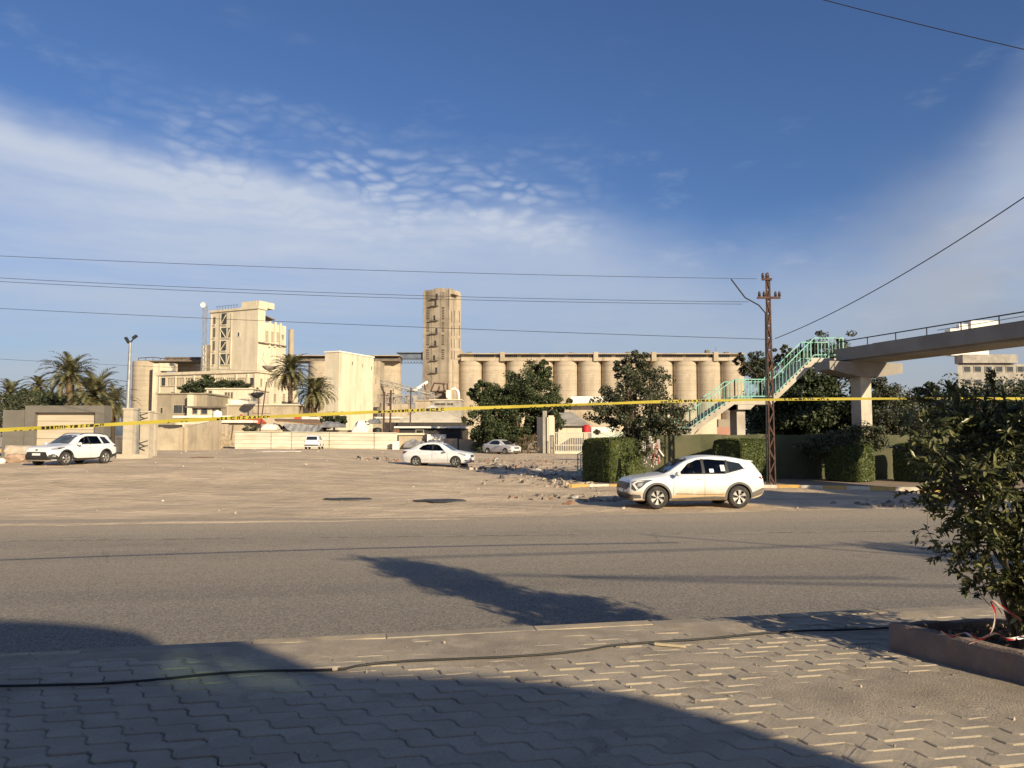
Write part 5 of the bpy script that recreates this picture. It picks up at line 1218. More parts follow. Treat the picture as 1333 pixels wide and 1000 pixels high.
w_ = MB(); T.panel(w_, 'R', .5, bT * .5, zT - 1.8, zT - 1.55, 0, 1.6); w_.build('awning', conc_dk, tw)
# link block between tower and first silo
mb = MB(); q0, q1 = P(586, 0, 300).x, P(602, 0, 300).x; z0, z1 = P(0, 470, 300).z, P(0, 457, 300).z
lk = empty('link_block', ((q0 + q1) / 2, 300, -.3), 'raised concrete link between grain tower and first silo', 'building')
mb.box(q0, q1, 299.5, 306, z0, z1); mb.build('wall', conc, lk)
for px in (586.5, 598.5): mb = MB(); x = P(px, 0, 300).x; mb.box(x - .3, x + .3, 300.2, 301, -.3, z0); mb.build('column', conc_dk, lk)
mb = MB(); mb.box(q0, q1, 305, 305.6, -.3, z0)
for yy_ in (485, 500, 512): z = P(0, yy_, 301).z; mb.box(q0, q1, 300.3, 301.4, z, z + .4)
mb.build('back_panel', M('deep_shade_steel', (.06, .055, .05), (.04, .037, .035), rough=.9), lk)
# blue grey conveyor bridge
xa, xb_ = P(519, 0, 300).x, P(551, 0, 300).x; z0, z1 = P(0, 473.5, 300).z, P(0, 459, 300).z
cb = empty('conveyor_bridge', ((xa + xb_) / 2, 300, z0), 'blue grey covered conveyor bridge left of the grain tower', 'bridge')
mb = MB(); mb.box(xa, xb_, 299, 303, z0 + 1.9, z0 + 3.6); mb.build('cladding', blue_st, cb)
mb = MB(); mb.box(xa - 1, xb_, 298.6, 303.4, z1 - .35, z1); mb.build('roof', blue_st, cb)
mb = MB(); n_ = 8
mb.box(xa, xb_, 298.9, 299.2, z0, z0 + .3); 
for i in range(n_):
    x0, x1 = xa + (xb_ - xa) * i / n_, xa + (xb_ - xa) * (i + 1) / n_; mb.bar((x0, 299.05, z0 + .2), ((x0 + x1) / 2, 299.05, z0 + 1.9), .18, .18); mb.bar(((x0 + x1) / 2, 299.05, z0 + 1.9), (x1, 299.05, z0 + .2), .18, .18)
mb.build('truss', blue_st, cb)
# left gallery
xa, xb_ = P(362, 0, 296).x, P(520, 0, 296).x; z0, z1 = P(0, 470, 292).z, P(0, 462.5, 292).z
lg = empty('silo_gallery', ((xa + xb_) / 2, 296, z0), 'flat roofed gallery over the silos behind the tall blank building', 'gallery')
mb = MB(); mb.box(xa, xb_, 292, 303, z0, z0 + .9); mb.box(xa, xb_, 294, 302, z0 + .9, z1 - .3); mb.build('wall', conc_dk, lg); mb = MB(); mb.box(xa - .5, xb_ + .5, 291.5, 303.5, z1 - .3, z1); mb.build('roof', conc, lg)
xa, xb_ = P(184, 0, 262).x, P(268, 0, 262).x; z0, z1 = P(0, 470.5, 258).z, P(0, 466, 258).z
lg = empty('silo_gallery', ((xa + xb_) / 2, 262, z0), 'low walkway with pipes over the left silos', 'gallery')
mb = MB(); mb.box(xa, xb_, 258, 268, z0, z0 + .35); mb.box(xa + 8, xb_, 260, 266, z0 + .35, z1 + .5); mb.build('deck', conc_dk, lg)
mb = MB(); mb.tube([(xa, 258.2, z0 + 1.1), (xa + 5, 258.2, z0 + 1.4), (xa + 9, 258.2, z0 + .9), (xb_, 258.2, z0 + 1.2)], .14, 6)
for k in range(9): x = xa + (xb_ - xa) * k / 9; mb.box(x, x + .15, 258.1, 258.25, z0, z0 + 1.1)
mb.build('pipe', rust, lg)
# narrow stair shaft beside the left silo
mb = MB(); xa = P(200, 0, 256).x; xb_ = P(207, 0, 256).x; mb.box(xa, xb_, 254, 260, -.3, P(0, 474, 256).z); mb.box(P(203, 0, 255).x, P(222, 0, 255).x, 255.5, 259, P(0, 483, 256).z, P(0, 473, 256).z)
tag(mb.build('stair_shaft', plaster, origin=(xa, 256, -.3)), 'narrow cream stair shaft against the left silo', 'building')

# tall white building
Hh = Blk(334, 232, 25); aH, bH = Hh.t('L', 271.5), Hh.t('R', 343.5); bW = Hh.t('R', 371); zH = Hh.z('L', 333, 402)
tb_ = empty('silo_building', (Hh.c.x, Hh.c.y, -.3), 'tall cream white building with stepped roof and open stairwell', 'building')
mb = MB(); Hh.solid(mb, aH, bH, -.3, zH)
zW = Hh.z('R', 350, 421); mb2 = MB()
c_sv = Hh.c.copy(); Hh2 = Blk(334, 232, 25); Hh2.c = c_sv + Vector((Hh.sn, Hh.cs)) * (bH + .01); Hh2.solid(mb2, aH * .8, bW - bH, -.3, zW)
mb.build('wall', plaster, tb_); mb2.build('wing_wall', plaster, tb_)
mb = MB(); Hh.panel(mb, 'L', -.4, aH + .4, zH, zH + .7, -bH - .4, .4); mb.build('roof', plaster, tb_)
mb = MB(); t0, t1, z0, z1 = Hh.rect('L', 311, 334, 392, 399); Hh.panel(mb, 'L', t0, t1, zH + .7, z1, -7, -.4); 
for k in range(7): Hh.panel(mb, 'L', t0 + (t1 - t0) * k / 7 + .1, t0 + (t1 - t0) * k / 7 + .3, zH + 1.2, z1 - .2, -.4, -.34)
mb.build('roof_house', plaster, tb_)
mb = MB()
for k in range(8): t_ = aH * (.45 + .06 * k); Hh.panel(mb, 'L', t_, t_ + .07, zH + .7, zH + 1.9, -.3, -.23)
Hh.panel(mb, 'L', aH * .43, aH * .9, zH + 1.85, zH + 1.93, -.3, -.23); mb.build('roof_railing', black, tb_)
for k, (x0, x1) in enumerate(((275.5, 278.5), (280, 284), (286, 293), (295, 298), (300.5, 304))):
    y0s = [(410 + 3 * (k == 0) - (2 if k == 2 else 0), 424), (427, 441), (444, 458), (461, 476)]
    for j, (y0, y1) in enumerate(y0s):
        if k in (1, 4) or (k == 3 and j in (0, 2)): continue
        t0, t1, z0, z1 = Hh.rect('L', x0, x1, y0, y1)
        w_ = MB(); Hh.panel(w_, 'L', t0, t1, z0, z1, -.02, .04); wo_ = w_.build('window', (louvre if k in (1, 4) else slit_m) if k != 2 else darkglass, tb_)
        w_ = MB(); a = Hh.pt('L', t1, z0 + .3, .25); b_ = Hh.pt('L', t0, z1 - .5, .25)
        if (j + k) % 2: a.z, b_.z = b_.z, a.z
        (w_.bar(a, b_, .2, .22) if k in (2, 3) else None); Hh.panel(w_, 'L', t0 - .1, t1 + .1, z0, z0 + .3, .0, .3); w_.build('stair_run', plaster, wo_)
mb = MB()
for px in (273, 285.2, 299.5): t_ = Hh.t('L', px); z0 = Hh.z('L', px, 480); Hh.panel(mb, 'L', t_ - .18, t_ + .18, z0, zH - .6, 0, .2)
mb.build('pilaster', plaster, tb_)
window(tb_, Hh, 'L', Hh.rect('L', 308, 310.5, 433, 438), plaster, darkglass)
for i, (x0, x1) in enumerate(((343.5, 347.5), (350.5, 354.5), (357.5, 361), (364.5, 367.5))): window(tb_, Hh, 'R', Hh.rect('R', x0, x1, 431 + i * 1.0 + (2 if i == 3 else 0), 444 if i < 3 else 441), plaster, louvre if i < 3 else darkglass, depth=.2, bars=2)
mb = MB()
for px in (348.8, 356, 362.7): t_ = Hh.t('R', px); Hh.panel(mb, 'R', t_ - .35, t_ + .35, Hh.z('R', px, 452), zW + .6, 0, .5)
mb.build('pilaster', plaster, tb_)
mb = MB(); t0, t1 = Hh.t('R', 334.5), Hh.t('R', 370.5); zz = Hh.z('R', 352, 449); Hh.panel(mb, 'R', t0, t1, zz, zz + .3, 0, .7); mb.build('ledge', conc_dk, tb_)
mb = MB(); t0, t1 = Hh.t('R', 344), Hh.t('R', 358); zz = Hh.z('R', 346, 411); mb.hexa([Hh.pt('R', t0, zz, -.5), Hh.pt('R', t1, zz - .9, -.5), Hh.pt('R', t1, zz - .9, -6), Hh.pt('R', t0, zz, -6), Hh.pt('R', t0, zz + .25, -.5), Hh.pt('R', t1, zz - .6, -.5), Hh.pt('R', t1, zz - .6, -6), Hh.pt('R', t0, zz + .25, -6)])
for t_ in (t0 + .2, t1 - .3): 
    for o_ in (-.7, -5.8): mb.bar(Hh.pt('R', t_, zW, o_), Hh.pt('R', t_, zz - .3, o_), .15, .15)
mb.build('roof_canopy', conc_dk, tb_)
# long low white building in front
Lb = Blk(334, 212, 20); aL, bL = Lb.t('L', 205), Lb.t('R', 388); zL = Lb.z('L', 300, 486)
lb = empty('office_building', (Lb.c.x, Lb.c.y, -.3), 'long two storey white building with rows of louvred windows', 'building')
mb = MB(); Lb.solid(mb, aL, bL, -.3, zL); mb.build('wall', plaster, lb)
mb = MB(); Lb.panel(mb, 'L', -.5, aL + .5, zL, zL + .8, -bL - .5, .5); mb.build('roof', plaster, lb)
for (x0, x1, mt_, br_) in ((210, 216, darkglass, 0), (218.5, 228, louvre, 4), (230, 240, louvre, 4), (242, 252, louvre, 4), (254, 264, louvre, 4), (281, 292, louvre, 4), (295, 307, louvre, 4), (310, 320.5, louvre, 4), (325.5, 331, darkglass, 0)):
    window(lb, Lb, 'L', Lb.rect('L', x0, x1, 492, 502.5), plaster, mt_, depth=.25, bars=br_); window(lb, Lb, 'L', Lb.rect('L', x0, x1, 512, 521), plaster, mt_, depth=.25, bars=br_)
for (x0, x1) in ((338, 341), (347, 350), (356, 359.5), (368, 371), (378, 381)):
    window(lb, Lb, 'R', Lb.rect('R', x0, x1, 493, 503), plaster, louvre, depth=.2); window(lb, Lb, 'R', Lb.rect('R', x0, x1, 513, 523), plaster, louvre, depth=.2)
mb = MB()
for px in (208, 229, 253, 280, 308, 323, 332.5): t_ = Lb.t('L', px); Lb.panel(mb, 'L', t_ - .15, t_ + .15, -.3, zL - .3, 0, .35)
mb.build('pilaster', plaster, lb)
# tank, dish and small things on its roof
mb = MB(); x = P(346, 0, 214); mb.lathe([(.1, 0), (1.3, .3), (1.9, .9), (2.1, 1.3)], x.x, 216, 16, z0=zL + .8); mb.tube([(x.x, 216, zL + .8), (x.x - 1, 213, zL + 3.6), (x.x - .8, 213, zL + 5.5)], .10, 5)
tag(mb.build('roof_dish', conc_gr, origin=(x.x, 216, zL + .8), smooth=40), 'pale dish on the roof at the foot of the tall white building', 'dish')
# blank tall building
Bb = Blk(441, 196, 22); aB, bB = Bb.t('L', 422.5), Bb.t('R', 486); zB = Bb.z('R', 441.5, 458.5)
bb_ = empty('silo_building', (Bb.c.x, Bb.c.y, -.3), 'tall blank cream building between the middle palms and the conveyors', 'building')
mb = MB(); Bb.solid(mb, aB, bB, -.3, zB); mb.build('wall', plaster, bb_)
mb = MB(); Bb.panel(mb, 'R', -.2, bB + .2, zB, zB + .35, -aB - .2, .2); mb.build('roof', white, bb_)
mb = MB()
for px in (442.5, 456, 470): t_ = Bb.t('R', px); Bb.panel(mb, 'R', t_ - .2, t_ + .2, -.3, zB - .1, 0, .18)
mb.build('pilaster', plaster, bb_)
for (x0, x1, y0, y1) in ((457.5, 458.7, 471, 475), (470.5, 471.7, 474, 478), (482.5, 483.7, 477, 481)): window(bb_, Bb, 'R', Bb.rect('R', x0, x1, y0, y1), plaster, darkglass, fw=.05)
mb = MB(); xa, xb_ = P(485, 0, 226).x, P(495, 0, 226).x; mb.box(xa, xb_, 224, 232, -.3, P(0, 471, 226).z); mb.build('side_block', plaster2, bb_)
# lattice mast with dish left of the tall building, and the chimney right of it
def mast(px, D, y_top, w_, mat, label, name='lattice_mast', dish=None, zb=-.3):
    p = P(px, y_top, D); H = p.z - zb; root = empty(name, (p.x, D, zb), label, 'mast'); mb = MB()
    for sx_, sy_ in ((-1, -1), (1, -1), (1, 1), (-1, 1)): mb.bar((p.x + sx_ * w_, D + sy_ * w_, zb), (p.x + sx_ * w_ * .8, D + sy_ * w_ * .8, p.z), w_ * .22, w_ * .22)
    n_ = int(H / (w_ * 3)) + 1
    for i in range(n_):
        a, b_ = zb + H * i / n_, zb + H * (i + 1) / n_; sg = 1 if i % 2 else -1
        mb.bar((p.x - sg * w_, D - w_, a), (p.x + sg * w_ * .9, D - w_, b_), w_ * .16, w_ * .16); mb.bar((p.x + w_, D - sg * w_, a), (p.x + w_ * .9, D + sg * w_, b_), w_ * .16, w_ * .16); mb.bar((p.x - w_, D - w_, a), (p.x + w_, D - w_, a), w_ * .14, w_ * .14)
    mb.build('lattice', mat, root)
    if dish:
        mb = MB(); vs = []; n2 = 16
        for i, rr in enumerate((.02, .5, .85, 1)):
            for j in range(n2): a = 2 * math.pi * j / n2; vs.append((p.x + math.cos(a) * rr * dish, D - w_ - .9 + .5 * (1 - rr * rr) * dish * .6, p.z + math.sin(a) * rr * dish))
        mb.add(vs, [(i * n2 + j, i * n2 + (j + 1) % n2, (i + 1) * n2 + (j + 1) % n2, (i + 1) * n2 + j) for i in range(3) for j in range(n2)]); mb.build('dish', white, root, smooth=60)
    return root
mast(267, 226, 398, .55, galv, 'grey lattice mast with white dish beside the tall white building', dish=.8)
mb = MB(); xa, xb_ = P(260.5, 0, 228).x, P(266, 0, 228).x; mb.box(xa, xb_, 228, 229, -.3, P(0, 449, 228).z); mb.box(xb_ + .1, P(270, 0, 228).x, 228.2, 228.8, -.3, P(0, 449, 228).z, 1)
tag(mb.build('stair_shaft', [plaster, conc_dk], origin=(xa, 229, -.3)), 'slim white shaft at the foot of the lattice mast', 'building')
mb = MB(); p = P(379.5, 428, 245); mb.lathe([(.95, 0), (.9, 20), (.85, p.z - .3 + .3), (.7, p.z - .3 + .3)], p.x, 245, 14, z0=-.3); tag(mb.build('chimney', conc, origin=(p.x, 245, -.3), smooth=40), 'thin concrete chimney above the middle palm', 'chimney')

# ------------------------------------------------------------------ conveyors and yard at the foot of the tower
def truss(parent, a, b_, h, w_, mat, n_=12, name='truss'):
    a, b_ = Vector(a), Vector(b_); mb = MB(); up = Vector((0, 0, h))
    for yo in (-w_ / 2, w_ / 2):
        o_ = Vector((0, yo, 0)); mb.bar(a + o_, b_ + o_, .16, .2); mb.bar(a + o_ + up, b_ + o_ + up, .16, .2)
        for i in range(n_):
            q0, q1 = a.lerp(b_, i / n_), a.lerp(b_, (i + 1) / n_); mb.bar(q0 + o_, q0 + o_ + up, .12, .12); mb.bar(q0 + o_ + (up if i % 2 else up * 0), q1 + o_ + (up * 0 if i % 2 else up), .1, .1)
    return mb.build(name, mat, parent)
cv = empty('conveyor', (P(520, 0, 230).x, 230, -.2), 'long sloping conveyor truss running up behind the yard posts', 'conveyor')
truss(cv, P(490, 500, 225), P(566, 519, 235), 1.6, 2, steelgrey)
mb = MB(); a, b_ = P(490, 498, 225), P(566, 515, 235); mb.hexa([a + Vector((0, -1.2, 0)), b_ + Vector((0, -1.2, 0)), b_ + Vector((0, 1.2, 0)), a + Vector((0, 1.2, 0)), a + Vector((0, -1.2, .25)), b_ + Vector((0, -1.2, .25)), b_ + Vector((0, 1.2, .25)), a + Vector((0, 1.2, .25))]); mb.build('cover', conc_gr, cv)
for px, y_ in ((497, 503), (512, 507), (528, 511), (545, 515)): mb = MB(); p = P(px, y_, 228); mb.bar((p.x, 228, -.2), p, .3, .3); mb.build('support', steelgrey, cv)
cv = empty('conveyor', (P(520, 0, 220).x, 220, -.2), 'lower flat conveyor frame with dark panels under the sloping one', 'conveyor')
truss(cv, P(492, 524, 215), P(570, 526, 220), 2.2, 2, steelgrey, 16); mb = MB()
for px in (505, 513, 521, 530, 540): p = P(px, 524, 217); mb.box(p.x - .5, p.x + .5, 217, 217.6, p.z - 1, p.z + 2.0)
mb.build('panel', conc_gr, cv)
for px, y_ in ((495, 524), (515, 524), (540, 525), (562, 526)): mb = MB(); p = P(px, y_, 217); mb.bar((p.x, 217, -.2), p, .3, .3); mb.build('support', steelgrey, cv)
cv = empty('loading_chute', (P(572, 0, 280).x, 280, -.2), 'rusty loading chute and frames at the foot of the grain tower', 'chute')
mb = MB(); mb.bar(P(538, 509, 280), P(556, 497, 284), .9, .9); mb.build('arm', white, cv); mb = MB()
for a, b_ in (((557, 519), (565, 499)), ((565, 499), (580, 500)), ((566, 520), (572, 503)), ((580, 520), (577, 500)), ((556, 520), (552, 500)), ((560, 510), (583, 509)), ((583, 520), (582, 499))): mb.bar(P(*a, 281), P(*b_, 281), .5, .5)
mb.build('frame', rust, cv); mb = MB(); p0, p1 = P(562, 522, 282), P(579, 510, 282); mb.box(p0.x, p1.x, 282, 285, p0.z, p1.z); mb.build('hopper', conc_dk, cv)
mb = MB(); mb.tube([P(588, 507, 270), P(592, 506, 270), P(596, 509, 270), P(597, 514, 270), P(597, 528, 270)], .5, 8); tag(mb.build('pipe_arch', white, origin=tuple(P(592, 520, 270)), smooth=60), 'white bent pipe beside the foot of the grain tower', 'pipe')
mb = MB(); p0, p1 = P(581, 523, 276), P(586.5, 508, 276); mb.box(p0.x, p1.x, 276, 279, -.2, p1.z); tag(mb.build('white_cabinet', white, origin=(p0.x, 276, -.2)), 'narrow white cabinet at the foot of the grain tower', 'cabinet')

def bld(x0, x1, y0, D, mat, label, name='shed', cat='building', depth=8., wins=(), wmat=darkglass, roof=None, rh=.25, base=None, group=None, slope=0., over=.25):
    a, b_ = P(x0, y0, D), P(x1, y0, D); zb = tz(a.x, D) - .2 if base is None else P(0, base, D).z
    root = empty(name, ((a.x + b_.x) / 2, D, zb), label, cat, group)
    mb = MB(); mb.hexa([(a.x, D, zb), (b_.x, D, zb), (b_.x, D + depth, zb), (a.x, D + depth, zb), (a.x, D, a.z + slope), (b_.x, D, a.z), (b_.x, D + depth, a.z), (a.x, D + depth, a.z + slope)]); mb.build('wall', mat, root)
    if roof: mb = MB(); mb.hexa([(a.x - over, D - over, a.z + slope + .003), (b_.x + over, D - over, a.z + .003), (b_.x + over, D + depth, a.z + .003), (a.x - over, D + depth, a.z + slope + .003), (a.x - over, D - over, a.z + slope + rh), (b_.x + over, D - over, a.z + rh), (b_.x + over, D + depth, a.z + rh), (a.x - over, D + depth, a.z + slope + rh)]); mb.build('roof', roof, root)
    for (wx0, wx1, wy0, wy1) in wins:
        p, q = P(wx0, wy1, D), P(wx1, wy0, D); mb = MB(); fw_ = .10
        mb.box(p.x - fw_, q.x + fw_, D - .09, D + .02, q.z, q.z + fw_); mb.box(p.x - fw_, q.x + fw_, D - .12, D + .02, p.z - fw_, p.z); mb.box(p.x - fw_, p.x, D - .09, D + .02, p.z, q.z); mb.box(q.x, q.x + fw_, D - .09, D + .02, p.z, q.z)
        if q.x - p.x > 1.2: mb.box((p.x + q.x) / 2 - .04, (p.x + q.x) / 2 + .04, D - .05, D + .02, p.z, q.z)
        fo = mb.build('window', plaster2, root); mb = MB(); mb.box(p.x, q.x, D - .03, D + .01, p.z, q.z); mb.build('pane', wmat, fo)
    return root
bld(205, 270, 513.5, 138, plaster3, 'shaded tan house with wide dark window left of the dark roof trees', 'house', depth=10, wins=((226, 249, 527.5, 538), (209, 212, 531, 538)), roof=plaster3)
bld(244, 252, 514, 136.5, plaster, 'narrow cream stair block on the shaded tan house', 'stair_block', depth=1.4)
bld(269, 329, 507, 148, plaster, 'cream house with three small slit windows behind the water tank', 'house', depth=10, wins=((293, 295.5, 511, 518), (297, 299, 511, 518), (301, 303, 511, 518), (272, 276, 509, 512)), roof=plaster)
bld(250, 276, 531, 128, plaster, 'low cream porch block with dark doorway under a thin roof', 'porch', depth=4, wins=((251, 257, 532.5, 538.5), (262, 270, 532, 539)), roof=conc_dk, over=.8)
bld(297, 388, 528, 122, plaster2, 'long cream boundary block below the big dark dish', 'outbuilding', depth=6, wins=((330, 352, 529, 537.5),), wmat=plaster2, roof=plaster)
bld(300, 314, 521, 124, white, 'small white rooftop box near the water tank', 'rooftop_box', depth=3)
bld(313, 334, 522, 127, conc_gr, 'grey parapet strip left of the dish mast', 'parapet', cat='wall', depth=2)
bld(228, 300, 544, 112, plaster, 'low cream wall running under the red tarp', 'wall', cat='wall', depth=.5, roof=white, rh=.3)
bld(275, 325, 550.5, 106, plaster2, 'flat roofed low shed with pale roof slab beneath the red tarp', 'shed', depth=5, wins=((294, 299, 561, 565),), wmat=brown, roof=white, rh=.35, over=.6)
bld(240, 296, 552, 104, plaster2, 'orange tan plastered wall behind the rough stone wall', 'wall', cat='wall', depth=.6, wins=((243, 246.5, 564, 577),), wmat=conc_dk)
# rough stone wall with broken top
def rough_wall(x0, x1, D, ys, mat, label, th=.4, name='stone_wall'):
    n_ = 40; mb = MB(); zb = tz(P((x0 + x1) / 2, 566, D).x, D) - .3; pts = []
    for i in range(n_ + 1):
        q = i / n_; px = x0 + (x1 - x0) * q; y_ = lerp_tab(px, ys) + random.gauss(0, .35); p = P(px, y_, D); pts.append((p.x, p.z))
    for (xa, za), (xb_, zb_) in zip(pts, pts[1:]): mb.hexa([(xa, D, zb), (xb_, D, zb), (xb_, D + th, zb), (xa, D + th, zb), (xa, D, za), (xb_, D, zb_), (xb_, D + th, zb_), (xa, D + th, za)])
    return tag(mb.build(name, mat, origin=(pts[0][0], D, zb)), label, 'wall')
stone = M('rubble_stone', (.42, .33, .22), (.26, .20, .14), scale=2.2, rough=.95, bump=.9, bscale=5, bdist=.06, lo=.42, hi=.58)
rough_wall(245, 306, 97, [(245, 563), (280, 562), (290, 565), (298, 572), (306, 580)], stone, 'rough stone wall whose top falls away toward the white sheet fence')
rough_wall(204, 238, 70, [(204, 556), (220, 559), (238, 556)], plaster2, 'stained concrete yard wall right of the gate pillars', name='yard_wall')
mb = MB(); p0, p1 = P(204, 556, 70), P(238, 556, 70); mb.hexa([(p1.x, 70.4, -.4), (p1.x + .3, 70.4, -.4), (p1.x + .5, 78, -.4), (p1.x + .2, 78, -.4), (p1.x, 70.4, p1.z), (p1.x + .3, 70.4, p1.z), (p1.x + .5, 78, p1.z + .9), (p1.x + .2, 78, p1.z + .9)]); tag(mb.build('yard_wall', plaster2, origin=(p1.x, 74, -.4)), 'receding side wall of the stained yard by the gate pillars', 'wall')
bld(206, 236, 553, 77, M('deep_shade_wall', (.06, .055, .05), (.05, .045, .04), rough=.95), 'back wall of the stained yard, deep shade put into its colour', 'yard_wall', cat='wall', depth=.3)  # near-black colour stands in for the shade behind the yard wall
# white ribbed sheet fence
def ribbed(x0, x1, y0, D, label, ribs=5, tilt=0., mat=white_rib, seams=()):
    a, b_ = P(x0, y0, D), P(x1, y0 + tilt, D - 1.5); zb = tz(a.x, D) - .25; root = empty('sheet_fence', (a.x, D, zb), label, 'fence'); nrib = ribs; mb = MB(); prof = []
    H = a.z - zb
    for i in range(nrib):
        z0 = zb + H * i / nrib; h = H / nrib; prof += [(0, z0), (0, z0 + h * .62), (.07, z0 + h * .72), (.07, z0 + h * .9)]
    prof.append((0, zb + H)); 
    for (o0, z0), (o1, z1) in zip(prof, prof[1:]): mb.add([(a.x, D + o0, z0), (b_.x, D - 1.5 + o0, z0 + (b_.z - a.z)), (b_.x, D - 1.5 + o1, z1 + (b_.z - a.z)), (a.x, D + o1, z1)], [(0, 1, 2, 3)])
    mb.hexa([(a.x, D + .09, zb), (b_.x, D - 1.41, zb), (b_.x, D - 1.36, zb), (a.x, D + .14, zb), (a.x, D + .09, a.z), (b_.x, D - 1.41, b_.z), (b_.x, D - 1.36, b_.z), (a.x, D + .14, a.z)])
    mb.build('sheet_panel', mat, root)
    mb = MB(); mb.bar((a.x, D - .02, a.z + .04), (b_.x, D - 1.52, b_.z + .04), .10, .08); mb.build('cap_rail', mat, root)
    for px in seams: mb = MB(); q = (px - x0) / (x1 - x0); p = a.lerp(b_, q); mb.box(p.x - .03, p.x + .03, p.y - .05, p.y + .01, zb, p.z); mb.build('seam_strip', conc_gr, root)
    return root
ribbed(306, 517, 562.5, 93, 'long white ribbed sheet fence behind the small hatchback', 5, 1.5, seams=(354, 381, 430, 488))
bld(511, 519.5, 574.5, 90.5, white, 'short white sheet post at the end of the ribbed fence', 'sheet_post', cat='post', depth=.4)
bld(512, 519, 559, 93, brick, 'rust brown brick pier at the end of the ribbed fence', 'brick_pier', cat='pillar', depth=.6)
bld(519, 555, 566.5, 92, plaster2, 'tan wall with sagging tarp left of the dark carport', 'wall', cat='wall', depth=.4, roof=plaster)
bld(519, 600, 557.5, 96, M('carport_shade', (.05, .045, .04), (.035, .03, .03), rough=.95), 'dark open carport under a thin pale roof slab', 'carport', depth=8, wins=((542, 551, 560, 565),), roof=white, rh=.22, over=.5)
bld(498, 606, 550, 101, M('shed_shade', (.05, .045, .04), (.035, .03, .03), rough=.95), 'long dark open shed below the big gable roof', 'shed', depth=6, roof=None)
bld(556, 578, 565.5, 91, white, 'white van shaped box standing in the dark carport', 'storage_box', depth=3)
bld(577, 595.5, 571, 89, plaster2, 'left tan metal gate leaf behind the sedan', 'metal_gate', cat='gate', depth=.1)
bld(597.5, 617, 572, 88.5, plaster2, 'right tan metal gate leaf behind the sedan', 'metal_gate', cat='gate', depth=.1)
bld(617, 640, 575, 88, plaster2, 'rough tan wall at the left foot of the ficus', 'wall', cat='wall', depth=.4)
def gable(x0, x1, xt0, xt1, yb, yt, D, mat, label, depth=9, name='gable_roof_shed', wall=plaster3):
    a, b_, c_, d_ = P(x0, yb, D), P(x1, yb, D), P(xt1, yt, D + depth / 2), P(xt0, yt, D + depth / 2); zb = tz(a.x, D) - .2
    root = empty(name, ((a.x + b_.x) / 2, D, zb), label, 'shed'); mb = MB()
    A, B_, Cc, Dd = Vector((a.x, D, a.z)), Vector((b_.x, D, b_.z)), Vector((c_.x, D + depth / 2, c_.z)), Vector((d_.x, D + depth / 2, d_.z)); E, F_ = A + Vector((0, depth, 0)), B_ + Vector((0, depth, 0)); u = Vector((0, 0, -.12))
    mb.add([A, B_, Cc, Dd, E, F_, A + u, B_ + u, E + u, F_ + u], [(0, 1, 2, 3), (3, 2, 5, 4), (0, 3, 4), (1, 5, 2), (6, 7, 1, 0), (8, 9, 7, 6), (4, 5, 9, 8), (0, 4, 8, 6), (1, 7, 9, 5)]); mb.build('roof', mat, root)
    mb = MB(); mb.box(a.x + .5, b_.x - .5, D + .6, D + depth - .6, zb, a.z - .13); mb.build('wall', wall, root)
    return root
gable(514, 604, 543, 580, 549, 536, 108, plaster, 'wide shed with pale sloping roof under the tape, left of the ficus')
gable(552, 573, 561, 564, 534, 527.5, 150, white, 'small white gabled hut above the wide pale roof')
bld(509, 531, 526, 150, plaster2, 'beige block behind the dark yard posts', 'outbuilding', depth=8)
bld(560, 600, 521, 210, conc_gr, 'long low grey building with slit windows at the tower foot', 'outbuilding', depth=10, wins=((566, 580, 525, 527.5), (582, 590, 525, 527.5)), roof=plaster)
bld(489, 520, 545, 118, plaster2, 'pale low block behind the black water tank', 'outbuilding', depth=5, roof=white)
bld(541, 560, 522, 165, plaster2, 'small tan pump house left of the grey slit window building', 'outbuilding', depth=5, roof=conc)
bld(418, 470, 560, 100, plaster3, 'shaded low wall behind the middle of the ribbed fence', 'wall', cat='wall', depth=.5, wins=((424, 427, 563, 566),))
GP = 'dark steel posts in the yard'
for px, y0, y1, lb_ in ((500.5, 510, 555, 'left rusty yard post before the conveyors'), (509, 508, 556, 'middle rusty yard post before the conveyors'), (535, 505, 562, 'slim tall post before the wide pale roof'), (476, 548, 560, 'short dark post by the white bundle')):
    p = P(px, y0, 98); mb = MB(); mb.tube([(p.x - .1, 98, -.4), (p.x, 98, p.z)], .13 if px < 530 else .09, 7); mb.box(p.x - .5, p.x + .5, 97.9, 98.1, p.z - .5, p.z - .4); tag(mb.build('steel_post', rust, origin=(p.x, 98, -.4)), lb_, 'post', GP)

# clutter above the fence
def tank(px, y0, y1, D, wpx, mat, label, name='water_tank', legs=True, group=None):
    a, b_ = P(px, y1, D), P(px, y0, D); r_ = wpx * D / 2000; H = b_.z - a.z; root = empty(name, (a.x, D, a.z), label, 'tank', group); mb = MB()
    mb.lathe([(r_ * .92, 0), (r_, H * .06), (r_, H * .25), (r_ * .96, H * .27), (r_, H * .30), (r_, H * .52), (r_ * .96, H * .54), (r_, H * .57), (r_, H * .78), (r_ * .8, H * .9), (r_ * .3, H * .97), (r_ * .28, H)], a.x, D, 20, z0=a.z); mb.build('tank_shell', mat, root, smooth=35)
    if legs:
        mb = MB()
        for sx_, sy_ in ((-1, -1), (1, -1), (1, 1), (-1, 1)): mb.box(a.x + sx_ * r_ * .7 - .05, a.x + sx_ * r_ * .7 + .05, D + sy_ * r_ * .7 - .05, D + sy_ * r_ * .7 + .05, -.4, a.z)
        mb.build('stand', rust, root)
    return root
tank(282.5, 534, 549.5, 108, 12, white, 'white water tank standing left of the red tarp')
tank(763, 553, 563, 84, 11, red, 'red water tank behind the white picket gate')
tank(491, 556.5, 566, 95, 12, black, 'black water tank behind the right end of the ribbed fence')
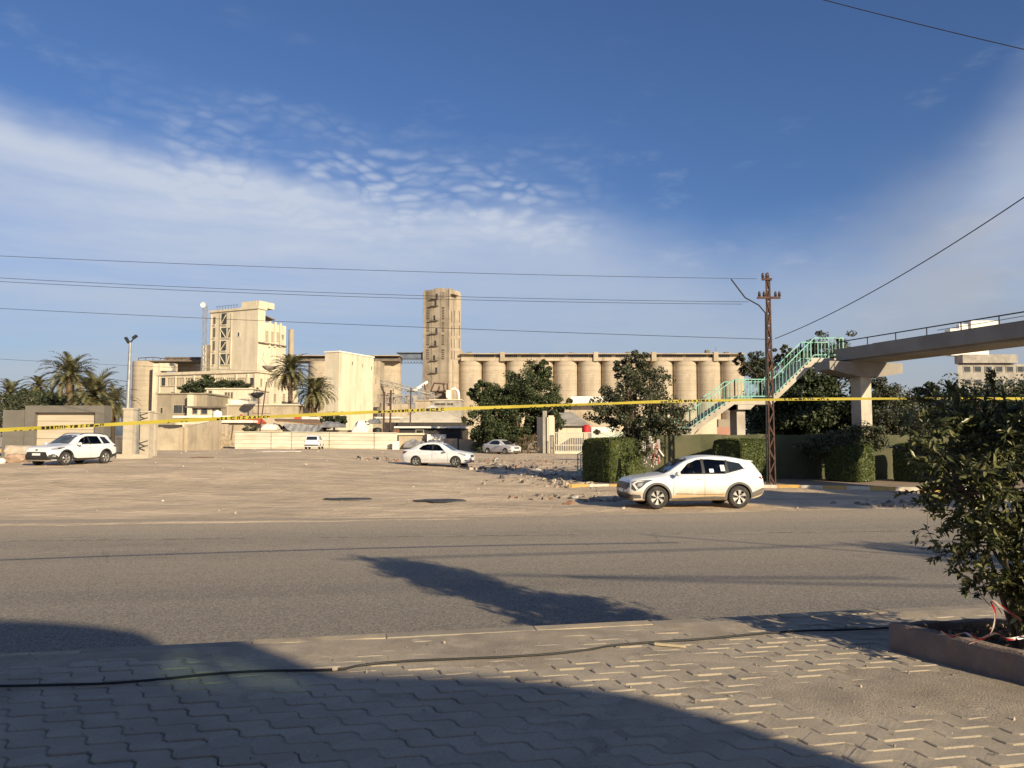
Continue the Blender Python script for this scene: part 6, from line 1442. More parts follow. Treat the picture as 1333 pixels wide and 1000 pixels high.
tank(249, 540, 546, 113, 7, white, 'small white tank on the porch of the tan house', legs=True)
tank(286, 545, 549, 106.8, 6, conc_gr, 'little grey drum beside the white water tank', 'drum', False)
def heap(px0, px1, y0, y1, D, mat, label, name='tarp', cat='tarp', depth=3., seed=1, amp=.22):
    a, b_ = P(px0, y1, D), P(px1, y0, D); W_, H = b_.x - a.x, b_.z - a.z; n_, m_ = 26, 14; mb = MB(); vs = []
    for j in range(m_ + 1):
        for i in range(n_ + 1):
            u, v_ = i / n_, j / m_; h = math.sin(math.pi * u) ** .45 * math.sin(math.pi * v_) ** .4
            h *= .72 + amp * 2 * mnoise.noise(Vector((u * 5 + seed, v_ * 3, seed))); vs.append((a.x + W_ * u, D + depth * v_, a.z + H * max(0, h)))
    mb.add(vs, [(j * (n_ + 1) + i, j * (n_ + 1) + i + 1, (j + 1) * (n_ + 1) + i + 1, (j + 1) * (n_ + 1) + i) for j in range(m_) for i in range(n_)])
    mb.add([(a.x, D, a.z - .25), (b_.x, D, a.z - .25), (b_.x, D + depth, a.z - .25), (a.x, D + depth, a.z - .25), (a.x, D, a.z + .02), (b_.x, D, a.z + .02), (b_.x, D + depth, a.z + .02), (a.x, D + depth, a.z + .02)], [(0, 1, 5, 4), (1, 2, 6, 5), (3, 0, 4, 7), (2, 3, 7, 6)])
    return tag(mb.build(name, mat, origin=(a.x, D, a.z), smooth=50), label, cat)
heap(300, 322, 538, 549, 107, tarpred, 'larger orange red tarp heap on the pale shed roof', seed=2)
heap(319, 338, 542, 549.5, 107.5, tarpred, 'smaller orange red tarp at the right of the big one', seed=5)
heap(458, 479, 542, 561, 97, white, 'white wrapped bundle above the ribbed fence', 'wrapped_bundle', 'bundle', seed=8)
heap(412, 444, 547, 554, 98, tarpgrey, 'flat grey tarp above the middle of the ribbed fence', seed=3)
heap(478, 492, 543, 549, 104, tarpgrey, 'dark grey tarp on the block left of the rusty posts', seed=9)
heap(340, 360, 549, 557, 96, white, 'pale bundle left of the brown shack roof', 'wrapped_bundle', 'bundle', seed=6)
heap(525, 556, 571, 580, 91.2, tarpgrey, 'sagging grey brown sheet hung on the tan wall', seed=4, depth=.5)
# brown shack with tarp
sk = empty('shack', (P(388, 0, 97).x, 97, -.4), 'makeshift shack with brown roof and draped grey tarp behind the ribbed fence', 'shack')
mb = MB(); a, b_, c_, d_ = P(360, 549, 96), P(419, 553, 96), P(414, 547, 101), P(357, 546.5, 101); mb.hexa([a, b_, c_, d_, a + Vector((0, 0, .12)), b_ + Vector((0, 0, .12)), c_ + Vector((0, 0, .12)), d_ + Vector((0, 0, .12))]); mb.build('roof', brown, sk)
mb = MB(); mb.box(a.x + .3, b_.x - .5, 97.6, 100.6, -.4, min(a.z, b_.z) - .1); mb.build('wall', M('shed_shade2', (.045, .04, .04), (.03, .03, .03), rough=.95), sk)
mb = MB(); n_ = 24; vs = []
pa, pb_ = P(370, 551, 95.7), P(420, 554, 95.7)
for j in range(7):
    for i in range(n_ + 1):
        u = i / n_; q = pa.lerp(pb_, u); drop = (.25 + 1.05 * math.sin(math.pi * u) ** .7) * j / 6; vs.append((q.x, q.y - .08 * math.sin(u * 40 + j * .7) - .05 * j, q.z - drop))
mb.add(vs, [(j * (n_ + 1) + i, j * (n_ + 1) + i + 1, (j + 1) * (n_ + 1) + i + 1, (j + 1) * (n_ + 1) + i) for j in range(6) for i in range(n_)]); mb.build('tarp', tarpgrey, sk, smooth=60)
# awning poles and lean sheets
bld(383, 391, 540.5, 110, tarpred, 'small orange board near the foot of the taller middle palm', 'board', cat='board', depth=.2, base=547)
bld(393, 402, 542.5, 110, white, 'small white crate right of the orange board', 'crate', cat='crate', depth=1, base=548)
bld(404, 414, 543, 109, white, 'white crate beside the stump of the lower middle palm', 'crate', cat='crate', depth=1, base=547)
# big dark dish
bd = empty('satellite_dish', (P(335, 0, 118).x, 118, -.3), 'big dark satellite dish tipped up on a mast over the cream block', 'dish')
mb = MB(); n2 = 24; p = P(335, 515, 118); vs = []
for i, rr in enumerate((.02, .35, .65, .88, 1.)):
    for j in range(n2): a = 2 * math.pi * j / n2; vs.append((p.x + math.cos(a) * rr * 1.05, 118 + math.sin(a) * rr * 1.0, p.z - .45 + rr * rr * .75 + math.sin(a) * rr * .28))
mb.add(vs, [(i * n2 + j, i * n2 + (j + 1) % n2, (i + 1) * n2 + (j + 1) % n2, (i + 1) * n2 + j) for i in range(4) for j in range(n2)] + [tuple(range(n2))]); mb.build('reflector', blackpl, bd, smooth=60)
mb = MB()
for j in range(3): a = 2.1 * j; mb.bar((p.x + math.cos(a) * 1.0, 118 + math.sin(a), p.z + .3), (p.x, 118, p.z + 1.1), .05, .05)
mb.box(p.x - .12, p.x + .12, 117.9, 118.1, p.z + 1.0, p.z + 1.25); mb.build('feed_arm', black, bd)
mb = MB(); mb.tube([(p.x + .2, 118, -.3), (p.x + .2, 118, p.z - .4)], .09, 6); mb.build('mast', rust, bd)
mb = MB(); a, b_ = P(337, 571, 95), P(347, 497, 95); mb.tube([a, b_], .07, 6); tag(mb.build('leaning_pole', rust, origin=tuple(a)), 'thin leaning pole in front of the big dark dish', 'pole')

# ------------------------------------------------------------------ white gate area behind the rubble
bld(699, 722, 543, 82, plaster, 'cream wall end beside the white picket gate', 'wall', cat='wall', depth=.5)
bld(706.5, 712, 535, 81, conc_gr, 'grey brown square gate post at the cream wall', 'gate_post', cat='post', depth=.5)
bld(714, 721, 541, 80.6, plaster, 'slim cream gate pillar next to the picket gate', 'gate_pillar', cat='pillar', depth=.5)
pick_m = M('weathered_white', (.55, .50, .41), (.45, .40, .32), scale=2, rough=.8)
pk = empty('picket_gate', (P(752, 0, 80).x, 80, -.35), 'white steel picket gate left of the long clipped hedge', 'gate')
a, b_ = P(722, 563.5, 80), P(800, 563.5, 80); mb = MB(); zb = P(0, 589, 80).z
n_ = 34
for i in range(n_ + 1): x = a.x + (b_.x - a.x) * i / n_; mb.box(x - .04, x + .04, 79.97, 80.03, zb + .12, a.z)
mb.build('pickets', pick_m, pk); 
for z in (a.z, zb + .12, zb + .75): mb = MB(); mb.box(a.x, b_.x, 79.93, 80.0 - .035, z - .05, z + .05); mb.build('rail', pick_m, pk)
mb = MB(); mb.box(a.x, b_.x, 79.9, 80.2, -.5, zb + .06); mb.build('plinth', plaster, pk)
gable(722, 768, 724, 745, 553, 536.5, 92, conc_gr, 'small house with grey sloping roof behind the picket gate', wall=plaster)
bld(743, 792, 516, 130, white, 'plain white sheet standing before the silos, left of the loose tree', 'white_sheet', cat='sheet', depth=.4, base=526)
bld(742, 800, 526, 132, plaster2, 'pale wall below the plain white sheet', 'wall', cat='wall', depth=1)
bld(770, 800, 556, 86, white, 'white shed behind the right end of the picket gate', 'shed', depth=4)
bld(930, 955, 556, 62, M('pink_plaster', (.42, .22, .16), (.34, .18, .13), rough=.9), 'pinkish wall glimpsed under the middle stair landing', 'wall', cat='wall', depth=1)
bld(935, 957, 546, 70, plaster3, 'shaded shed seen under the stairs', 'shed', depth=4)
# ------------------------------------------------------------------ left side: gate wall, pillars, lamp, fence, rocks
gw = empty('gate_wall', (P(88, 0, 50).x, 50, -.1), 'grey framed gate wall with pale plank infill behind the left SUV', 'wall')
a0, a1 = P(33, 528, 50), P(136, 528.5, 50); ib0, ib1 = P(45, 537, 50), P(124, 537, 50); zb = -.3
fr_m = M('grey_brown_render', (.16, .145, .125), (.13, .12, .105), scale=1, rough=.9)
mb = MB(); mb.box(ib0.x, a1.x, 50, 50.9, ib0.z, a0.z); mb.box(a0.x, ib0.x, 50.001, 50.9, zb, a0.z); mb.box(ib1.x, a1.x, 50, 50.9, zb, ib0.z - .002); mb.build('frame', fr_m, gw)
plank = M('pale_plank', (.50, .43, .33), (.43, .37, .28), scale=1, rough=.85, stretch=(.3, 1, 3))
H = ib0.z - zb; mb = MB()
for i in range(6): z0 = zb + H * i / 6; mb.box(ib0.x, ib1.x, 50.35, 50.7, z0 + .02, z0 + H / 6 - .01)
mb.box(ib0.x, ib1.x, 50.4, 50.72, zb, ib0.z - .01); mb.build('plank_infill', plank, gw)
mb = MB(); p = P(27, 535, 52); mb.box(p.x, a0.x - .01, 50.2, 52, zb, p.z); mb.build('side_pier', fr_m, gw)
def pillar(x0, x1, y0, D, label, mat=conc_gr):
    a, b_ = P(x0, y0, D), P(x1, y0, D); z = tz(a.x, D) - .2; mb = MB(); w_ = b_.x - a.x
    mb.box(a.x, b_.x, D, D + w_, z, a.z); mb.box(a.x - .05, b_.x + .05, D - .05, D + w_ + .05, a.z, a.z + .1)
    return tag(mb.build('gate_pillar', mat, origin=(a.x, D, z)), label, 'pillar', 'beige gate pillars left of the lot')
pillar_m = M('beige_render', (.48, .42, .33), (.42, .36, .28), scale=1.2, rough=.9)
pillar(161, 173.5, 533.5, 47, 'leftmost beige gate pillar, thickest, right of the left SUV', pillar_m); pillar(183, 195, 537, 48, 'middle beige gate pillar with dark stub bars', pillar_m); pillar(198, 203.5, 538, 50, 'slim rightmost beige gate pillar', pillar_m)
pillar(174, 179.5, 534, 47.4, 'grey steel gate pillar between the two thick beige ones', galv)
mb = MB(); a, b_ = P(155, 586, 47.2), P(196, 586, 47.2); mb.box(a.x, b_.x, 46.9, 47.25, -.4, a.z - .25); tag(mb.build('low_wall', pillar_m, origin=(a.x, 47, -.4)), 'low beige plinth wall linking the gate pillars', 'wall')
def bars(x0, x1, y0, y1, D, n_, label, mat=black, th=.03, name='bar_fence'):
    a, b_ = P(x0, y0, D), P(x1, y0, D); z1 = P(0, y1, D).z; root = empty(name, ((a.x + b_.x) / 2, D, z1), label, 'fence'); mb = MB()
    for i in range(n_ + 1): x = a.x + (b_.x - a.x) * i / n_; mb.box(x - th / 2, x + th / 2, D - th / 2, D + th / 2, z1, a.z)
    mb.build('bars', mat, root)
    for z in (a.z - .12, z1 + .15): mb = MB(); mb.box(a.x, b_.x, D - th, D - th / 2 - .001, z - .03, z + .03); mb.build('rail', mat, root)
    return root
bars(137, 161, 549, 597, 52, 16, 'black bar fence between the gate wall and the pillars'); bars(174, 183, 535, 592, 48.2, 5, 'black bar gate leaf between the beige pillars')
mb = MB()
for y_ in (541, 547, 577, 583): a = P(182, y_, 47.9); mb.bar(a, P(192, y_ - 3, 47.3), .05, .05)
tag(mb.build('stub_bars', black, origin=tuple(P(186, 560, 48))), 'bent dark stub bars sticking out of the middle pillar', 'bars')
sgn = empty('sign_board', (P(140, 0, 51).x, 51, -.2), 'blank white board on a post right of the gate wall', 'sign'); a, b_ = P(135.5, 541, 51), P(144.5, 551, 51); mb = MB(); mb.box(a.x, b_.x, 50.95, 51, b_.z, a.z); mb.build('board', white, sgn); mb = MB(); mb.tube([(P(138, 0, 51).x, 51.04, -.3), (P(138, 0, 51).x, 51.04, a.z)], .04, 6); mb.build('post', white, sgn)
bars(-40, 33, 563, 584, 62, 9, 'thin rail fence at the far left edge', galv, .05)
kk2 = MB()
for i in range(7): a, b_ = P(-60 + i * 11, 583, 60), P(-60 + i * 11 + 10.6, 587.5, 60); z_ = tz(a.x, 60); kk2.box(a.x, b_.x, 59.9, 60.1, z_ - .2, z_ + .22)
tag(kk2.build('far_kerb', ky), kind='structure')
# street lamp
sp = empty('street_lamp', (P(166, 0, 56).x, 56, -.2), 'tall grey street lamp with two angled heads above the gate pillars', 'street lamp'); b0 = P(164.5, 566, 56); t0 = P(169.5, 446, 56)
mb = MB(); mb.tube([(b0.x, 56, -.3), (b0.x + (t0.x - b0.x) * .4, 56, t0.z * .4), (t0.x, 56, t0.z)], [.28, .17, .08], 12); mb.build('pole', galv, sp, smooth=50)
mb = MB(); mb.tube([t0, P(166.5, 443, 56)], .05, 6); mb.tube([t0, P(175, 440, 56)], .05, 6); mb.build('bracket', black, sp)
for (x0, y0, x1, y1) in ((163.5, 439.5, 167.8, 446.5), (173, 440.5, 178, 437)): mb = MB(); mb.bar(P(x0, y0, 56), P(x1, y1, 56), .26, .16); mb.build('lamp_head', blackpl, sp)
# rocks
def rock(px, py, D, w_, h_, d_, mat, label, seed=1, name='boulder', cat='rock', group=None):
    p = P(px, 566, D); z = tz(p.x, D) if D > 20 else 0; bm_ = bmesh.new(); bmesh.ops.create_icosphere(bm_, subdivisions=3, radius=1); r_ = Vector((seed * 3.1, seed * 1.7, seed))
    for v_ in bm_.verts:
        n_ = v_.co.normalized(); k_ = max(abs(n_.x), abs(n_.y), abs(n_.z)); q = n_ / (k_ ** .62); q *= 1 + .22 * mnoise.noise(n_ * 1.4 + r_) + .07 * mnoise.noise(n_ * 4 + r_); v_.co = Vector((q.x * w_ / 2, q.y * d_ / 2, q.z * h_ / 2 + h_ * .38))
    me = bpy.data.meshes.new(name); bm_.to_mesh(me); bm_.free(); me.materials.append(mat); me.polygons.foreach_set('use_smooth', [True] * len(me.polygons)); me.set_sharp_from_angle(angle=R(28))
    o_ = bpy.data.objects.new(name, me); COL.objects.link(o_); o_.location = (p.x, D, z); return tag(o_, label, cat, group)
rockm = M('pale_rock', (.48, .40, .31), (.36, .30, .23), scale=2, rough=.95, bump=.6, bscale=6)
rockp = M('pink_rubble', (.44, .31, .22), (.35, .25, .18), scale=3, rough=.95, bump=.6, bscale=8)
rock(29, 0, 45, 1.5, .95, 1.1, rockm, 'big pale square boulder left of the left SUV', 3)
rock(24, 0, 42.5, 1.15, .55, .9, rockp, 'pinkish broken slab pile in front of the big pale boulder', 5); rock(13, 0, 42.5, .7, .35, .6, rockp, 'smaller pink brown rock left of the slab pile', 9); rock(3, 0, 41, .4, .3, .3, white, 'small white painted stone at the left edge', 7)

# ------------------------------------------------------------------ palms and trees of the left and middle
GPa = 'date palms'
palm('tall date palm behind the gate wall, highest crown at the left', gpt(90, 74), P(90, 489, 74).z - gpt(90, 74)[2], 3.0, 62, 3, GPa, lw=.06)
palm('broad date palm right of the tallest left palm, half dry crown', gpt(121, 66), P(121, 515, 66).z - gpt(121, 66)[2], 3.0, 66, 5, GPa, skirt=26, lw=.06)
palm('small slim date palm left of the tallest left palm', gpt(48, 104), P(48, 503, 104).z - gpt(48, 104)[2], 2.3, 34, 7, GPa, trunk_r=.17, lw=.07)
palm('date palm rising from the green at the far left edge', gpt(13, 88), P(13, 513, 88).z - gpt(13, 88)[2], 2.6, 36, 8, GPa, lw=.06)
palm('dry leaning date palm behind the street lamp foot', gpt(147, 78), P(146, 524, 78).z - gpt(147, 78)[2], 2.7, 34, 12, GPa, skirt=20)
palm('taller middle date palm before the long white building', gpt(377, 134), P(379, 484, 134).z - gpt(377, 134)[2], 4.5, 66, 9, GPa, trunk_r=.42, lw=.10)
palm('lower middle date palm beside the tall blank building', gpt(408, 124), P(409, 511, 124).z - gpt(408, 124)[2], 4.0, 66, 10, GPa, trunk_r=.5, skirt=16, lw=.10)
GM = 'green trees at the far left'
tree('wide green tree at the far left edge beyond the rail fence', gpt(10, 72), [pb(8, 540, 36, 28, 72), pb(-30, 530, 30, 34, 72), pb(36, 545, 20, 22, 72)], f_grey, leaf=.24, n_sub=60, per=80, seed=21, group=GM)
tree('dark green tree behind the left end of the gate wall', gpt(52, 84), [pb(55, 524, 24, 14, 84), pb(82, 524, 20, 13, 84), pb(30, 520, 18, 12, 86)], f_dark, leaf=.24, n_sub=50, per=80, seed=22, group=GM)
tree('low tree filling under the broad date palm', gpt(105, 80), [pb(105, 522, 16, 10, 80), pb(135, 530, 14, 12, 78)], f_grey, leaf=.22, n_sub=30, per=70, seed=23, group=GM)
GD = 'dark trees on the skyline of the houses'
tree('dark tree over the shaded tan house', gpt(262, 158), [pb(262, 503, 19, 11, 158), pb(240, 508, 10, 7, 158), pb(270, 494, 8, 5, 158)], f_dark, leaf=.42, n_sub=46, per=60, seed=24, group=GD, frac=.3, jitter=.2)
tree('dark tree over the cream slit window house', gpt(303, 160), [pb(304, 503, 18, 7, 160), pb(292, 500, 10, 6, 160), pb(318, 505, 8, 4, 160)], f_dark, leaf=.4, n_sub=34, per=60, seed=25, group=GD, frac=.3, jitter=.2)
tree('low dark bush right of the lower middle palm', gpt(436, 112), [pb(438, 545, 14, 9, 112), pb(424, 548, 12, 8, 112)], f_dark, leaf=.28, n_sub=34, per=60, seed=26, name='shrub', cat='shrub')
tree('olive shrub above the left end of the ribbed fence', gpt(326, 97), [pb(326, 560, 9, 6, 97)], f_grey, leaf=.2, n_sub=24, per=50, seed=27, name='shrub', cat='shrub', trunk_r=.05)
tree('two lobed dense ficus left of the picket gate', gpt(676, 84), [pb(690, 512, 33, 34, 84), pb(640, 548, 32, 34, 84), pb(664, 520, 30, 26, 85), pb(713, 535, 28, 22, 84), pb(628, 512, 16, 14, 84), pb(655, 570, 32, 20, 84), pb(700, 560, 24, 20, 84), pb(704, 484, 14, 12, 84)], f_ficus, leaf=.24, n_sub=95, per=120, frac=.22, seed=28, trunk_r=.28, forks=9, jitter=.16)
tree('dry bare brush at the foot of the ficus', gpt(687, 80), [pb(688, 578, 14, 13, 80), pb(676, 585, 10, 9, 80)], f_dry, leaf=.16, n_sub=26, per=30, seed=29, name='dry_shrub', cat='shrub', forks=12, trunk_r=.06)
tree('far dark tree showing past the end of the silo row', gpt(985, 120), [pb(985, 478, 18, 12, 120), pb(1010, 490, 24, 24, 120)], f_dark, leaf=.35, n_sub=36, per=60, seed=30)

# ------------------------------------------------------------------ rubble, litter
rub_m = M('rubble_grey', (.30, .25, .20), (.17, .14, .12), scale=6, rough=.95); rub_b = M('rubble_brick', (.30, .16, .10), (.2, .12, .08), scale=6, rough=.95); rub_w = M('litter_white', (.62, .6, .56), (.5, .48, .44), scale=6, rough=.8); rub_k = M('litter_black', (.03, .03, .03), (.05, .05, .05), scale=6, rough=.6)
def rubble(name, spots, mats, label, zf=tz, flat=.5):
    mb = MB(); r_ = random.Random(len(spots) + len(label))
    for (x, y, s_) in spots:
        z = zf(x, y); a = r_.uniform(0, 3.14); l, w_, h_ = s_ * r_.uniform(.5, 1.3), s_ * r_.uniform(.4, .9), s_ * r_.uniform(.15, flat); mb.cur = r_.choices(range(len(mats)), [.72, .13, .045, .105][:len(mats)])[0]
        tx, ty = r_.uniform(-.4, .4), r_.uniform(-.4, .4); pts = []
        for zz, k_ in ((-.3, 1), (1, .72)):
            for sx_, sy_ in ((-1, -1), (1, -1), (1, 1), (-1, 1)):
                px_, py_ = sx_ * l / 2 * k_ * r_.uniform(.7, 1.1), sy_ * w_ / 2 * k_ * r_.uniform(.7, 1.1); pts.append((x + px_ * math.cos(a) - py_ * math.sin(a), y + px_ * math.sin(a) + py_ * math.cos(a), z + zz * h_ + (px_ * tx + py_ * ty) * (zz > 0)))
        mb.hexa(pts)
    o_ = mb.build(name, mats, origin=(spots[0][0], spots[0][1], zf(*spots[0][:2]))); o_['label'] = label; o_['kind'] = 'stuff'; o_['category'] = 'rubble'; return o_
def cluster(px, py, D, rx, ry, n_, s_): p = P(px, 566, D); return [(p.x + random.gauss(0, rx), D + random.gauss(0, ry), s_ * random.uniform(.35, 1.3)) for _ in range(n_)]
rubble('rubble_heap', cluster(720, 0, 38, 1.3, 1.6, 120, .22) + cluster(700, 0, 45, 2.2, 3.5, 100, .25) + cluster(735, 0, 34.5, .7, .7, 60, .2), [rub_m, rockm, rub_w, rub_k], 'broken concrete and brick heap left of the island kerb')
rubble('rubble_heap', cluster(650, 0, 47, 1.1, 1.0, 60, .26) + cluster(638, 0, 58, 1.2, 2.0, 50, .3) + cluster(690, 0, 56, 2.2, 3, 80, .3), [rub_m, rub_b, rub_w, rub_k], 'scattered debris right of the white sedan')
rubble('rubble_heap', cluster(502, 0, 54, 1.1, 1.4, 50, .28), [rub_m, rub_b, rub_w, rub_k], 'debris patch left of the white sedan')
rubble('rubble_heap', cluster(740, 0, 28.5, 1.2, .6, 60, .24) + cluster(790, 0, 27.2, .8, .4, 20, .3), [rub_m, rub_b, rub_w, rub_k], 'debris in front of the near crossover nose', flat=.25)
rubble('rubble_heap', cluster(1165, 0, 26, 1.0, .7, 40, .25), [rub_m, rub_w, rub_k], 'debris at the edge of the bridge shadow')
sp_ = []
for _ in range(520):
    x = random.uniform(-30, 14); y = random.uniform(22, 78); 
    sp_.append((x, y, random.choice((.025, .03, .03, .04, .05, .09)) * (1 + y / 90)))
rubble('loose_stones', sp_, [rockm, rub_m, rub_w], 'stones and litter strewn over the dirt lot')
sp_ = []
for _ in range(900):
    s_, t_ = random.uniform(-6, 6), random.uniform(.1, 4.8); x, y = kp(s_, t_); 
    if abs(x) > y * .8 + 1: continue
    sp_.append((x, y, random.choice((.005, .006, .008, .01, .016)) * random.uniform(.7, 1.3)))
for px, py in ((1128, 868), (1192, 922), (1120, 895), (1310, 920), (905, 915), (1240, 880), (1320, 938)): g_ = G(px, py, 0); sp_.append((g_.x, g_.y, .022))
rubble('gravel', sp_, [rub_m, rockm, rub_w], 'small stones and grit on the pavers', zf=lambda x, y: .004, flat=.8)
# flat puddle-like stains and sheets in the lot
for (px, py, w_, d_, lb_, mt_) in ((455, 648, 1.9, .45, 'dark flat mat lying in the lot near the road', rub_k), (575, 651, 1.8, .6, 'dark trampled sheet right of the other one', rub_k), (263, 606, 1.3, .5, 'thin brown board lying in the left of the lot', brown), (362, 597, 3.4, .8, 'pale board lying before the ribbed fence', white)):
    g_ = G(px, py, -.6 if py > 620 else -.25); mb = MB(); n_ = 14; z_ = tz(g_.x, g_.y)
    vs = [(g_.x + math.cos(2 * math.pi * j / n_) * w_ / 2 * (.7 + .5 * random.random()), g_.y + math.sin(2 * math.pi * j / n_) * d_ * (.6 + .6 * random.random()), z_ + .035 + .01 * random.random()) for j in range(n_)]
    mb.prism(vs, (0, 0, -.03)); tag(mb.build('flat_sheet', mt_, origin=(g_.x, g_.y, z_)), lb_, 'sheet')
# red warning pieces leaning behind the crossover's bonnet
wp = empty('warning_stand', (P(853, 0, 33).x, 33, -.5), 'red and white folded warning stand beside the blossom shrub', 'stand'); mb = MB()
for (a, b_) in (((850, 603), (856, 572)), ((858, 604), (857.5, 572))): mb.bar(P(*a, 33), P(*b_, 33), .10, .05)
mb.build('leg', M('red_white_board', (.34, .28, .24), (.20, .05, .045), scale=3, lo=.5, hi=.52, stretch=(1, 1, 1)), wp); mb = MB(); mb.bar(P(857.5, 585, 32.9), P(864, 594, 32.9), .06, .05); mb.build('strut', white, wp)

# ------------------------------------------------------------------ near things: cable, stick, planter, bush, tape
mb = MB(); cp = []
CPX = [(-80, 893), (0, 893), (80, 891.5), (150, 889), (210, 884), (270, 878), (340, 873.5), (435, 872), (470, 866), (520, 861), (600, 857.5), (660, 855), (720, 851), (770, 845), (800, 840), (870, 834.5), (905, 832.5), (940, 829.5), (1000, 824), (1050, 821), (1100, 820), (1165, 817)]
for px, py in CPX: g_ = G(px, py, .014); cp.append(g_)
sm = []
for i in range(len(cp) - 1):
    p0, p1, p2, p3 = cp[max(0, i - 1)], cp[i], cp[i + 1], cp[min(len(cp) - 1, i + 2)]
    for k in range(6): t_ = k / 6; sm.append(.5 * ((2 * p1) + (p2 - p0) * t_ + (2 * p0 - 5 * p1 + 4 * p2 - p3) * t_ * t_ + (3 * p1 - p0 - 3 * p2 + p3) * t_ ** 3))
mb.tube(sm, .0085, 8); tag(mb.build('power_cable', wirem, origin=tuple(cp[0]), smooth=60), 'black cable snaking across the pavers to the planter', 'cable')
jn = G(437, 871, .02); mb = MB(); mb.tube([jn - Vector((.02, 0, 0)), jn + Vector((.012, 0, .004))], [.016, .014], 8); tag(mb.build('cable_joint', M('pale_tape', (.6, .52, .4), (.5, .42, .3), rough=.8), origin=tuple(jn)), 'small pale joint on the black cable', 'joint')
mb = MB(); a, b_ = G(852, 838, .02), G(893, 841.5, .014); mb.bar(a, b_, .025, .018); tag(mb.build('stick', M('pale_wood', (.48, .40, .28), (.4, .33, .22), scale=8, rough=.9), origin=tuple(a)), 'pale wooden stick lying on the pavers', 'stick')
rock(1328, 0, 5.35, .16, .11, .12, M('broken_concrete', (.42, .38, .32), (.32, .29, .25), scale=9, rough=.95), 'broken concrete lump by the planter at the right edge', 12, 'concrete_lump', 'lump')

pm = M('pinkish_concrete', (.28, .215, .18), (.21, .165, .14), scale=5, rough=.95, bump=.9, bscale=40, bdist=.01, c3=(.17, .13, .11), s3=2.5, f3=.6)
soil = M('planter_soil', (.13, .09, .065), (.08, .058, .045), scale=5, rough=1., bump=.9, bscale=25, bdist=.03)
A_ = G(1158, 846, 0); A_ = Vector((A_.x, A_.y)); B_ = A_ + Vector((.49, -.872)) * 3.0; C_ = A_ + KD * 3.4; E_ = B_ + KD * 3.4
plr = empty('planter', (A_.x, A_.y, 0), 'low pinkish concrete planter around the near bush', 'planter')
def inn(p, c_, d): v_ = (c_ - p).normalized(); return p + v_ * d
cen_ = (A_ + B_ + C_ + E_) / 4; ring = [A_, B_, E_, C_]; rin = [inn(p, cen_, .16) for p in ring]; mb = MB()
for i in range(4):
    p0, p1, q0, q1 = ring[i], ring[(i + 1) % 4], rin[i], rin[(i + 1) % 4]; n_ = 40
    for k in range(n_):
        a, b_, c_, d_ = p0.lerp(p1, k / n_), p0.lerp(p1, (k + 1) / n_), q0.lerp(q1, (k + 1) / n_), q0.lerp(q1, k / n_)
        hh_ = lambda p: .205 + .012 * mnoise.noise(Vector((p.x * 6, p.y * 6, 0))) + .006 * mnoise.noise(Vector((p.x * 25, p.y * 25, 0)))
        e1 = lambda p, c2: p.lerp(c2, .15)
        mb.add([(a.x, a.y, -.05), (b_.x, b_.y, -.05), (b_.x, b_.y, hh_(b_) - .02), (a.x, a.y, hh_(a) - .02), (*e1(b_, c_), hh_(b_)), (*e1(a, d_), hh_(a)), (*e1(c_, b_), hh_(b_)), (*e1(d_, a), hh_(a)), (c_.x, c_.y, hh_(b_) - .02), (d_.x, d_.y, hh_(a) - .02), (c_.x, c_.y, .05), (d_.x, d_.y, .05)],
               [(0, 1, 2, 3), (3, 2, 4, 5), (5, 4, 6, 7), (7, 6, 8, 9), (9, 8, 10, 11)])
mb.build('rim', pm, plr, smooth=40)
mb = MB(); n_ = 30; vs = []
for j in range(n_ + 1):
    for i in range(n_ + 1):
        u, v_ = i / n_, j / n_; p = (rin[0].lerp(rin[1], u)).lerp(rin[3].lerp(rin[2], u), v_); vs.append((p.x, p.y, .140 + .04 * mnoise.noise(Vector((p.x * 3, p.y * 3, 1))) + .015 * mnoise.noise(Vector((p.x * 12, p.y * 12, 1)))))
mb.add(vs, [(j * (n_ + 1) + i, (j + 1) * (n_ + 1) + i, (j + 1) * (n_ + 1) + i + 1, j * (n_ + 1) + i + 1) for j in range(n_) for i in range(n_)]); mb.build('soil', soil, plr, smooth=180)

# the near bush: stems, twigs and real leaf blades
bu = empty('bush', (3.72, 5.45, .15), 'leafy bush in the planter at the right edge, red tape at its foot', 'bush'); r_ = random.Random(4); rn = np.random.default_rng(44)
sb = MB(); twigs = []
blobs = [(3.86, 5.55, 1.26, .88, .85, .68, 1.1), (3.85, 5.4, .75, .72, .8, .5, .7), (3.85, 5.9, 1.55, .85, .6, .45, .8), (3.85, 5.3, .55, .5, .45, .32, .55), (4.45, 4.65, 3.0, .62, .62, .90, 1.4)]
stems = []
for i in range(17):
    a = r_.uniform(0, 6.28); b0 = Vector((3.72 + .16 * math.cos(a), 5.45 + .16 * math.sin(a), .12)); bl = r_.choices([blobs[0], blobs[1], blobs[2], blobs[3]], [3, 2, 2, 1])[0] if i < 13 else blobs[4]
    d = Vector((r_.gauss(0, 1), r_.gauss(0, 1), r_.gauss(0, .8))).normalized() * r_.uniform(.4, .85); tgt = Vector((bl[0] + d.x * bl[3], bl[1] + d.y * bl[4], bl[2] + d.z * bl[5] * (1 if i < 13 else .9)))
    mid = b0.lerp(tgt, .5) + Vector((r_.uniform(-.12, .12), r_.uniform(-.12, .12), .10)); sb.tube([b0, b0.lerp(mid, .5) + Vector((r_.uniform(-.04, .04), 0, .03)), mid, mid.lerp(tgt, .5), tgt], [.022, .018, .013, .009, .005], 6); stems.append((b0, mid, tgt))
def seg_pt(st_, q): b0, mid, tgt = st_; return b0.lerp(mid, q * 2) if q < .5 else mid.lerp(tgt, q * 2 - 1)
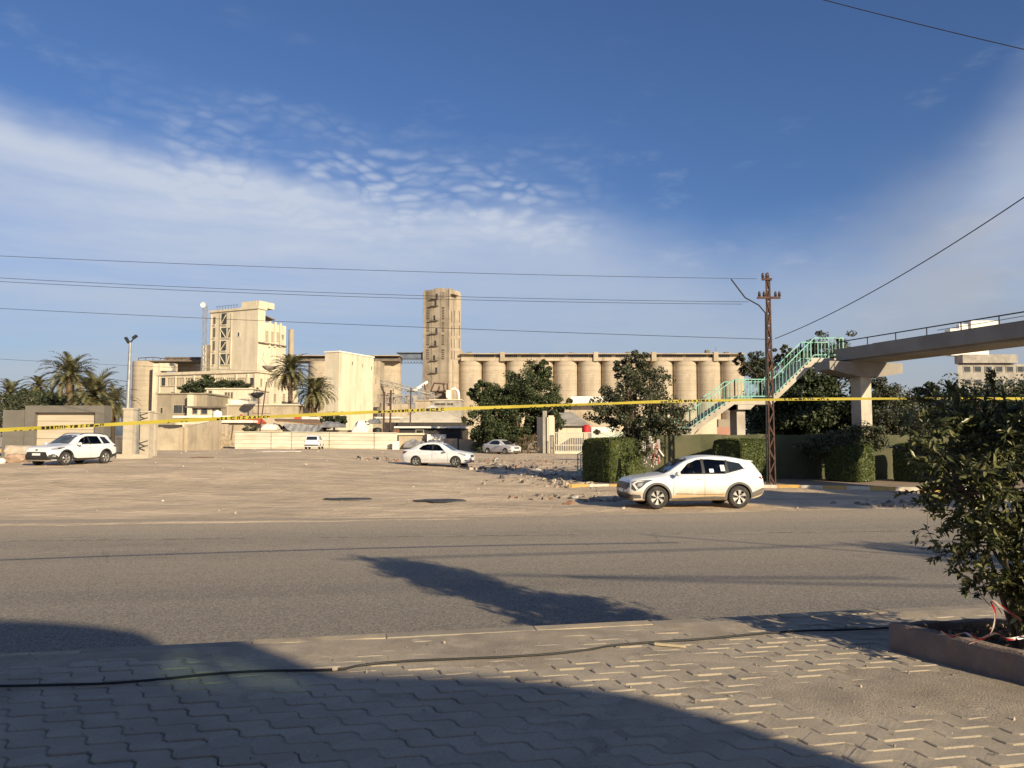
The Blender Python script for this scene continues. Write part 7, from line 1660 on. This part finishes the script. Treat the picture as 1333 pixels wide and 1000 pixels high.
for bl in blobs:
    k = int(215 * bl[6])
    for _ in range(k):
        d = Vector((r_.gauss(0, 1), r_.gauss(0, 1), r_.gauss(0, 1))).normalized(); q = r_.uniform(.45, 1.0) if r_.random() < .8 else r_.uniform(1., 1.14); tip = Vector((bl[0] + d.x * bl[3] * q, bl[1] + d.y * bl[4] * q, bl[2] + d.z * bl[5] * q))
        best = min(((seg_pt(s_, qq) - tip).length, s_, qq) for s_ in stems for qq in (.35, .55, .75, .95))[1:]; base_ = seg_pt(*best)
        if (tip - base_).length > 1.1: continue
        if tip.z < .30: tip.z = .30
        m_ = base_.lerp(tip, .5) + Vector((0, 0, .05)); sb.tube([base_, m_, tip], [.006, .004, .0022], 4, cap=False); twigs.append((base_, m_, tip))
# drooping sprays on the road side, as in the photo
for (px, py, D) in ((1196, 655, 5.6), (1188, 600, 5.6), (1203, 640, 5.5), (1240, 735, 5.5), (1255, 770, 5.4), (1262, 712, 5.4), (1228, 690, 5.6), (1195, 545, 5.7), (1184, 520, 5.8), (1215, 670, 5.5), (1280, 740, 5.3), (1300, 700, 5.3), (1310, 760, 5.2), (1192, 575, 5.6), (1270, 690, 5.4), (1250, 720, 5.5), (1290, 670, 5.3), (1320, 640, 5.2), (1235, 505, 5.6), (1290, 485, 5.5)):
    tip = P(px, py, D); base_ = min((seg_pt(s_, q) for s_ in stems[:13] for q in (.4, .6, .8, 1.)), key=lambda p: (p - tip).length); m_ = base_.lerp(tip, .5) + Vector((0, 0, .08)); sb.tube([base_, m_, tip], [.007, .005, .0025], 4, cap=False); twigs.append((base_, m_, tip)); twigs.append((m_, m_.lerp(tip, .5), tip))
sb.build('stems', bark, bu, smooth=60)
V_, F_ = [], []
def blade(p, d, nrm, L, wd):
    s_ = d.cross(nrm).normalized(); nrm = s_.cross(d).normalized(); b_ = len(V_); cup = nrm * wd * .22; dr = nrm * -L * .10
    V_.extend([p, p + d * L * .30 + s_ * wd * .42 + cup, p + d * L * .68 + s_ * wd * .40 + cup + dr * .4, p + d * L + dr, p + d * L * .68 - s_ * wd * .40 + cup + dr * .4, p + d * L * .30 - s_ * wd * .42 + cup, p + d * L * .30, p + d * L * .68 + dr * .4])
    F_.extend([(b_, b_ + 1, b_ + 6), (b_ + 1, b_ + 2, b_ + 7, b_ + 6), (b_ + 2, b_ + 3, b_ + 7), (b_, b_ + 6, b_ + 5), (b_ + 6, b_ + 7, b_ + 4, b_ + 5), (b_ + 7, b_ + 3, b_ + 4)])
for (a, m_, t_) in twigs:
    L_ = (t_ - a).length; n_ = int(13 + 34 * min(1, L_ / .6))
    for i in range(n_):
        q = 1 - (i / n_) * .72 if i > 3 else 1 - r_.random() * .05
        p = a.lerp(m_, q * 2) if q < .5 else m_.lerp(t_, q * 2 - 1); tw_ = ((t_ - m_).normalized())
        d = (tw_ * r_.uniform(.2, 1.0) + Vector((r_.gauss(0, .7), r_.gauss(0, .7), r_.gauss(.25, .6)))).normalized(); nr = Vector((r_.gauss(0, .6), r_.gauss(-.2, .6), 1)).normalized(); L2 = r_.uniform(.034, .066) if r_.random() < .8 else r_.uniform(.07, .095); blade(p, d, nr, L2, L2 * r_.uniform(.32, .46))
V_ = np.array([tuple(x) for x in V_]) - np.array(bu.location); me = bpy.data.meshes.new('foliage'); me.from_pydata(V_.tolist(), [], F_); me.materials.append(f_bush); me.polygons.foreach_set('use_smooth', [True] * len(me.polygons)); o_ = bpy.data.objects.new('foliage', me); COL.objects.link(o_); o_.parent = bu
# thin bare runners hanging out of it
mb = MB(); mb.tube([P(1208, 668, 5.6), P(1207, 690, 5.55), P(1222, 718, 5.5), P(1250, 745, 5.45), P(1290, 790, 5.35)], .003, 5); mb.tube([P(1255, 735, 5.4), P(1280, 760, 5.35), P(1305, 800, 5.3)], .003, 5); mb.build('runner', M('pale_twig', (.22, .19, .14), (.16, .13, .1), rough=.8), bu)
# red and white tape caught in it
rwm = bpy.data.materials.new('red_white_tape'); rwm.use_nodes = True; N = NT(rwm.node_tree); b = rwm.node_tree.nodes['Principled BSDF']; uvn = N.n.new('ShaderNodeUVMap')
xx, yy2, _ = N.sep(uvn.outputs[0]); st2 = N.math('GREATER_THAN', N.math('FRACT', N.math('ADD', N.math('MULTIPLY', xx, 4.5), N.math('MULTIPLY', yy2, .5))), .42)
N.put(b.inputs['Base Color'], N.mix(st2, (.42, .40, .37, 1), (.30, .010, .018, 1))); b.inputs['Roughness'].default_value = .35
def ribbon(name, pts, widths, normals, mats, mi=None, parent=None, sub=6, th=.0006):
    """flat band along a curve; normals = direction of the width at each point; UV x in metres"""
    n_ = len(pts); P_, W_, Nn = [], [], []
    for i in range(n_ - 1):
        p0, p1, p2, p3 = pts[max(0, i - 1)], pts[i], pts[i + 1], pts[min(n_ - 1, i + 2)]
        for k in range(sub): t_ = k / sub; P_.append(.5 * ((2 * p1) + (p2 - p0) * t_ + (2 * p0 - 5 * p1 + 4 * p2 - p3) * t_ * t_ + (3 * p1 - p0 - 3 * p2 + p3) * t_ ** 3)); W_.append(widths[i] * (1 - t_) + widths[i + 1] * t_); Nn.append(normals[i].lerp(normals[i + 1], t_).normalized())
    P_.append(pts[-1]); W_.append(widths[-1]); Nn.append(normals[-1]); me = bpy.data.meshes.new(name); vs, fs, us = [], [], []; dist = 0
    for i, p in enumerate(P_):
        if i: dist += (p - P_[i - 1]).length
        vs += [p - Nn[i] * W_[i] / 2, p + Nn[i] * W_[i] / 2]; us.append(dist)
    for i in range(len(P_) - 1): fs.append((2 * i, 2 * i + 2, 2 * i + 3, 2 * i + 1))
    off = parent.location if parent else pts[0]; me.from_pydata([tuple(Vector(v_) - off) for v_ in vs], [], fs); uv = me.uv_layers.new(name='UVMap')
    for i, f_ in enumerate(me.polygons):
        for li, (di, ww) in zip(f_.loop_indices, ((i, 0), (i + 1, 0), (i + 1, 1), (i, 1))): uv.data[li].uv = (us[di], ww)
    for mt_ in mats: me.materials.append(mt_)
    me.polygons.foreach_set('use_smooth', [True] * len(me.polygons)); o_ = bpy.data.objects.new(name, me); COL.objects.link(o_)
    if parent: o_.parent = parent
    else: o_.location = pts[0]
    return o_, P_, Nn, us
for lb_, px_ in (('red and white tape tangled at the foot of the near bush', [(1262, 838, 5.2), (1288, 826, 5.2), (1296, 800, 5.2), (1290, 782, 5.2), (1304, 790, 5.2), (1330, 808, 5.1)]),
                 ('red and white tape trailing over the planter soil', [(1225, 822, 5.6), (1240, 829, 5.5), (1256, 824, 5.45), (1275, 832, 5.3), (1296, 824, 5.2), (1312, 832, 5.1), (1340, 828, 5.1)]),
                 ('red and white tape strung through the middle of the near bush', [(1238, 634, 5.7), (1262, 640, 5.6), (1285, 634, 5.5), (1312, 640, 5.4), (1345, 632, 5.3)])):
    pts = [P(*q) for q in px_]; nr = [Vector((r_.uniform(-.8, .8), r_.uniform(-.4, .4), r_.uniform(.3, 1))).normalized() for _ in pts]
    o_, _, _, _ = ribbon('barrier_tape', pts, [.019] * len(pts), nr, [rwm]); tag(o_, lb_, 'tape', 'red and white barrier tapes')
CL, RL = clumps([(4.45, 4.65, 3.0, .66, .66, .95)], 90, .26, 91); V3, F3 = leaf_cloud(CL, RL, 70, .075, .42, seed=92); mesh_np('upper_foliage', V3, F3, f_bush, bu)
CL, RL = clumps([(3.92, 5.5, 1.30, .85, .8, .62), (3.85, 5.8, 1.6, .8, .5, .40)], 55, .20, 93); V3, F3 = leaf_cloud(CL, RL, 48, .070, .40, seed=94); mesh_np('inner_foliage', V3, F3, f_bush, bu)
# dry leaves and rags in the planter
C2 = [(A_.x + .5 + .9 * i * .18, A_.y - .35 + .03 * i, .2) for i in range(9)]; V2, F2 = leaf_cloud(C2, [(.25, .3, .03)] * 9, 60, .05, .5, seed=77); o_ = mesh_np('leaf_litter', V2, F2, f_dry, origin=C2[0]); o_['kind'] = 'stuff'; o_['label'] = 'dry leaves lying on the planter soil'

# ------------------------------------------------------------------ caution tape across the view
ytm = M('yellow_tape', (.44, .36, .05), (.36, .29, .04), scale=2, rough=.35); 
tl = [(-160, 570, 8.9, 0), (0, 560, 9.06, 5), (60, 557, 9.12, -8), (130, 553.5, 9.19, 28), (200, 549.5, 9.26, 5), (290, 545, 9.35, -10), (350, 542.5, 9.41, 45), (430, 539, 9.49, 10), (500, 536, 9.56, 42), (585, 532.5, 9.64, 12), (700, 528.5, 9.76, 38), (790, 525.5, 9.85, 50), (860, 523, 9.92, 25), (960, 521, 10.02, 50), (1080, 519.5, 10.14, 32), (1170, 519, 10.23, 52), (1262, 519, 10.32, 40), (1400, 519, 10.46, 30)]
pts = [P(a, b_, c_) for a, b_, c_, _ in tl]; nr = [Vector((0, math.sin(R(t_)), math.cos(R(t_)))) for *_, t_ in tl]
ct_ = empty('caution_tape', tuple(pts[0]), 'yellow caution tape with black lettering stretched across the view', 'tape')
o_, PP, NN, US = ribbon('band', pts, [.044] * len(pts), nr, [ytm], parent=ct_, sub=10)
US = np.array(US)
def on_tape(d, v_, lift=.0012):
    i = int(min(max(np.searchsorted(US, d) - 1, 0), len(US) - 2)); f_ = (d - US[i]) / (US[i + 1] - US[i]); p = PP[i].lerp(PP[i + 1], f_); n_ = NN[i].lerp(NN[i + 1], f_).normalized(); tdir = (PP[i + 1] - PP[i]).normalized(); out = tdir.cross(n_).normalized()
    if out.y > 0: out = -out
    return p + n_ * v_ * .044 + out * lift
def dist_at(px): k = min(range(len(PP)), key=lambda i: abs((PP[i].x / PP[i].y * math.cos(PITCH)) * FPX + 666.5 - px)); return US[k]
mb = MB()
def mark(d0, d1, v0, v1, sl=0.): mb.add([on_tape(d0, v0), on_tape(d1, v0), on_tape(d1 + sl, v1), on_tape(d0 + sl, v1)], [(0, 1, 2, 3)])
r_ = random.Random(11)
# strokes of the block letters; seven-letter groups as on the photo's tape (not legible there)
def letters(p0, p1):
    d = dist_at(p0); e = dist_at(p1)
    while d < e:
        w_ = r_.uniform(.028, .05); k_ = r_.randrange(6); h0, h1 = -.40, .40
        if k_ == 0: mark(d, d + .012, h0, h1); mark(d, d + w_, h1 - .24, h1); mark(d, d + w_, h0, h0 + .24)
        elif k_ == 1: mark(d, d + .012, h0, h1); mark(d, d + w_, h1 - .25, h1); mark(d + w_ - .012, d + w_, h0, h1)
        elif k_ == 2: mark(d, d + w_, h0, .1)
        elif k_ == 3: mark(d, d + .014, h0, h1, .016); mark(d + w_ - .02, d + w_ - .006, h0, h1, -.014)
        elif k_ == 4: mark(d, d + w_, h0, h1)
        else: mark(d, d + .012, h0, h1); mark(d, d + w_, -.12, .14)
        d += w_ + r_.choice((.012, .014, .03))
for a, b_ in ((55, 140), (285, 352), (492, 580), (858, 925), (1015, 1082), (1165, 1245)): letters(a, b_)
for a, b_ in ((20, 50), (215, 250), (690, 745), (640, 660)):
    d, e = dist_at(a), dist_at(b_)
    while d < e: mark(d, d + .025, -.5, -.25, .015); d += r_.uniform(.05, .16)
lt = mb.build('lettering', M('tape_ink', (.015, .014, .01), (.02, .018, .015), rough=.4), ct_)

# ------------------------------------------------------------------ unseen building shaped to cast the foreground shadow, and trees that throw long shadows
def wallpt(px, py, zg, Y0=-6.0):
    g_ = G(px, py, zg); t_ = (g_.y - Y0) / -SUN_H.y; return g_.x + SUN_H.x * t_, zg + t_ * SUN_TAN
c1 = [wallpt(px, py, -.60) for px, py in ((-700, 860), (-400, 828), (-150, 811), (0, 807), (60, 809), (120, 814), (190, 824))] + [wallpt(px, py, 0) for px, py in ((325, 838), (370, 853), (405, 868), (435, 876))]
c2w = [wallpt(px, py, 0) for px, py in ((520, 877), (620, 879), (700, 885), (800, 899), (900, 924), (1000, 952), (1080, 976), (1150, 1002))]
top_ = c1 + c2w
tp = sorted(top_); 
top_ = [tp[0]]
for q in tp[1:]:
    if q[0] - top_[-1][0] > .03: top_.append(q)
xe = top_[-1][0] + .25; Y0 = -6.0
print('facade', [(round(a, 2), round(b_, 2)) for a, b_ in top_])
bh = empty('shadow_building', (2, -8, 0), 'unseen gatehouse with two arched parapets behind the viewpoint', 'building')  # form invented: its top edge is projected back from the shadow outline
HT = [(5.90, 5.44), (6.08, 5.66), (6.30, 5.76), (6.5, 5.70), (6.86, 5.42)]; hx0, hx1, hz0 = 5.90, 6.86, 5.30; hz1 = 5.78; hzt = lambda x: lerp_tab(x, HT)
mb = MB(); xs_ = sorted(set([-30, top_[0][0]] + list(np.linspace(top_[0][0], top_[-1][0], 90)) + [hx0, hx1, xe, xe + .02])); ftop = lambda x: lerp_tab(x, top_) if x <= top_[-1][0] else top_[-1][1] * (1 - 1.0 * (x - top_[-1][0]) / (xe + .3 - top_[-1][0]))
for a, b_ in zip(xs_, xs_[1:]):
    za, zb_ = ftop(a), ftop(b_)
    if a >= hx0 - 1e-6 and b_ <= hx1 + 1e-6:
        mb.hexa([(a, Y0 - .10, 0), (b_, Y0 - .10, 0), (b_, Y0, 0), (a, Y0, 0), (a, Y0 - .10, hz0), (b_, Y0 - .10, hz0), (b_, Y0, hz0), (a, Y0, hz0)]); mb.hexa([(a, Y0 - .10, hzt(a)), (b_, Y0 - .10, hzt(b_)), (b_, Y0, hzt(b_)), (a, Y0, hzt(a)), (a, Y0 - .10, max(za, hzt(a) + .02)), (b_, Y0 - .10, max(zb_, hzt(b_) + .02)), (b_, Y0, max(zb_, hzt(b_) + .02)), (a, Y0, max(za, hzt(a) + .02))])
    else: mb.hexa([(a, Y0 - .10, 0), (b_, Y0 - .10, 0), (b_, Y0, 0), (a, Y0, 0), (a, Y0 - .10, za), (b_, Y0 - .10, zb_), (b_, Y0, zb_), (a, Y0, za)])
mb.build('facade', plaster2, bh)
mb = MB(); mb.box(-30, top_[-1][0] - .1, -14, Y0 - .11, 0, 3.6); mb.build('rear_block', plaster2, bh)
mb = MB(); mb.box(hx0 + .005, hx1 - .005, Y0 - .06, Y0 - .045, hz0 + .003, hz1 - .003); gg = mb.build('window', glass_tint('light_patch_tint', (.34, .43, .40), -.03), bh)  # added pane in an invented opening, tints the patch of light green
mb = MB(); mb.box((hx0 + hx1) / 2 - .05, (hx0 + hx1) / 2 + .03, Y0 - .08, Y0 - .03, hz0 + .01, hz1 - .01); mb.build('mullion', galv, gg)
g_ = G(1075, 705, -.6); tx_, ty_ = g_.x + SUN_H.x * 13.2, g_.y + SUN_H.y * 13.2
tree('slim street tree standing beyond the right side of the view', (tx_, ty_, .0), [(tx_ + .2, ty_, 3.3, .8, .8, 1.1), (tx_ + .9, ty_ - .4, 2.8, .8, .8, .9)], f_dark, leaf=.09, n_sub=40, per=120, seed=50, trunk_r=.08)
bx_, by_ = 10.8 + SUN_H.x * 25, 28.5 + SUN_H.y * 25
tree('broad street tree standing on the pavement beyond the right side of the view', (bx_, by_, .0), [(bx_, by_, 9.0, 2.2, 2.0, 1.4), (bx_ - 1.6, by_ - .3, 8.6, 1.5, 1.4, 1.0), (bx_ + 1.5, by_, 8.8, 1.4, 1.4, 1.1)], f_dark, leaf=.16, n_sub=110, per=150, seed=51, trunk_r=.2)
# thick service cables overhead, whose shadows cross the road
for lb_, a, b_ in (('thick service cable crossing over the right of the road', G(1333, 733, -.6), G(930, 703, -.6)), ('thick service cable slung above the near kerb', G(1230, 762, -.6), G(850, 754, -.6)), ('second thick cable slung high above the road', G(1150, 707, -.6), G(620, 723, -.6)), ('third thick cable slung high above the near kerb', G(1000, 751, -.6), G(660, 748, -.6))):
    sh = Vector((SUN_H.x, SUN_H.y, SUN_TAN)) * 16.5; sh2 = Vector((SUN_H.x, SUN_H.y, SUN_TAN)) * 19; d = (b_ - a); wire(lb_, a + sh - d * .5, b_ + sh + d * .3, .05, .030, 20, group=None)
